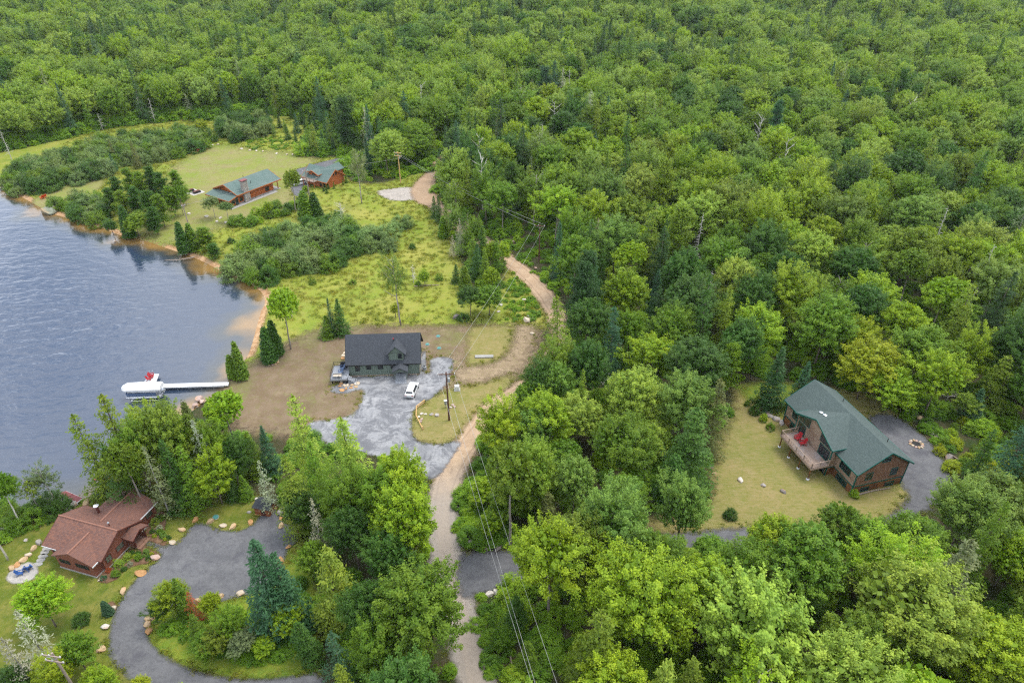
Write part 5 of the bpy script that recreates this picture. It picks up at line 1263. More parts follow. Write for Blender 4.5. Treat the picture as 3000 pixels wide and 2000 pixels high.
# --- right house -----------------------------------------------------
def balcony_house():
    h = thing('balcony_house', 'brown wood-sided house with green shingle roof, front gable and long wooden balcony', 'house', (48.22, 94.97, 0), -1.309)
    L, D, ze, zr = 19.36, 10.36, 4.83, 8.25
    zb = 1.75
    w = MB(); gable_walls(w, .5, L-.5, .5, D-.5, zb, ze, zr, .5); w.build('wall', 'lap_grey', h)
    e = MB(); ym = D/2; s = (zr-ze)/ym; e.extrude([(.52, zb), (D-.52, zb), (D-.52, ze+s*.5-.22), (ym, zr-.23), (.52, ze+s*.5-.22)], 'x', L-.5, L-.485); e.build('gable_siding', 'lap_brown', h)
    b = MB(); b.box((.53, .53, -.9), (L-.53, D-.53, zb)); b.build('lower_wall', 'vert_brown', h)
    fo = MB(); fo.box((.49, .49, -.9), (L-.49, D-.49, -.05)); fo.build('foundation', 'found', h)
    g = MB()
    g.box((.45, .44, zb-.1), (5.0, .5, zb+.08)); g.box((14.1, .44, zb-.1), (L-.44, .5, zb+.08)); g.box((L-.5, .5, zb-.1), (L-.44, D-.45, zb+.08))
    for x, y in ((L-.5, .5), (L-.5, D-.5), (.5, .5), (.5, D-.5)): g.cbox((x, y, 2.3), (.17, .17, 4.75))
    g.build('green_trim', 'trim_green', h)
    r = MB(); roof_slabs(r, 0, L, 0, D, ze, zr); ro = r.build('roof', 'roof_green', h)
    f = MB(); fold_fascia(f, 0, L, 0, D, ze, zr, .24, .08); f.build('fascia', 'trim_green', ro)
    window(h, 'front', .5, 15.2, 17.5, 2.75, 4.15, 'trim_green', 2); window(h, 'front', .5, 15.3, 17.5, .35, 1.25, 'trim_green', 1, 1)
    window(h, 'front', .5, 2.3, 4.4, 2.75, 4.15, 'trim_green', 2); window(h, 'front', .5, 2.5, 3.7, .55, 1.4, 'trim_green', 1)
    X = L-.485
    window(h, 'right', X, 2.35, 3.45, 2.75, 4.15, 'trim_green', 1, 0, .07); window(h, 'right', X, 6.95, 8.05, 2.7, 4.1, 'trim_green', 1, 0, .07)
    window(h, 'right', X, 4.5, 5.85, 6.0, 6.75, 'trim_green', 1); window(h, 'right', L-.53, 2.35, 3.7, .2, .95, 'trim_green', 1); window(h, 'right', L-.53, 6.95, 8.4, .3, 1.0, 'trim_green', 1)
    for y0, z0 in ((2, 3), (5, 3), (8, 3)): window(h, 'left', .5, y0, y0+1.1, 2.9, 4.1, 'trim_green', 1)
    for x0 in (2, 6, 11, 15): window(h, 'back', D-.5, x0, x0+1.2, 2.8, 4.1, 'trim_green', 1)
    # projecting gable
    by = -.75; x0, x1, xm = 4.95, 14.1, 9.52
    bw = MB(); bw.extrude([(x0, zb), (x1, zb), (x1, 5.75), (xm, 8.0), (x0, 5.75)], 'y', by, 3.); bo = bw.build('front_gable', 'lap_grey', h)
    bl = MB(); bl.box((x0+.03, by+.03, -.9), (x1-.03, .5, zb)); bl.build('lower_wall', 'vert_brown', h)
    br = MB(); roof_slabs_y(br, -1.15, 5.1, 4.5, 14.5, 5.78, 8.2, .16); bro = br.build('gable_roof', 'roof_green', bo)
    gt = MB()
    for (xa, za), (xb, zb2) in (((4.5, 5.8), (xm, 8.22)), ((xm, 8.22), (14.5, 5.8))): gt.extrude([(xa, za), (xb, zb2), (xb, zb2-.28), (xa, za-.28)], 'y', -1.23, -1.153)
    gt.box((4.43, -1.15, 5.55), (4.497, 1.6, 5.79)); gt.box((14.503, -1.15, 5.55), (14.57, 1.6, 5.79))
    gt.cbox((x0, by, 3.5), (.17, .17, 4.4)); gt.cbox((x1, by, 2.2), (.17, .17, 7.0)); gt.box((x0, by-.05, zb-.1), (x1, by-.003, zb+.08)); gt.box((x1+.003, by, zb-.1), (x1+.05, .5, zb+.08)); gt.build('trim', 'trim_green', bo)
    def trap(u0, u1, z0, za, zc):
        m = MB(); o = .1; m.extrude([(u0-o, z0-o), (u1+o, z0-o), (u1+o, zc+o), (u0-o, za+o)], 'y', by-.05, by-.003); w_ = m.build('window', 'trim_green', bo)
        p = MB(); mid = (u0+u1)/2; zm = (za+zc)/2
        p.extrude([(u0, z0), (mid-.05, z0), (mid-.05, zm-.02), (u0, za)], 'y', by-.065, by-.053); p.extrude([(mid+.05, z0), (u1, z0), (u1, zc), (mid+.05, zm+.02)], 'y', by-.065, by-.053); p.build('pane', 'glass', w_)
    trap(5.4, 8.0, 5.1, 5.55, 6.75); trap(11.0, 13.7, 5.1, 6.75, 5.5)
    window(bo, 'front', by, 5.5, 7.4, 2.75, 4.7, 'trim_green', 1, name='patio_door'); window(bo, 'front', by, 11.3, 13.7, 2.75, 4.7, 'trim_green', 1, name='patio_door')
    window(h, 'front', by+.03, 11.4, 13.6, -.3, 1.55, 'trim_green', 1, name='patio_door'); window(h, 'front', by+.03, 6, 8, -.3, 1.55, 'trim_green', 1, name='patio_door')
    pipe(h, 'chimney_flue', 7.15, 1.6, 5.9, 7.1, .17, 'steel', 'steel'); pipe(h, 'chimney_flue', 8.5, 1.2, 6.6, 7.7, .17, 'steel', 'steel')
    pipe(h, 'vent_pipe', 5.0, 7.6, 6.5, 7.4, .06, 'black'); pipe(h, 'vent_pipe', 15.3, 8.2, 6.1, 7.0, .06, 'black')
    # balcony
    k = MB(); k.box((5.9, -4.1, 2.42), (14.4, by-.08, 2.6)); k.build('balcony_deck', 'deck_wood', h)
    fa = MB(); fa.box((5.85, -4.17, 2.25), (14.45, -4.103, 2.58)); fa.box((14.403, -4.1, 2.25), (14.46, by-.1, 2.58)); fa.box((5.84, -4.1, 2.25), (5.897, by-.1, 2.58)); fa.build('balcony_beam', 'rail_wood', h)
    rail(h, [(5.95, by-.15), (5.95, -4.05), (14.35, -4.05), (14.35, by-.15)], 2.6, 1.0, 'rail_wood', .2, .12, bw=.06)
    for x in (6.2, 8.9, 11.6, 14.2):
        q = MB(); q.cbox((x, -3.95, 1.1), (.15, .15, 2.3)); po = q.build('balcony_post', 'vert_brown', h)
        q = MB(); q.lathe([(.28, -.3), (.28, .12), (.2, .2)], 10, (x, -3.95, 0)); q.build('footing', 'white', po)
    return h
balcony_house()

# --- brown house -----------------------------------------------------
def brown_house():
    h = thing('brown_house', 'red-brown shingled house with three gables and a covered porch beside the lake', 'house', (-66.57, 64.68, 0), -.2845)
    L, D, ze, zr = 10.27, 7.81, 2.65, 4.63
    w = MB(); gable_walls(w, .5, L-.5, .5, D-.5, .2, ze, zr, .5, .18)
    wx = MB(); wx.extrude([(2.85, .2), (9.58, .2), (9.58, 2.62), (6.16, 3.92), (2.85, 2.62)], 'y', D-.6, 11.05)
    wc = MB(); wc.extrude([(3.1, .2), (9.35, .2), (9.35, 2.58), (6.15, 3.9), (3.1, 2.58)], 'y', -.85, .6)
    wl = w.build('wall', 'lap_red', h); wx.build('wall', 'lap_red', h); wc.build('wall', 'lap_red', h)
    fo = MB(); fo.box((.4, .4, -.3), (L-.42, D-.4, .2)); fo.box((2.75, D-.4, -.3), (9.68, 11.15, .2)); fo.box((3.0, -.95, -.3), (9.45, .4, .2)); fo.build('foundation', 'found', h)
    r = MB(); roof_slabs(r, 0, L, 0, D, ze, zr, .15); ra = r.build('roof', 'roof_brown', h)
    rb = MB(); roof_slabs_y(rb, 4.3, 11.47, 2.37, 9.95, ze+.01, 4.12, .15); rbo = rb.build('roof', 'roof_brown', h)
    rc = MB(); roof_slabs_y(rc, -1.05, 3.0, 2.62, 9.68, 2.56, 4.1, .15); rco = rc.build('roof', 'roof_brown', h)
    for o, (a, b) in ((ra, ((-.02, D/2, zr+.03), (L+.02, D/2, zr+.03))), (rbo, ((6.16, 4.9, 4.15), (6.16, 11.49, 4.15))), (rco, ((6.15, -1.07, 4.13), (6.15, 2.9, 4.13)))):
        m = MB(); m.tube([a, b], .12, n=6); m.build('ridge_cap', 'ridge_brown', o)
    f = MB(); fold_fascia(f, 0, L, 0, D, ze-.005, zr-.005, .2, .06); f.build('fascia', 'trim_brown', ra)
    for a_, b_ in (((9.955, 7.9, 2.5), (10.05, 11.47, 2.64)), ((9.69, -1.05, 2.4), (9.78, 0, 2.55)), ((0, -.12, 2.5), (2.6, -.065, 2.64))):
        gu = MB(); gu.box(a_, b_); gu.build('gutter', 'white', h)
    for u, a in ((1.05, .9),): window(h, 'right', L-.5, 1.0, 1.85, 1.0, 2.0, 'trim_brown', 1, 1, pane='pane_grey')
    window(h, 'right', L-.5, 2.95, 4.2, 1.1, 1.95, 'trim_brown', 1, 1, pane='pane_grey'); window(h, 'right', 9.58, 9.1, 10.3, 1.2, 2.0, 'trim_brown', 1, 1, pane='pane_grey')
    window(h, 'front', -.85, 3.7, 5.3, 1.45, 2.0, 'trim_black', 3, 0); window(h, 'front', -.85, 6.5, 8.5, 1.45, 2.0, 'trim_black', 3, 0)
    window(h, 'left', .5, 2, 4, 1, 2.2, 'trim_black', 1); window(h, 'front', .5, 1.0, 2.2, .4, 2.1, 'trim_black', 0, 0)
    window(h, 'left', 2.85, 8.5, 10.3, .6, 2.1, 'trim_black', 1); window(h, 'back', 11.05, 4, 6.5, .6, 2.1, 'trim_black', 2)
    # porch
    p = MB(); p.box((L-.46, 4.75, .22), (11.3, 6.95, .4)); p.build('porch_floor', 'deck_red', h)
    s = MB(); s.box((11.303, 4.8, .05), (11.75, 6.9, .22)); s.build('step', 'deck_red', h)
    for y in (4.85, 6.85):
        q = MB(); q.cbox((11.15, y, 1.3), (.16, .16, 1.86)); q.build('porch_post', 'trim_brown', h)
    q = MB(); roof_slabs(q, L-.5, 11.65, 4.35, 7.45, 2.4, 3.15, .12); pr = q.build('porch_roof', 'roof_brown', h)
    g = MB(); g.extrude([(4.7, 2.3), (7.1, 2.3), (5.9, 2.9)], 'x', 11.2, 11.28); fold_fascia(g, L-.45, 11.65, 4.35, 7.45, 2.395, 3.145, .17, .05); g.build('gable', 'trim_brown', pr)
    sd = MB(); sd.box((L-.49, 4.86, .4), (11.1, 4.93, 1.35)); sd.box((L-.49, 6.8, .4), (11.1, 6.87, 1.35)); sd.build('porch_side', 'lap_red', h)
    d = MB(); d.box((L-.495, 5.3, .4), (L-.44, 6.2, 2.25)); do = d.build('door', 'blue', h); k = MB(); k.cbox((L-.41, 5.42, 1.3), (.06, .06, .12)); k.build('handle', 'steel', do)
    pipe(h, 'chimney_flue', 3.7, 6.9, 2.8, 4.4, .2, 'trim_brown', 'steel'); pipe(h, 'vent_pipe', 8.24, 4.5, 4.1, 4.85, .08, 'trim_brown', 'galv')
M['pane_grey'] = surf_mat('pane with painted reflection', (.12, .14, .11), (.06, .08, .06), scale=1.5, rough=.1, spec=.6)  # pale mottled reflection is painted into the pane's base colour
brown_house()

# --- log house -------------------------------------------------------
def log_house():
    h = thing('log_house', 'long orange log house with faded green roof and big fieldstone chimney', 'house', (-82.68, 195.34, 0), .995)
    L, D, ze, zr = 16.91, 11.41, 3.26, 5.5
    w = MB(); gable_walls(w, .9, 13.9, 1.0, D-1.0, .45, ze, zr, 1.0); w.build('wall', 'log_wall', h)
    lg = MB()
    for i in range(9):
        z = .6+.29*i; lg.tube([(.7, .98, z), (14.1, .98, z)], .155, n=8); lg.tube([(13.92, .8, z+.14), (13.92, D-.8, z+.14)], .155, n=8)
    lg.build('log_courses', 'log_wall', h)
    b = MB(); b.box((.75, .8, -.3), (14.05, D-.8, .45)); b.build('foundation', 'stone_grey', h)
    pt = MB(); pt.box((-3.3, -.7, -.2), (14.4, .78, .06)); pt.box((14.1, .8, -.2), (16.9, D-.6, .1)); pt.build('patio', 'slab', h)
    r = MB(); roof_slabs(r, 0, L, 0, D, ze, zr, .18); ro = r.build('roof', 'roof_green2', h)
    f = MB(); fold_fascia(f, 0, L, 0, D, ze, zr, .32, .1); f.build('fascia', 'trim_log', ro)
    for y in (1.3, 4.2, 7.4, 10.2):
        q = MB(); q.tube([(16.2, y, 0), (16.2, y, ze+(zr-ze)*(1-abs(y-D/2)/(D/2))-.2)], .17, n=8); q.build('porch_post', 'trim_log', h)
    # lower lean-to roof towards the lake
    lr = MB(); lr.extrude([(-3.1, 2.35), (.6, 3.2), (.6, 3.05), (-3.1, 2.2)], 'y', .15, D-.15); lo = lr.build('lower_roof', 'roof_green2', h)
    lf = MB(); lf.box((-3.2, .1, 2.05), (-3.103, D-.1, 2.36)); lf.extrude([(-3.1, 2.36), (.6, 3.21), (.6, 2.95), (-3.1, 2.1)], 'y', .04, .147); lf.build('fascia', 'trim_log', lo)
    lw = MB(); lw.box((-2.1, 1.0, .3), (.85, D-1.0, 2.35)); lw.build('wall', 'vert_orange', h)
    window(h, 'front', 1.0, -1.8, -.5, .7, 2.0, 'trim_log', 0); window(h, 'front', 1.0, -.2, .55, .35, 2.1, 'trim_green', 0, name='door'); window(h, 'front', .83, 1.3, 2.1, .9, 1.9, 'trim_black', 0)
    window(h, 'front', .83, 11.0, 12.3, .9, 2.0, 'trim_black', 1)
    for y in (1.6, 4.2, 6.8): window(h, 'left', -2.1, y, y+2.0, .7, 2.0, 'trim_log', 1)
    gb = MB(); ym = D/2
    for y0, y1 in ((.3, ym), (ym, D-.3)):
        zf = lambda y: ze+(zr-ze)*(1-abs(y-ym)/ym)-.36
        gb.extrude([(y0, zf(y0)), (y1, zf(y1)), (y1, zf(y1)-.22), (y0, zf(y0)-.22)], 'x', .25, .45)
    gb.build('gable_truss', 'trim_log', h)
    c = MB(); c.extrude([(2.55, -.2), (4.75, -.2), (4.6, 3.0), (4.5, 6.45), (2.8, 6.45), (2.7, 3.0)], 'y', .05, 1.3); co = c.build('chimney', 'stone_grey', h)
    cc = MB(); cc.box((2.6, -.1, 6.75), (4.7, 1.45, 6.9)); cc.build('cap', 'redpanel', co)
    cl = MB()
    for x in (2.9, 4.4):
        for y in (.15, 1.2): cl.cbox((x, y, 6.6), (.18, .18, .3))
    cl.build('cap_support', 'stone_grey', co)
    pipe(h, 'vent_pipe', 7.5, 2.6, 4.0, 5.1, .07, 'black'); pipe(h, 'vent_pipe', 8.5, 7.2, 4.6, 5.6, .07, 'black')
log_house()

# --- log garage ------------------------------------------------------
def log_garage():
    h = thing('log_garage', 'smaller orange timber building with green roof, dormer and little balcony behind the log house', 'house', (-68.64, 214.53, 0), -.55)
    L, D, ze, zr = 11.44, 8.83, 2.23, 5.29
    w = MB(); gable_walls(w, .7, L-.5, .6, D-.6, -.2, ze, zr, .6); w.build('wall', 'vert_orange', h)
    r = MB(); roof_slabs(r, 0, L, 0, D, ze, zr, .18); ro = r.build('roof', 'roof_green2', h)
    f = MB(); fold_fascia(f, 0, L, 0, D, ze, zr, .3, .1); f.build('fascia', 'trim_log', ro)
    window(h, 'right', L-.5, 3.5, 4.2, 3.3, 4.2, 'trim_log', 0); window(h, 'right', L-.5, 4.6, 5.3, 3.3, 4.2, 'trim_log', 0)
    window(h, 'front', .6, 7.6, 8.6, .3, 1.8, 'trim_log', 0); window(h, 'front', .6, 9.3, 10.2, .3, 1.8, 'trim_log', 0)
    dw = MB(); dw.extrude([(2.5, 2.0), (6.9, 2.0), (6.9, 3.9), (4.7, 4.85), (2.5, 3.9)], 'y', 1.3, 4.0); do = dw.build('dormer', 'vert_orange', h)
    dr = MB(); roof_slabs_y(dr, .6, 4.4, 1.9, 7.5, 3.82, 5.02, .15); dro = dr.build('dormer_roof', 'roof_green2', do)
    g = MB()
    for (xa, za), (xb, zb) in (((1.9, 3.84), (4.7, 5.04)), ((4.7, 5.04), (7.5, 3.84))): g.extrude([(xa, za), (xb, zb), (xb, zb-.28), (xa, za-.28)], 'y', .5, .597)
    g.box((7.503, .6, 3.6), (7.57, 3.2, 3.84)); g.build('trim', 'trim_log', dro)
    window(do, 'front', 1.3, 4.1, 5.6, 2.35, 3.8, 'trim_log', 1, name='balcony_door'); window(do, 'right', 6.9, 1.7, 2.4, 3.1, 3.6, 'trim_log', 0)
    k = MB(); k.box((2.3, -1.6, 2.1), (7.4, 1.28, 2.25)); k.build('balcony_deck', 'deck_wood', h)
    rail(h, [(2.35, 1.2), (2.35, -1.55), (7.35, -1.55), (7.35, 1.2)], 2.25, .95, 'rail_wood', .2, .09)
    for x in (2.5, 4.9, 7.2):
        q = MB(); q.cbox((x, -1.4, 1.0), (.16, .16, 2.2)); q.build('balcony_post', 'trim_log', h)
    wg = MB(); wg.extrude([(3.6, -.2), (7.2, -.2), (7.2, 2.95), (5.4, 4.1), (3.6, 2.95)], 'y', 6.5, 11.8); wg.build('wing', 'vert_orange', h)
    wr = MB(); roof_slabs_y(wr, 4.9, 12.2, 3.1, 7.7, 2.95, 4.5, .16); wr.build('wing_roof', 'roof_green2', h)
log_garage()

# --- shed ------------------------------------------------------------
def shed():
    (xa, ya), (xb, yb) = at(749, 1506), at(791, 1514); yaw = math.atan2(yb-ya, xb-xa); k_ = math.hypot(xb-xa, yb-ya)/3.
    cx, cy = (xa+xb)/2-math.sin(yaw)*1.25*k_, (ya+yb)/2+math.cos(yaw)*1.25*k_
    h = thing('shed', 'small log-sided shed with a black metal roof at the end of the gravel parking', 'shed', (cx, cy, 0), yaw); h.scale = (k_,)*3
    w = MB(); w.extrude([(-1.25, -.1), (1.25, -.1), (1.25, 1.75), (-1.25, 1.95)], 'x', -1.5, 1.5); w.build('wall', 'shed_log', h)
    b = MB(); b.box((-1.65, -1.4, -.1), (1.65, 1.4, .05)); b.build('base', 'timber', h)
    r = MB(); r.extrude([(-1.5, 1.98), (.15, 2.4), (1.5, 1.95), (1.5, 1.87), (.15, 2.3), (-1.5, 1.9)], 'x', -1.8, 1.8); r.build('roof', 'roof_metal', h)
    d = MB(); d.box((-.2, -1.31, .08), (.75, -1.253, 1.65)); do = d.build('door', 'trim_brown', h); k = MB(); k.cbox((.62, -1.34, .9), (.06, .06, .16)); k.build('handle', 'steel', do)
    window(h, 'front', -1.31, .05, .5, 1.0, 1.4, 'black', 0, fw=.05)
shed()
# ------------------------------------------------------------------ loose things
def suv(name, label, x, y, rz):
    h = thing(name, label, 'car', (x, y, 0), rz)
    # stations along the length: (y, half width, sill z, belt z, roof z, roof half width); nose at +y
    st = [(-2.32, .78, .45, .72, .74, .74), (-2.28, .86, .36, .98, 1.0, .80), (-2.05, .90, .30, 1.05, 1.2, .66), (-1.75, .92, .29, 1.06, 1.56, .62), (-1.2, .93, .28, 1.05, 1.67, .63), (-.2, .93, .28, 1.03, 1.69, .64), (.45, .93, .28, 1.02, 1.62, .63),
          (.85, .93, .28, 1.01, 1.36, .68), (1.2, .92, .28, 1.0, 1.06, .76), (1.8, .90, .29, .94, .97, .74), (2.15, .84, .32, .82, .84, .7), (2.33, .72, .4, .66, .68, .66)]
    m = MB(); ring = lambda y, w, zs, zb, zr, wr: [(-w*.94, y, zs), (-w, y, (zs+zb)/2), (-w*.97, y, zb), (-wr, y, zr-.04), (-wr*.85, y, zr), (wr*.85, y, zr), (wr, y, zr-.04), (w*.97, y, zb), (w, y, (zs+zb)/2), (w*.94, y, zs)]
    vs = [p for s in st for p in ring(*s)]; k = 10
    fs = [(i*k+j, i*k+(j+1) % k, (i+1)*k+(j+1) % k, (i+1)*k+j) for i in range(len(st)-1) for j in range(k)]
    fs += [tuple(range(k))[::-1], tuple(range((len(st)-1)*k, len(st)*k))]
    m.add(vs, fs); b = m.build('body', 'carpaint', h, smooth=True, bevel=.03)
    def quadpanel(nm, pts, mat='glass', th=.02):
        p = MB(); c = sum((Vector(q) for q in pts), Vector())/4; nrm = (Vector(pts[1])-Vector(pts[0])).cross(Vector(pts[2])-Vector(pts[0])).normalized()
        if nrm.dot(c-Vector((0, 0, .9))) < 0: nrm = -nrm
        A = [Vector(q)+nrm*th for q in pts]; B = [Vector(q)-nrm*.03 for q in pts]
        p.add(A+B, [(0, 1, 2, 3), (7, 6, 5, 4), (0, 4, 5, 1), (1, 5, 6, 2), (2, 6, 7, 3), (3, 7, 4, 0)]); return p.build(nm, mat, h)
    quadpanel('windshield', [(-.78, 1.18, 1.08), (.78, 1.18, 1.08), (.58, .5, 1.58), (-.58, .5, 1.58)])
    quadpanel('rear_window', [(-.66, -2.03, 1.2), (.66, -2.03, 1.2), (.55, -1.8, 1.5), (-.55, -1.8, 1.5)])
    for s in (-1, 1):
        quadpanel('side_window', [(s*.895, .75, 1.08), (s*.655, .42, 1.55), (s*.66, -.45, 1.6), (s*.9, -.45, 1.09)])
        quadpanel('side_window', [(s*.9, -.55, 1.09), (s*.66, -.55, 1.6), (s*.645, -1.55, 1.53), (s*.885, -1.7, 1.12)])
        q = MB(); q.cbox((s*.62, 2.22, .72), (.34, .16, .14)); q.build('headlight', 'galv', h, bevel=.02)
        q = MB(); q.cbox((s*.64, -2.27, .9), (.36, .1, .16)); q.build('taillight', 'red', h, bevel=.02)
        q = MB(); q.cbox((s*1.03, .72, 1.08), (.2, .12, .16)); q.build('mirror', 'carpaint', h, bevel=.03)
        for y in (-1.42, 1.42):
            t = MB(); t.lathe([(.2, -.11), (.33, -.11), (.345, -.05), (.345, .05), (.33, .11), (.2, .11)], 20); t.rot(Matrix.Translation((s*.84, y, .345)) @ Matrix.Rotation(PI/2, 4, 'Y'))
            w = t.build('wheel', 'rubber', h); r = MB(); r.lathe([(.05, -.1), (.21, -.1), (.2, .115), (.06, .125)], 14); r.rot(Matrix.Translation((s*.845, y, .345)) @ Matrix.Rotation(s*PI/2, 4, 'Y')); r.build('rim', 'rim', w)
    q = MB(); q.cbox((0, -2.3, .55), (1.5, .1, .2)); q.build('rear_bumper', 'galv', h, bevel=.02)
    q = MB(); q.cbox((0, 2.3, .5), (1.3, .1, .22)); q.build('grille', 'black', h, bevel=.02)
    return h
suv('parked_car', 'white sport utility car parked on the gravel in front of the dark house', -19.05, 103.35, -.12)
x, y = at(879, 541); suv('parked_car', 'white car parked beside the log garage balcony', x, y, 2.3)

# --- adirondack chairs
def chair_proto(mat):
    h = thing('adirondack_chair', 'chair', 'chair', (0, 0, 0))
    s = MB(); s.extrude([(-.05, .38), (.55, .26), (.55, .23), (-.05, .35)], 'x', -.28, .28); s.rot(Matrix.Rotation(PI/2*0, 4, 'Z')); s.build('seat', mat, h)
    b = MB()
    for i in range(5): 
        x = -.24+.12*i; top = 1.02+.06*(1-abs(i-2)/2); b.extrude([(-.02, .3), (.02, .3), (-.38, top), (-.42, top)], 'x', x-.05, x+.05)
    b.build('backrest', mat, h)
    for s_ in (-1, 1):
        a = MB(); a.box((s_*.36-.07, -.3, .55), (s_*.36+.07, .55, .58)); a.build('armrest', mat, h)
        l = MB(); l.box((s_*.33-.03, .44, 0), (s_*.33+.03, .54, .55)); l.build('leg', mat, h)
        l = MB(); l.extrude([(-.45, 0), (-.35, 0), (.1, .33), (0, .38)], 'x', s_*.33-.03, s_*.33+.03); l.build('leg', mat, h)
    return h
PRO = {}
def chair(mat, x, y, z, face, label, group, k=1.0):
    if mat not in PRO:
        PRO[mat] = o = chair_proto(mat); o.location = (x, y, z); o.rotation_euler = (0, 0, face); o['label'] = label; o['group'] = group
    else: o = dup(PRO[mat], (x, y, z), face, label, group)
    o.scale = (k, k, k); return o
g = 'red chairs on the wooden balcony'
def hl(hx, hy, yaw, x, y): return hx+math.cos(yaw)*x-math.sin(yaw)*y, hy+math.sin(yaw)*x+math.cos(yaw)*y
bh = lambda x, y: hl(48.22, 94.97, -1.309, x, y)
chair('red', *bh(7.6, -1.9), 2.6, -1.309+PI+.3, 'red chair on the balcony, the one farther from the viewer', g, 1.15)
chair('red', *bh(9.0, -1.9), 2.6, -1.309+PI-.2, 'red chair on the balcony, the one nearer the viewer', g, 1.15)
tbl = MB(); tbl.lathe([(.03, .02), (.03, .45), (.24, .45), (.24, .48)], 12)
x, y = bh(8.3, -1.7); tt = thing('side_table', 'small round table between the two red balcony chairs', 'table', (x, y, 2.6)); tb = tbl.build('table_top', 'galv', tt)
g = 'red chairs on the lawn'
for (u, v), l, f in (((584, 442), 'orange-red lawn chair at the top of the log house field, left one', 2.4), ((601, 438), 'orange-red lawn chair at the top of the log house field, right one', 2.4), ((126, 583), 'orange-red lawn chair near the big shore boulder, left one', 1.), ((133, 580), 'orange-red lawn chair near the big shore boulder, right one', 1.)):
    chair('orange', *at(u, v), 0, f, l, g, 1.3)
dh = lambda x, y: hl(-32.3, 107.76, .0524, x, y)
g = 'navy chairs on the grey deck'
chair('navy', *dh(-.95, .1), 1.2, 1.9, 'navy cushioned chair on the grey deck, nearer the white bench', g, 1.15); chair('navy', *dh(-.8, 1.5), 1.2, 1.9, 'navy cushioned chair on the grey deck, nearer the grill', g, 1.15)
# grill and bench on the deck
x, y = dh(-.85, 2.35); gr = thing('grill', 'black barbecue grill at the back of the grey deck', 'grill', (x, y, 1.2), .05)
m = MB(); m.cbox((0, 0, .45), (1.3, .55, .9)); m.build('cabinet', 'black', gr, bevel=.02); m = MB(); m.extrude([(-.27, .9), (.27, .9), (.2, 1.15), (-.12, 1.22)], 'x', -.45, .45); m.build('lid', 'black', gr, bevel=.02)
x, y = dh(-1.55, -1.2); bn = thing('bench', 'low deck sofa with pale cushion at the deck railing', 'bench', (x, y, 1.2), .0524)
m = MB(); m.cbox((0, 0, .2), (1.7, .7, .38)); m.build('frame', 'galv', bn, bevel=.02); m = MB(); m.cbox((0, -.05, .46), (1.6, .5, .14)); m.build('cushion', 'cream', bn, bevel=.04)
m = MB(); m.cbox((0, .3, .55), (1.7, .1, .5)); m.build('backrest', 'galv', bn, bevel=.02)
# air conditioner
x, y = dh(15.0, 1.9); ac = thing('air_conditioner', 'grey air conditioner unit on a pad at the end of the dark house', 'air conditioner', (x, y, 0), .05)
m = MB(); m.cbox((0, 0, .05), (1., 1., .12)); m.build('base', 'stone_tan', ac); m = MB(); m.lathe([(.4, .11), (.4, .95), (.34, 1.0)], 18); m.build('casing', 'galv', ac); m = MB(); m.lathe([(.27, 1.003), (.27, 1.02)], 16); m.build('fan_grille', 'black', ac)

# --- dock, swim platform, boat lift, boat ---------------------------------
def lay(u, v, z): x, y = at(u, v, z); return (x, y)
def plank_deck(name, label, cat, quad, z, th=.22, mat='white'):
    c = [sum(p[i] for p in quad)/4 for i in (0, 1)]
    o = thing(name, label, cat, (c[0], c[1], 0)); q = [(p[0]-c[0], p[1]-c[1]) for p in quad]
    m = MB(); m.extrude(q, 'z', z-th*.55, z); d = m.build('deck', mat, o)
    f = MB(); q2 = [(p[0]*1.004, p[1]*1.004) for p in q]; f.extrude(q2, 'z', z-th, z-th*.56); f.build('frame', 'alu', o)
    return o, q
dl = [lay(476, 1135.5, .35), lay(665, 1128, .35), lay(671, 1118, .35), lay(640, 1120.5, .35)]
do, q = plank_deck('dock', 'long white floating dock from the shore to the boat lift', 'dock', [lay(474, 1135.5, .35), lay(668, 1128.5, .35), lay(671, 1118.5, .35), lay(474, 1124, .35)], .35)
for i in range(6):
    t = .05+.18*i; ax, ay = q[0][0]+(q[1][0]-q[0][0])*t, q[0][1]+(q[1][1]-q[0][1])*t
    m = MB(); m.tube([(ax, ay-.03, -1.6), (ax, ay-.03, .7 if i % 2 else .45)], .035, n=6); m.build('leg', 'alu', do)
po, q = plank_deck('swim_platform', 'white swim platform with a ladder behind the boat lift', 'dock', [lay(415, 1129, .35), lay(452, 1129, .35), lay(466, 1095, .35), lay(438, 1095, .35)], .35)
m = MB()
for k in (-.3, .3):
    m.tube([(q[2][0]-1.3+k, q[2][1]+.03, -.5), (q[2][0]-1.3+k, q[2][1]+.03, 1.2), (q[2][0]-1.3+k, q[2][1]-.35, 1.25), (q[2][0]-1.3+k, q[2][1]-.35, .35)], .03, n=6)
m.build('ladder', 'alu', po)
g = 'red chairs on the swim platform'
for (u, v), l in (((443, 1102), 'red chair on the white swim platform, farthest from the canopy'), ((441, 1107), 'red chair on the white swim platform, middle of three'), ((435, 1113), 'red chair on the white swim platform, nearest the canopy')):
    chair('red', *lay(u, v, .35), .35, -1.3, l, g, .95)
cl = [lay(358, 1146, 2.4), lay(466, 1142, 2.4), lay(476, 1116, 2.4), lay(372, 1121, 2.4)]
bc = [sum(p[i] for p in cl)/4 for i in (0, 1)]; ang = math.atan2(cl[1][1]-cl[0][1], cl[1][0]-cl[0][0])
bl = thing('boat_lift', 'boat lift with a long white canvas canopy at the end of the dock', 'boat lift', (bc[0], bc[1], 0), ang)
Lc = math.hypot(cl[1][0]-cl[0][0], cl[1][1]-cl[0][1])/2; Wc = math.hypot(cl[3][0]-cl[0][0], cl[3][1]-cl[0][1])/2*.92
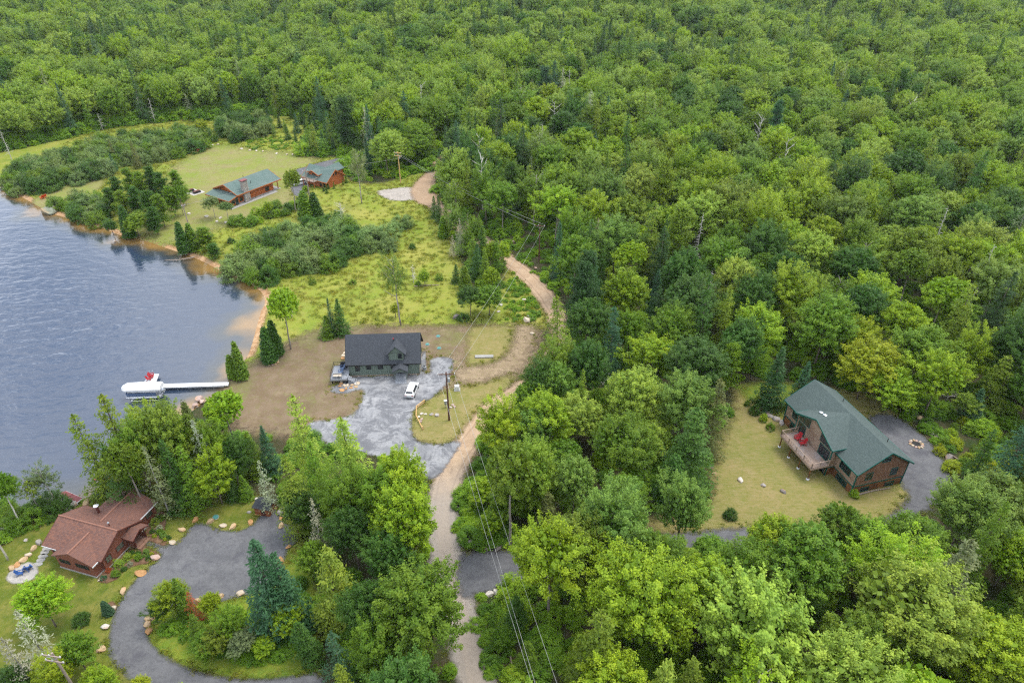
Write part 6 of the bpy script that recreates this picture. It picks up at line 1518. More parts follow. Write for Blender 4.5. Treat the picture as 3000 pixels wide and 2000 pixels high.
m = MB(); prof = [(-Wc, 2.05), (-Wc, 2.35), (-Wc*.72, 2.75), (0, 2.88), (Wc*.72, 2.75), (Wc, 2.35), (Wc, 2.05)]
stn = [(-Lc-.35, .55, -.25), (-Lc*.9, .97, -.02), (-Lc*.3, 1., .02), (Lc*.3, 1., .02), (Lc*.93, .97, 0), (Lc+.1, .9, -.1)]
vs = [(x, a*k, b+(dz if b > 2.1 else 0)) for x, k, dz in stn for a, b in prof]; K = len(prof)
m.add(vs, [(i*K+j, i*K+j+1, (i+1)*K+j+1, (i+1)*K+j) for i in range(len(stn)-1) for j in range(K-1)]+[tuple(range(K))[::-1], tuple(range((len(stn)-1)*K, len(stn)*K))])
m.build('canopy', 'canvas', bl, smooth=False)
m = MB()
for x in (-Lc*.75, Lc*.8):
    for s in (-1, 1): m.tube([(x, s*Wc*.93, -1.5), (x, s*Wc*.93, 2.1)], .06, n=6)
    m.tube([(x, -Wc*.93, .0), (x, Wc*.93, .0)], .06, n=6)
for s in (-1, 1):
    m.tube([(-Lc*.75, s*Wc*.93, -.1), (Lc*.8, s*Wc*.93, -.1)], .06, n=6); m.tube([(-Lc*.75, s*Wc*.93, 1.9), (Lc*.8, s*Wc*.93, 1.9)], .05, n=6); m.tube([(-Lc*.75, s*Wc*.93, -.1), (-Lc*.2, s*Wc*.93, 1.1)], .04, n=6); m.tube([(Lc*.8, s*Wc*.93, .0), (Lc*.95, s*Wc*.93, 1.9)], .04, n=6)
m.build('frame', 'alu', bl)
pb = thing('pontoon_boat', 'silver pontoon boat raised on the lift under the white canopy', 'boat', (bc[0]-.1*math.sin(ang)*0, bc[1], .15), ang)
for s in (-1, 1):
    m = MB(); m.tube([(-Lc*.92, s*.85, .38), (Lc*.7, s*.85, .38), (Lc*.9, s*.85, .5)], .36, .34, 12); m.tube([(Lc*.9, s*.85, .5), (Lc*1.02, s*.85, .72)], .34, .08, 12); m.build('pontoon', 'alu', pb, smooth=False)
m = MB(); m.box((-Lc*.92, -1.2, .72), (Lc*.9, 1.2, .84)); m.build('deck', 'alu', pb)
m = MB(); m.box((-Lc*.85, -1.18, .84), (Lc*.75, -1.1, 1.5)); m.box((-Lc*.85, 1.1, .84), (Lc*.75, 1.18, 1.5)); m.box((-Lc*.88, -1.1, .84), (-Lc*.85, 1.1, 1.5)); m.build('fence', 'navy', pb)
m = MB(); m.cbox((-Lc*.5, .75, 1.05), (2.0, .6, .42)); m.cbox((Lc*.3, -.75, 1.05), (1.8, .6, .42)); m.build('seat', 'cream', pb, bevel=.05)

# --- utility poles and wires ------------------------------------------------
def pole(label, x, y, H, mat='pole', arm=2.4, yaw=0.0, trans=False, double=False):
    h = thing('utility_pole', label, 'utility pole', (x, y, 0), yaw, 'utility poles')
    m = MB(); m.tube([(0, 0, -.4), (0, 0, H*.5), (0, 0, H)], .19, .12, 10); m.build('pole_shaft', mat, h)
    for zz in ([H-.35] if not double else [H-.3, H-1.3]):
        a = MB(); a.cbox((0, -.19, zz), (arm, .12, .15)); co = a.build('crossarm', mat if mat != 'white' else 'polegrey', h)
        for q in ((-.47, .47) if arm < 2 else (-.48, -.12, .48)):
            i = MB(); i.lathe([(.05, 0), (.09, .04), (.05, .1), (.085, .15), (.04, .24)], 8, (arm*q, -.19, zz+.075)); i.build('insulator', 'porcelain', co)
    if arm:
        b = MB(); b.tube([(-arm*.3, -.2, H-.42), (0, -.15, H-1.0)], .025, n=5); b.tube([(arm*.3, -.2, H-.42), (0, -.15, H-1.0)], .025, n=5); b.build('brace', 'galv', h)
    if trans:
        t = MB(); t.lathe([(.2, -.45), (.24, -.4), (.24, .35), (.2, .42), (.05, .5)], 12, (.38, .05, H-1.75)); t.build('transformer', 'galv', h)
    return h
px = {}
for key, (u, v), H, lab, kw in [
    ('a', (1316, 1231), 10.8, 'brown utility pole on the straw bank beside the gravel drive', dict(arm=3.0, yaw=.05, trans=True)),
    ('b', (1579, 768), 10.5, 'red-brown utility pole in the roadside clearing by the forest', dict(arm=2.6, yaw=-.2)),
    ('c', (1174, 537), 10.4, 'orange-brown utility pole with transformer near the log garage', dict(mat='timber', arm=2.4, yaw=-.3, trans=True, double=True)),
    ('d', (1526, 210), 11.5, 'pale utility pole far up the forest cut', dict(mat='polegrey', arm=2.4)),
    ('f', (911, 600), 11.0, 'grey utility pole in front of the log garage', dict(mat='polegrey', arm=1.6, yaw=.4)),
    ('g', (556, 672), 7.5, 'pale grey pole on the beach point', dict(mat='polegrey', arm=1.0, yaw=.9))]:
    px[key] = (*at(u, v), H); pole(lab, px[key][0], px[key][1], H, **kw)
xe, ye = at(152, 1912, 10.5); px['e'] = (xe, ye, 10.5); pole('grey utility pole with pale crossarm in the trees of the brown house lawn', xe, ye, 10.5, mat='polegrey', arm=2.2, yaw=-.15, double=True)
def wire(label, pts, r=.015, group=None):
    m = MB(); path = []
    for a, b in zip(pts[:-1], pts[1:]):
        a, b = Vector(a), Vector(b); L = (b-a).length; sag = L*L*.00022
        for i in range(17): 
            t = i/16; p = a.lerp(b, t); p.z -= sag*4*t*(1-t); path.append(p)
        path.pop()
    path.append(Vector(pts[-1])); m.tube(path, r, n=4, cap=False)
    tag(m.build('power_line', 'wire', None), label, 'power line', group)
ha = lambda k, s, dz=0: (px[k][0]+s, px[k][1]-.2, px[k][2]-.1+dz)
nx_, ny_ = at(1568, 2010, 10.0); nx2, ny2 = at(1632, 2010, 10.0)
far = lambda x, y, k: (px['a'][0]+(x-px['a'][0])*k, px['a'][1]+(y-px['a'][1])*k, 10.0)
G = 'power lines between the poles'
wire('pale power line from the drive pole down to the bottom edge, left one', [ha('a', -1.42), far(nx_, ny_, 1.15)], group=G)
wire('pale power line from the drive pole down to the bottom edge, right one', [ha('a', 1.42), far(nx2, ny2, 1.15)], group=G)
wire('dim lower power line under the pair at the bottom edge', [ha('a', .1, -1.9), (far(nx_+.5, ny_, 1.15)[0], far(nx_, ny_, 1.15)[1], 8.2)], .02, group=G)
wire('power line between drive pole and roadside pole, left one', [ha('a', -1.42), ha('b', -1.25)], group=G)
wire('power line between drive pole and roadside pole, right one', [ha('a', 1.42), ha('b', 1.25)], group=G)
wire('upper power line between roadside pole and log garage pole', [ha('b', -1.25), ha('c', -1.15)], .02, group=G)
wire('lower power line between roadside pole and log garage pole', [ha('b', 1.25), ha('c', 1.15, -1.)], .02, group=G)
wire('faint service line from the log garage pole to the garage', [ha('c', -.1, -2.), (px['f'][0], px['f'][1], 10.4)], .016, group=G)
wire('faint line from the garage pole to the beach point pole', [(px['f'][0], px['f'][1], 10.5), (px['g'][0], px['g'][1], 7.2)], .016, group=G)

# --- boulders ----------------------------------------------------------------
def rockmesh(seed, flat=.7):
    rng = np.random.default_rng(seed); import bmesh
    bm = bmesh.new(); bmesh.ops.create_icosphere(bm, subdivisions=3, radius=1)
    P = np.array([v.co[:] for v in bm.verts])
    for _ in range(11):
        d = unit(rng.normal(size=3)); k = .55+.3*rng.random(); o = P @ d; P = P-np.maximum(o-k, 0)[:, None]*d*.92
    P = P*(1+.05*rng.normal(size=(len(P), 1))*.5)*np.array([1.15, .85, flat])
    for v, p in zip(bm.verts, P): v.co = p
    me = bpy.data.meshes.new('boulder'); bm.to_mesh(me); bm.free(); me.materials.append(M['rock']); return me
ROCK = [rockmesh(i, (.62, .75, .55, .85, .68, .6)[i]) for i in range(6)]
RT = dict(tan=(.43, .31, .18), rust=(.42, .23, .095), cream=(.5, .43, .33), grey=(.33, .31, .29), pink=(.42, .31, .27), dark=(.17, .15, .14), white=(.52, .49, .44), moss=(.22, .24, .18))
def rock(x, y, r, tone, label, group=None, z=0., name='boulder'):
    rnd = random.Random(int(x*97+y*31)); r *= .66 if r < 2 else 1; o = bpy.data.objects.new(name, rnd.choice(ROCK)); COL.objects.link(o)
    o.location = (x, y, z+r*.22); o.rotation_euler = (rnd.uniform(-.2, .2), rnd.uniform(-.2, .2), rnd.uniform(0, 6.28)); o.scale = (r*rnd.uniform(.9, 1.15),)*2+(r*rnd.uniform(.8, 1.1),)
    c = RT[tone]; f = rnd.uniform(.85, 1.15); o.color = (c[0]*f, c[1]*f, c[2]*f, 1)
    return tag(o, label, 'boulder', group)
ORD = ['first', 'second', 'third', 'fourth', 'fifth', 'sixth', 'seventh', 'eighth', 'ninth', 'tenth', 'eleventh', 'twelfth']
TW = dict(tan='tan', rust='rusty orange', cream='cream', grey='grey', pink='pinkish', dark='dark', white='pale', moss='mossy')
def row(pts, fx, group, phrase, r, tones):
    for i, p in enumerate(pts):
        x, y = at(*fx(*p[:2])); t = p[2] if len(p) > 2 else tones[i % len(tones)]; rr = p[3] if len(p) > 3 else r
        rock(x, y, rr, t, '%s %s %s' % (ORD[i], TW[t]+' boulder', phrase), group)
c1 = lambda a, b: (a*.5102, 1200+b*.5102)
row([(1046, 690, 'tan'), (1122, 635, 'rust'), (1208, 645, 'tan'), (1278, 666, 'cream'), (1336, 675, 'tan'), (1440, 652, 'rust')], c1, 'boulders along the lawn edge of the parking', 'from the porch in the row between lawn and parking', .85, ['tan'])
row([(1618, 668, 'tan'), (1703, 705, 'rust'), (1655, 790, 'rust', .7), (1612, 865, 'rust', 1.0)], c1, 'boulders round the parking end', 'below the shed round the parking end', .8, ['tan'])
row([(1137, 1100, 'tan'), (1262, 1080, 'tan'), (1385, 1055, 'cream')], c1, 'boulders on the near side of the parking', 'on the near parking edge beside the rust-red conifer', .85, ['tan'])
row([(893, 850, 'pink', 1.), (805, 940, 'rust', 1.05), (708, 1045, 'tan'), (655, 1140, 'cream', .7), (608, 1248, 'white', .95), (578, 1377, 'tan', 1.0)], c1, 'boulders on the outer lawn of the loop drive', 'going down the outer edge of the loop drive', .8, ['tan'])
row([(866, 1198, 'tan'), (850, 1235, 'tan'), (855, 1275, 'rust')], c1, 'boulders at the inner bend of the loop drive', 'from the top at the inner bend of the loop drive', .85, ['tan'])
for p, r, t, l in [((1636, 592), 1.5, 'grey', 'large grey boulder right of the shed'), ((1614, 626), .55, 'rust', 'small orange stone at the foot of the large grey boulder'), ((988, 762), .8, 'cream', 'pale boulder at the corner of the mulch bed and parking'), ((1430, 590), .5, 'grey', 'small grey stump-like stone left of the shed'),
                   ((395, 572), .75, 'grey', 'round grey boulder by the two-trunked shore tree'), ((420, 550), 1.1, 'grey', 'flat grey boulder near the red decking'), ((575, 976), .45, 'cream', 'small pale stone at the garage corner of the brown house'), ((500, 1205), .5, 'tan', 'small tan stone beside the lawn bush'), ((1470, 512), .6, 'white', 'pale flat stone left behind the shed'),
                   ((500, 540), 1.1, 'tan', 'flat tan ledge stone behind the brown house chimney'), ((150, 750), .5, 'grey', 'grey stone in the lakeside lawn of the brown house'), ((750, 415), .9, 'grey', 'grey ledge rock at the gravel pad behind the brown house'), ((800, 408), .6, 'grey', 'small grey rock in the pile beyond the gravel pad'), ((838, 412), .7, 'white', 'pale rock at the end of the pile beyond the gravel pad')]:
    rock(*at(*c1(*p)), r, t, l)
row([(70, 915, 'tan'), (100, 890, 'rust'), (135, 865, 'tan'), (165, 835, 'cream'), (195, 800, 'tan'), (225, 765, 'grey')], c1, 'stones in the low lawn wall', 'from the patio along the low stone wall', .8, ['tan'])
c5 = lambda a, b: (2000+a*.41455, 1000+b*.41455)
for p, r, t, l in [((410, 985), .85, 'white', 'pale pointed boulder on the dry lawn, leftmost of three'), ((572, 1018), .75, 'grey', 'blocky grey boulder on the dry lawn, middle of three'), ((712, 1065), .8, 'dark', 'dark boulder on the dry lawn, rightmost of three'), ((222, 935), .5, 'tan', 'tan stone at the hemlock edge of the dry lawn'), ((195, 885), .7, 'pink', 'pinkish boulder under the dark hemlock at the lawn edge')]:
    rock(*at(*c5(*p)), r, t, l)
row([(590, 510, 'dark', .8), (620, 530, 'grey', .9), (665, 555, 'grey', 1.2), (700, 580, 'grey', 1.0)], c5, 'boulders in the retaining row', 'of the retaining row left of the balcony house', .9, ['grey'])
row([(1675, 545, 'tan', 1.), (1690, 570, 'grey', .9), (1720, 600, 'grey', 1.1), (1745, 630, 'dark', 1.), (1760, 655, 'grey', .9), (1795, 690, 'dark', 1.1), (1825, 715, 'grey', 1.2), (1880, 830, 'dark', 1.2), (1905, 860, 'grey', 1.), (1940, 890, 'dark', 1.)], c5, 'boulders beyond the parking', 'from the top in the row beyond the parking', 1., ['grey'])
z4 = lambda a, b: (950+a*.14668, 950+b*.14668)
row([(350, 1150, 'cream'), (340, 1195, 'rust'), (300, 1240, 'rust'), (345, 1320, 'rust', .75), (440, 1290, 'rust'), (400, 1225, 'cream'), (465, 1230, 'cream'), (540, 1275, 'rust'), (560, 1225, 'tan'), (625, 1205, 'white'), (625, 1255, 'tan'), (675, 1190, 'cream', .7)], z4, 'boulders heaped below the grey deck', 'of the heap below the grey deck', .6, ['cream'])
row([(408, 585, 'cream'), (375, 630, 'cream'), (360, 690, 'rust'), (300, 805, 'cream', .35)], z4, 'boulders behind the grey deck', 'behind the grey deck at the house corner', .65, ['cream'])
c6 = lambda a, b: (1180+a*.1403, 1080+b*.1403)
row([(400, 940, 'white'), (480, 950, 'white'), (340, 1010, 'white'), (400, 1060, 'pink'), (365, 1110, 'pink'), (595, 960, 'grey', .7), (720, 975, 'grey', .9)], c6, 'rocks inside the peeled log fence', 'inside the peeled log fence on the straw bank', .5, ['white'])
row([(1000, 815, 'white'), (1040, 760, 'pink'), (1075, 790, 'pink', .6)], c6, 'rocks behind the drive pole', 'heaped behind the drive pole', .45, ['pink'])
c7 = lambda a, b: (1200+a*.4464, 500+b*.4464)
for p, r, t, l in [((750, 850), .8, 'white', 'pale boulder in the green strip inside the dirt road bend'), ((780, 958), .8, 'white', 'pale boulder behind the long one at the lot corner'), ((765, 985), 1.4, 'cream', 'long cream boulder at the upper corner of the bare lot'), ((800, 972), .9, 'cream', 'cream boulder joined to the right of the long one'), ((826, 640), .7, 'pink', 'pinkish stone beyond the dirt road below the pole'), ((655, 752), .9, 'tan', 'tan boulder left of the dirt road under the wires'), ((305, 965), 1.3, 'dark', 'dark boulder at the meadow edge behind the lot'), ((805, 1072), .8, 'cream', 'cream boulder at the forest corner of the bare lot'), ((600, 880), .8, 'white', 'pale boulder right of the round meadow tree'), ((585, 925), .6, 'white', 'small pale boulder below the round meadow tree'), ((680, 470), .8, 'pink', 'pinkish boulder in the clearing by the roadside pole')]:
    rock(*at(*c7(*p)), r, t, l)
c6b = lambda a, b: (1200+a*.4464, 1300+b*.4464)
row([(338, 630, 'grey', .85), (398, 648, 'grey', .8), (437, 660, 'grey', .8), (510, 684, 'pink', .8), (580, 684, 'dark', 1.15), (700, 680, 'grey', .7)], c6b, 'boulders on the far side of the gravel entry', 'from the road on the far side of the gravel entry', .8, ['grey'])
row([(487, 1008, 'grey', .6), (520, 992, 'white', .9), (565, 973, 'white', .8), (610, 958, 'pink', .6)], c6b, 'boulders on the near side of the gravel entry', 'from the road on the near side of the gravel entry', .8, ['grey'])
rock(*at(*c6b(430, 1195)), .7, 'grey', 'lone grey boulder on the road verge at the bottom'); rock(*at(*c6b(395, 495)), .9, 'pink', 'pinkish boulder in the ferns inside the road bend')
c4 = lambda a, b: (500+a*.34014, 400+b*.34014)
row([(362, 77), (403, 71), (612, 110), (682, 122), (740, 127), (795, 131), (912, 151), (1002, 158), (1051, 159)], c4, 'pale boulders along the top of the field', 'from the left along the top edge of the mown field', .75, ['white', 'cream'])
row([(400, 732), (430, 705), (475, 744), (310, 690), (160, 668)], c4, 'pale boulders by the birches', 'near the birches in front of the log house', .8, ['white'])
bx, by_ = at(143, 620); rock(bx, by_, 2.7, 'moss', 'huge rounded grey-green boulder standing in the lake at the beach', z=-.2)
c2 = lambda a, b: (a*.5102, 400+b*.5102)
row([(1680, 1010, 'pink', 1.6), (1655, 1040, 'pink', 1.3), (1665, 965, 'white', .8)], c2, 'shore rocks behind the three-stemmed tree', 'of the shore rocks behind the three-stemmed tree', 1., ['pink'])
row([(1145, 1505, 'pink', 1.3), (1160, 1525, 'pink', .9), (1120, 1545, 'pink', .8), (1330, 1385, 'grey', .7)], c2, 'shore rocks near the dock', 'of the shore rocks below the dock', 1., ['pink'])
row([(1330, 1755, 'grey')], lambda a, b: c2(640+0*a, 605+0*b) if False else c2(655, 605), 'lake rocks', 'dark in the shallows off the beach', .7, ['dark'])
# ring fire pits
def ring(label, u, v, r, n, k):
    x, y = at(u, v); o = thing('fire_ring', label, 'fire pit', (x, y, 0))
    m = MB(); m.lathe([(r*.8, .02), (r*.8, .05)], 16); m.build('ash_bed', 'black', o)
    for i in range(n):
        a = 2*PI*i/n; q = bpy.data.objects.new('stone', ROCK[i % 6]); COL.objects.link(q); q.parent = o; q.location = (r*math.cos(a), r*math.sin(a), k*.3); q.scale = (k, k, k); q.rotation_euler = (0, 0, a)
        c = RT[('tan', 'cream', 'pink')[i % 3]]; q.color = (*c, 1)
ring('round stone fire ring on the gravel parking', 2684, 1301, .95, 12, .3); ring('stone ring with plants on the bare lot near the flagpole', 798, 1062, .95, 10, .38)
# --- small things -----------------------------------------------------------
def disc(label, u, v, r=.42):
    x, y = at(u, v); o = thing('septic_lid', label, 'lid', (x, y, 0), 0, 'green lids')
    m = MB(); m.lathe([(r, 0), (r, .12), (r*.9, .2), (r*.3, .24)], 18); m.build('lid', 'teal', o); m = MB(); m.lathe([(r*1.15, 0), (r*1.15, .06)], 18); m.build('collar', 'concrete', o)
c3 = lambda a, b: (900+a*.3189, 900+b*.3189)
disc('green septic lid on the bare lot, farthest from the drive', *c3(1203, 268)); disc('green septic lid on the bare lot, beside the dark house wall', *c3(1104, 343)); disc('green septic lid on the bare lot, nearest the gravel pad', *c3(1212, 378)); disc('dark green lid in the lawn above the parking boulders', 632, 1515, .45)
x, y = at(*c3(1626, 456)); sl = thing('stone_slab', 'long flat grey slab lying on the yellow lawn', 'slab', (x, y, 0), .03); m = MB(); m.box((-1.9, -.45, 0), (1.9, .45, .28)); m.build('slab_top', 'slab', sl, bevel=.05); m = MB(); m.box((-1.5, -.3, -.1), (1.5, .3, .0)); m.build('bed', 'concrete', sl)
# peeled log fence
fp = [c6(455, 722), c6(290, 845), c6(285, 1035), c6(425, 1275)]; fw = [at(*p) for p in fp]; cx, cy = fw[1]
fe = thing('log_fence', 'low fence of fresh yellow peeled logs round the rocks on the bank', 'fence', (cx, cy, 0))
for i, p in enumerate(fw):
    m = MB(); m.tube([(p[0]-cx, p[1]-cy, -.2), (p[0]-cx, p[1]-cy, .85)], .1, n=8); m.build('post', 'timber', fe)
for a, b in zip(fw[:-1], fw[1:]):
    m = MB(); m.tube([(a[0]-cx, a[1]-cy, .75), (b[0]-cx, b[1]-cy, .75 if b is not fw[-1] else .1)], .1, n=8); m.build('rail', 'timber', fe)
m = MB(); a, b = fw[0], fw[1]; m.tube([(a[0]-cx, a[1]-cy, .3), (b[0]-cx, b[1]-cy, .35)], .09, n=8); m.build('rail', 'timber', fe)
# transformer box, meter pedestal, utility cabinet
x, y = at(*c6(1135, 440)); o = thing('transformer_box', 'white ground transformer box beside the gravel drive', 'transformer', (x, y, 0), .1)
m = MB(); m.cbox((0, 0, .06), (1.2, 1.1, .14)); m.build('pad', 'concrete', o); m = MB(); m.extrude([(-.42, .12), (.42, .12), (.42, 1.0), (-.3, 1.2), (-.42, 1.0)], 'x', -.45, .45); m.build('cabinet', 'white', o, bevel=.03); m = MB(); m.cbox((0, -.43, .55), (.8, .02, .7)); m.build('door', 'canvas', o)
x, y = at(*c6(910, 805)); o = thing('meter_pedestal', 'grey electric meter pedestal left of the drive pole', 'meter', (x, y, 0), .1)
m = MB(); m.cbox((-.18, 0, .6), (.1, .1, 1.3)); m.cbox((.2, 0, .6), (.1, .1, 1.3)); m.build('stand', 'galv', o); m = MB(); m.cbox((0, -.06, 1.15), (.62, .25, .8)); m.build('cabinet', 'galv', o, bevel=.02); m = MB(); m.cbox((0, 0, 1.62), (.75, .45, .1)); m.build('hood', 'white', o)
x, y = at(890, 1530); o = thing('utility_cabinet', 'pale square utility box at the forest edge of the parking', 'utility box', (x, y, 0), .2)
m = MB(); m.cbox((0, 0, .07), (1.3, 1.2, .16)); m.build('pad', 'concrete', o); m = MB(); m.cbox((0, 0, .62), (1.05, .95, .95)); m.build('cabinet', 'alu', o, bevel=.03); m = MB(); m.cbox((0, 0, 1.13), (1.12, 1.02, .08)); m.build('hood', 'canvas', o)
# flagpole
x, y = at(713, 1091); o = thing('flagpole', 'thin grey flagpole with a small furled flag at the shore', 'flagpole', (x, y, 0)); m = MB(); m.tube([(0, 0, 0), (0, 0, 6.2)], .045, .03, 8); m.build('pole_shaft', 'alu', o); m = MB(); m.extrude([(.03, 5.2), (.5, 5.0), (.75, 4.75), (.65, 4.6), (.35, 4.8), (.03, 4.8)], 'y', -.015, .015); m.build('flag', 'red', o); m = MB(); m.lathe([(.02, 6.18), (.07, 6.24), (.07, 6.3), (.02, 6.36)], 8); m.build('finial', 'steel', o)
# kayaks on a rack
x0, y0 = at(305, 1416); g = 'kayaks stored behind the brown house'
for i, (mt, dx, dy, z, l) in enumerate([('kayred', 0, .3, .75, 'crimson kayak on top of the pile behind the brown house'), ('kayteal', .2, -.35, .35, 'teal kayak in front of the pile behind the brown house'), ('kaywhite', .3, .75, .45, 'pale kayak at the back of the pile behind the brown house')]):
    o = thing('kayak', l, 'kayak', (x0+dx, y0+dy, z), .12, g); m = MB(); n_ = 9
    st = [(-1.7+3.4*k/(n_-1), .34*math.sin(PI*(k+.25)/(n_-.5))) for k in range(n_)]; K = 8
    vs = [(xx, w*math.cos(2*PI*j/K), .6*w*math.sin(2*PI*j/K)+.25*(xx/1.7)**4*.4) for xx, w in st for j in range(K)]
    m.add(vs, [(a*K+j, a*K+(j+1) % K, (a+1)*K+(j+1) % K, (a+1)*K+j) for a in range(n_-1) for j in range(K)]+[tuple(range(K))[::-1], tuple(range((n_-1)*K, n_*K))]); m.build('hull', mt, o, smooth=True)
    m = MB(); m.lathe([(.3, 0), (.3, .03)], 14); m.rot(Matrix.Translation((-.1, 0, .17)) @ Matrix.Diagonal((1.6, .75, 1, 1))); m.build('cockpit', 'black', o)
o = thing('kayak_rack', 'low timber rack carrying the kayaks behind the brown house', 'rack', (x0+.1, y0+.2, 0), .12); m = MB()
for dx in (-1., 1.):
    m.cbox((dx, -.6, .3), (.1, .1, .7)); m.cbox((dx, .8, .3), (.1, .1, .7))
m.build('post', 'polegrey', o); m = MB(); m.cbox((-1, .1, .16), (.12, 1.6, .1)); m.cbox((1, .1, .16), (.12, 1.6, .1)); m.build('beam', 'polegrey', o)
# dark red decking panels by the shore
qd = [lay(174, 1443, .5), lay(225, 1471, .5), lay(242, 1458, .5), lay(193, 1437, .5)]; c = [sum(p[i] for p in qd)/4 for i in (0, 1)]
o = thing('dock_section', 'dark red decking platform pulled up at the shore by the brown house', 'dock', (c[0], c[1], 0)); q = [(p[0]-c[0], p[1]-c[1]) for p in qd]
mid = lambda a, b, t: (a[0]+(b[0]-a[0])*t, a[1]+(b[1]-a[1])*t)
for t0, t1 in ((0, .49), (.51, 1)):
    m = MB(); m.extrude([mid(q[0], q[1], t0), mid(q[0], q[1], t1), mid(q[3], q[2], t1), mid(q[3], q[2], t0)], 'z', .38, .5); m.build('panel', 'redpanel', o)
m = MB()
for a, b in ((0, 1), (1, 2), (2, 3), (3, 0)): m.tube([(*q[a], .42), (*q[b], .42)], .07, n=4)
for p in q: m.tube([(p[0], p[1], -.3), (p[0], p[1], .4)], .05, n=6)
m.build('frame', 'canvas', o)
# blue patio chairs
z7 = lambda a, b: (a*.2551, 1600+b*.2551)
for p, l, f in (((315, 275), 'blue chair on the flagstone patio, farthest of three', .3), ((350, 270), 'blue chair on the flagstone patio, rightmost of three', 1.), ((225, 325), 'dark chair on the flagstone patio, leftmost of three', -1.2)):
    chair('blue', *at(*z7(*p)), .0, f, l, 'blue chairs on the flagstone patio', .95)
x, y = at(282, 1453); o = thing('garden_bench', 'dark blue bench on the lakeside lawn behind the brown house', 'bench', (x, y, 0), -.5); m = MB(); m.cbox((0, 0, .42), (1.3, .4, .06)); m.build('seat', 'navy', o); m = MB(); m.cbox((0, .22, .7), (1.3, .05, .45)); m.build('backrest', 'navy', o)
for dx in (-.55, .55):
    m = MB(); m.cbox((dx, 0, .2), (.07, .4, .4)); m.build('leg', 'black', o)
# raised planters near the log house
for (u, v), l in (((558, 561), 'dark raised planter on a pale pad, left of two'), ((577, 565), 'dark raised planter on a pale pad, right of two')):
    x, y = at(u, v); o = thing('planter', l, 'planter', (x, y, 0), .9, 'raised planters on the log house lawn'); m = MB(); m.box((-1.1, -.6, 0), (1.1, .6, .6)); m.build('box', 'black', o); m = MB(); m.box((-1., -.5, .603), (1., .5, .68)); m.build('soil', 'trim_brown', o); m = MB(); m.box((-2., -1.5, -.05), (2., 1.5, .04)); m.build('pad', 'concrete', o)
# stepping stones
for i, (a, b) in enumerate([(540, 30), (515, 72), (495, 112), (470, 155), (440, 205)]):
    x, y = at(*z7(a, b)); m = MB(); n_ = 7; rr = random.Random(i); m.extrude([(.62*rr.uniform(.8, 1.1)*math.cos(2*PI*k/n_)*1.2, .62*rr.uniform(.8, 1.1)*math.sin(2*PI*k/n_)*.75) for k in range(n_)], 'z', -.05, .06)
    o = m.build('stepping_stone', 'slab'); o.location = (x, y, 0); tag(o, '%s stepping stone from the brown house towards the fire patio' % ORD[i], 'stepping stone', 'stepping stones')
# fallen branches in the lake and logs in the wood
x, y = at(520, 762); o = thing('fallen_tree', 'fallen dead tree lying in the shallows off the beach point', 'dead tree', (x, y, -.3)); m = MB(); m.tube([(4, 1.2, .6), (0, 0, .3), (-3.5, .3, .1)], .16, .05, 7); m.build('trunk', 'polegrey', o); m = MB(); rr = random.Random(4)
for k in range(16):
    t = k/16; p = (3-6*t, .6-.4*t, .4-.2*t); a = rr.uniform(0, 6.28); m.tube([p, (p[0]+math.cos(a)*1.1, p[1]+math.sin(a)*1.1, p[2]+rr.uniform(-.3, .7))], .04, .01, 4)
m.build('branches', 'polegrey', o)
for (u, v, L_, a, l) in [(1500, 1935, 4.5, 1.75, 'fallen log in the brush beside the lower road, left one'), (1530, 1960, 5., 1.55, 'peeled fallen log in the brush beside the lower road, right one'), (1250, 838, 6, .12, 'long grey log lying in the meadow by the small lime tree'), (2815, 1350, 4, 2.2, 'rotting log among the boulders beyond the parking'), (2560, 1440, 6, .25, 'grey driftwood along the gable wall of the balcony house')]:
    x, y = at(u, v); m = MB(); m.tube([(-L_/2, 0, .15), (0, .12, .17), (L_/2, 0, .14)], .15, .09, 8); o = m.build('fallen_log', 'polegrey'); o.location = (x, y, 0); o.rotation_euler = (0, 0, a); tag(o, l, 'log')
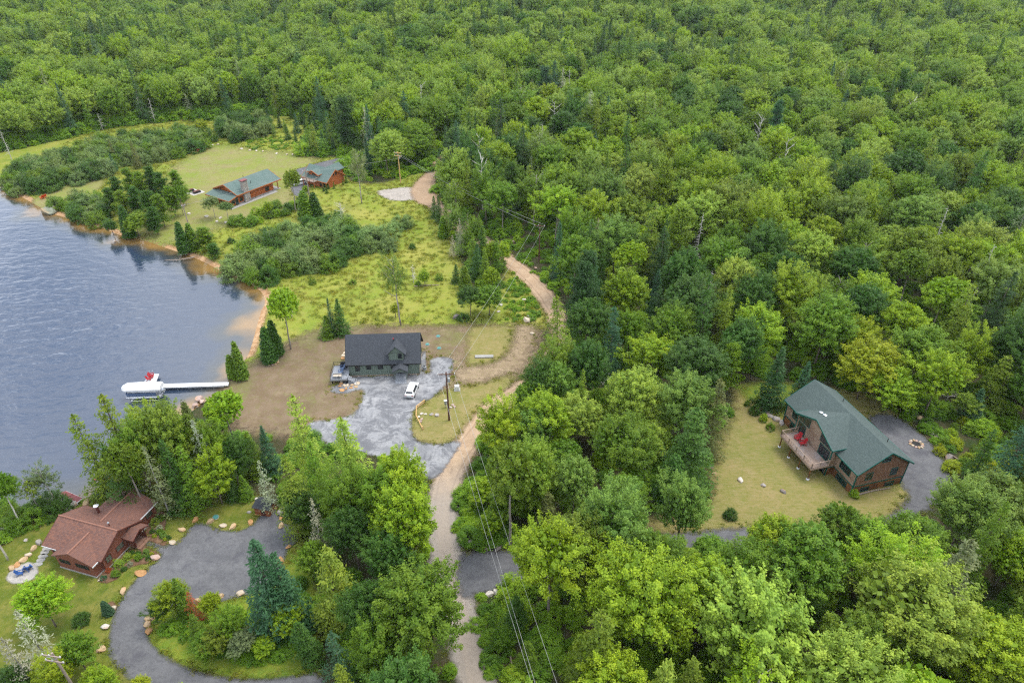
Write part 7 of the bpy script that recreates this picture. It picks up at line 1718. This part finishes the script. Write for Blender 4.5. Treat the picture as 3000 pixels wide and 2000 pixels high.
# garden plants in the beds of the brown house
gp = [((1180, 1395), 1.05, 'mid', 'round bright green bush at the garage end of the front bed'), ((1080, 1340), .65, 'rust', 'orange-flowered plant at the brown house corner'), ((1005, 1435), .7, 'blue', 'spiky grey-green plant at the bed tip'), ((1232, 1255), 1.05, 'pale', 'cream variegated bush, nearer of two in the front bed'), ((1340, 1165), 1.1, 'pale', 'cream variegated bush, farther of two in the front bed'),
      ((1390, 1235), .65, 'lichen', 'pale blue-grey cushion plant in the front bed'), ((1295, 1318), .7, 'deep', 'dark green bun-shaped shrub in the front bed'), ((1510, 1155), 1.0, 'mid', 'round green bush in the middle of the front bed'), ((1410, 1085), .7, 'deep', 'dark shrub against the brown house porch'), ((1500, 1095), .6, 'deep', 'small dark shrub behind the round green bush'), ((1615, 1090), .9, 'ash', 'striped grassy plant at the porch end of the front bed'), ((1695, 1100), .55, 'yellow', 'small yellow-green plant at the porch end of the front bed'), ((1645, 1160), .65, 'deep', 'dark bun shrub by the pinkish boulder'), ((1430, 1130), .5, 'yellow', 'yellow flowering plant in the front bed'),
      ((1830, 600), 1.0, 'mid', 'green bush at the far end of the bed beyond the porch'), ((1740, 660), 1.1, 'pale', 'cream variegated bush in the bed beyond the porch'), ((1805, 735), .75, 'lichen', 'pale blue-grey cushion in the bed beyond the porch'), ((1700, 775), .6, 'deep', 'dark shrub in the bed beyond the porch'), ((1810, 795), .9, 'mid', 'round green bush in the bed beyond the porch'), ((1725, 845), .5, 'yellow', 'yellow plant nearest the porch step'), ((1850, 845), .8, 'ash', 'grassy plant in the bed beyond the porch'), ((1885, 890), .5, 'yellow', 'yellow plant at the parking end of the bed'), ((1945, 860), .6, 'deep', 'dark bun shrub at the parking end of the bed')]
for (a, b), r, t, l in gp:
    x, y = at(100+a*.20408, 1400+b*.20408); plant(x, y, r*.95, r*.6, 'shrub', t, l)
x, y = at(*c1(625, 1170)); plant(x, y, 2.6, .75, 'cedar', 'blue', 'small blue-green conifer in the mulch ring by the drive')
x, y = at(*c1(478, 1215)); plant(x, y, 1.5, 1.2, 'shrub', 'deep', 'lone low dark bush on the brown house lawn')
for (a, b), r, t, l in [((455, 450), .8, 'mid', 'first small shrub on the dry lawn behind the balcony house'), ((505, 505), 1.2, 'deep', 'dark shrub on the dry lawn by the retaining boulders'), ((570, 560), 1.1, 'lime', 'lime shrub on the dry lawn by the retaining boulders'), ((625, 615), 1.0, 'mid', 'shrub on the dry lawn nearest the balcony'), ((330, 1240), 1.3, 'deep', 'dark shrub at the corner of dry lawn and gravel drive'), ((1205, 1095), 1.0, 'lime', 'lime weeds at the near corner of the balcony house')]:
    x, y = at(*c5(a, b)); plant(x, y, r*1.4, r*.75, 'shrub', t, l)
for (u, v), H, t, l in [((678, 712), 1.6, 'deep', 'small dark shrub in the meadow below the log house lawn'), ((915, 832), 1.3, 'mid', 'small shrub beside a grey stone in the meadow'), ((1208, 728), 1.5, 'deep', 'small dark bush in the upper right meadow'), ((1285, 820), 1.4, 'mid', 'small bush right of the small lime tree'), ((1225, 835), 1.2, 'mid', 'small bush left of the small lime tree'), ((1360, 935), 1.8, 'deep', 'low dark bush at the lot edge beside the dark boulder'), ((1035, 830), 1.3, 'mid', 'bush in the meadow left of the half-bare tree'), ((1330, 640), 2.2, 'deep', 'dark bush at the meadow edge below the road mouth')]:
    x, y = at(u, v); plant(x, y, H, H*.65, 'shrub', t, l)
# ------------------------------------------------------------------ labels for the trees that have none yet
LM = [('the brown house', -61, 70), ('the shed', -38.5, 73), ('the boat lift', *at(420, 1150)), ('the dark house', -25, 112), ('the drive pole', *px['a'][:2]), ('the roadside pole', *px['b'][:2]), ('the log garage', -62, 216), ('the log house', -78, 205),
      ('the balcony house', 55, 86), ('the balcony parking', *at(2720, 1350)), ('the gravel entry', *at(1450, 1660)), ('the dirt road bend', *at(1600, 890)), ('the upper road mouth', *at(1265, 520)), ('the dry lawn', *at(2150, 1350)), ('the forest-cut pole', *px['d'][:2]), ('the big shore boulder', bx, by_)]
TEN = ['one tenth', 'two tenths', 'three tenths', 'four tenths', 'halfway', 'six tenths', 'seven tenths', 'eight tenths', 'nine tenths']
def tenth(f): 
    k = round(f*10); return 'the edge' if k <= 0 or k >= 10 else TEN[k-1]
FORM = dict(maple='broadleaf', tall='long-trunked broadleaf', sparse='thin broadleaf', plume='plumed broadleaf', hemlock='feathery hemlock', spruce='pointed spruce', lichen='thin spruce', cedar='narrow cedar', pine='bushy pine', shrub='rounded shrub', snagc='bare snag', snagb='bare tree')
auto = {}
for t in TREES:
    if t['o'].get('label'): continue
    u, v = proj(t['x'], t['y'], t['H']*.8); t['u'], t['v'] = u, v
    b = min(LM, key=lambda l: (l[1]-t['x'])**2+(l[2]-t['y'])**2); d = math.hypot(b[1]-t['x'], b[2]-t['y'])
    size = '' if t['kind'] == 'shrub' else ('tall ' if t['H'] > 15 else ('low ' if t['H'] < 9 else ''))
    desc = size+TONEWORD[t['tone']]+' '+FORM[t['kind']]
    fu, fv = u/3000, v/2000
    place = '%s across, %s down' % (tenth(fu).replace('the edge', 'at the %s edge' % ('left' if fu < .5 else 'right')), tenth(fv).replace('the edge', 'at the %s' % ('top' if fv < .5 else 'bottom')))
    if d < 24:
        dx, dy = t['x']-b[1], t['y']-b[2]
        rel = ('right of' if dx > 0 else 'left of') if abs(dx) > abs(dy) else ('behind' if dy > 0 else 'in front of')
        place = rel+' '+b[0]+(', near' if d < 12 else '')
        if d < 12: place = 'close '+rel+' '+b[0]
    else: place = place.replace(' tenths down', ' down')
    auto.setdefault(desc+', '+place if d >= 24 else desc+' '+place, []).append(t)
for lab, ts in auto.items():
    ts.sort(key=lambda t: t['u']); n_ = len(ts)
    for i, t in enumerate(ts):
        if n_ == 1: s = ''
        elif n_ == 2: s = ', %s one' % ('left', 'right')[i]
        elif n_ == 3: s = ', %s of three' % ('leftmost', 'middle', 'rightmost')[i]
        else: s = ', %s from left' % ORD[min(i, 11)]
        t['o']['label'] = lab+s; t['o']['group'] = ('shrubs in the meadow thickets' if t['kind'] == 'shrub' else ('conifers of the wood' if t['kind'] in ('hemlock', 'spruce', 'lichen', 'pine', 'cedar') else 'broadleaf trees of the wood'))

hz = MB(); hz.box((-2700, -200, -14), (2700, 4300, 86)); hz_o = hz.build('haze', 'haze'); hz_o['kind'] = 'stuff'; hz_o['label'] = 'thin bluish summer haze over the far wood'
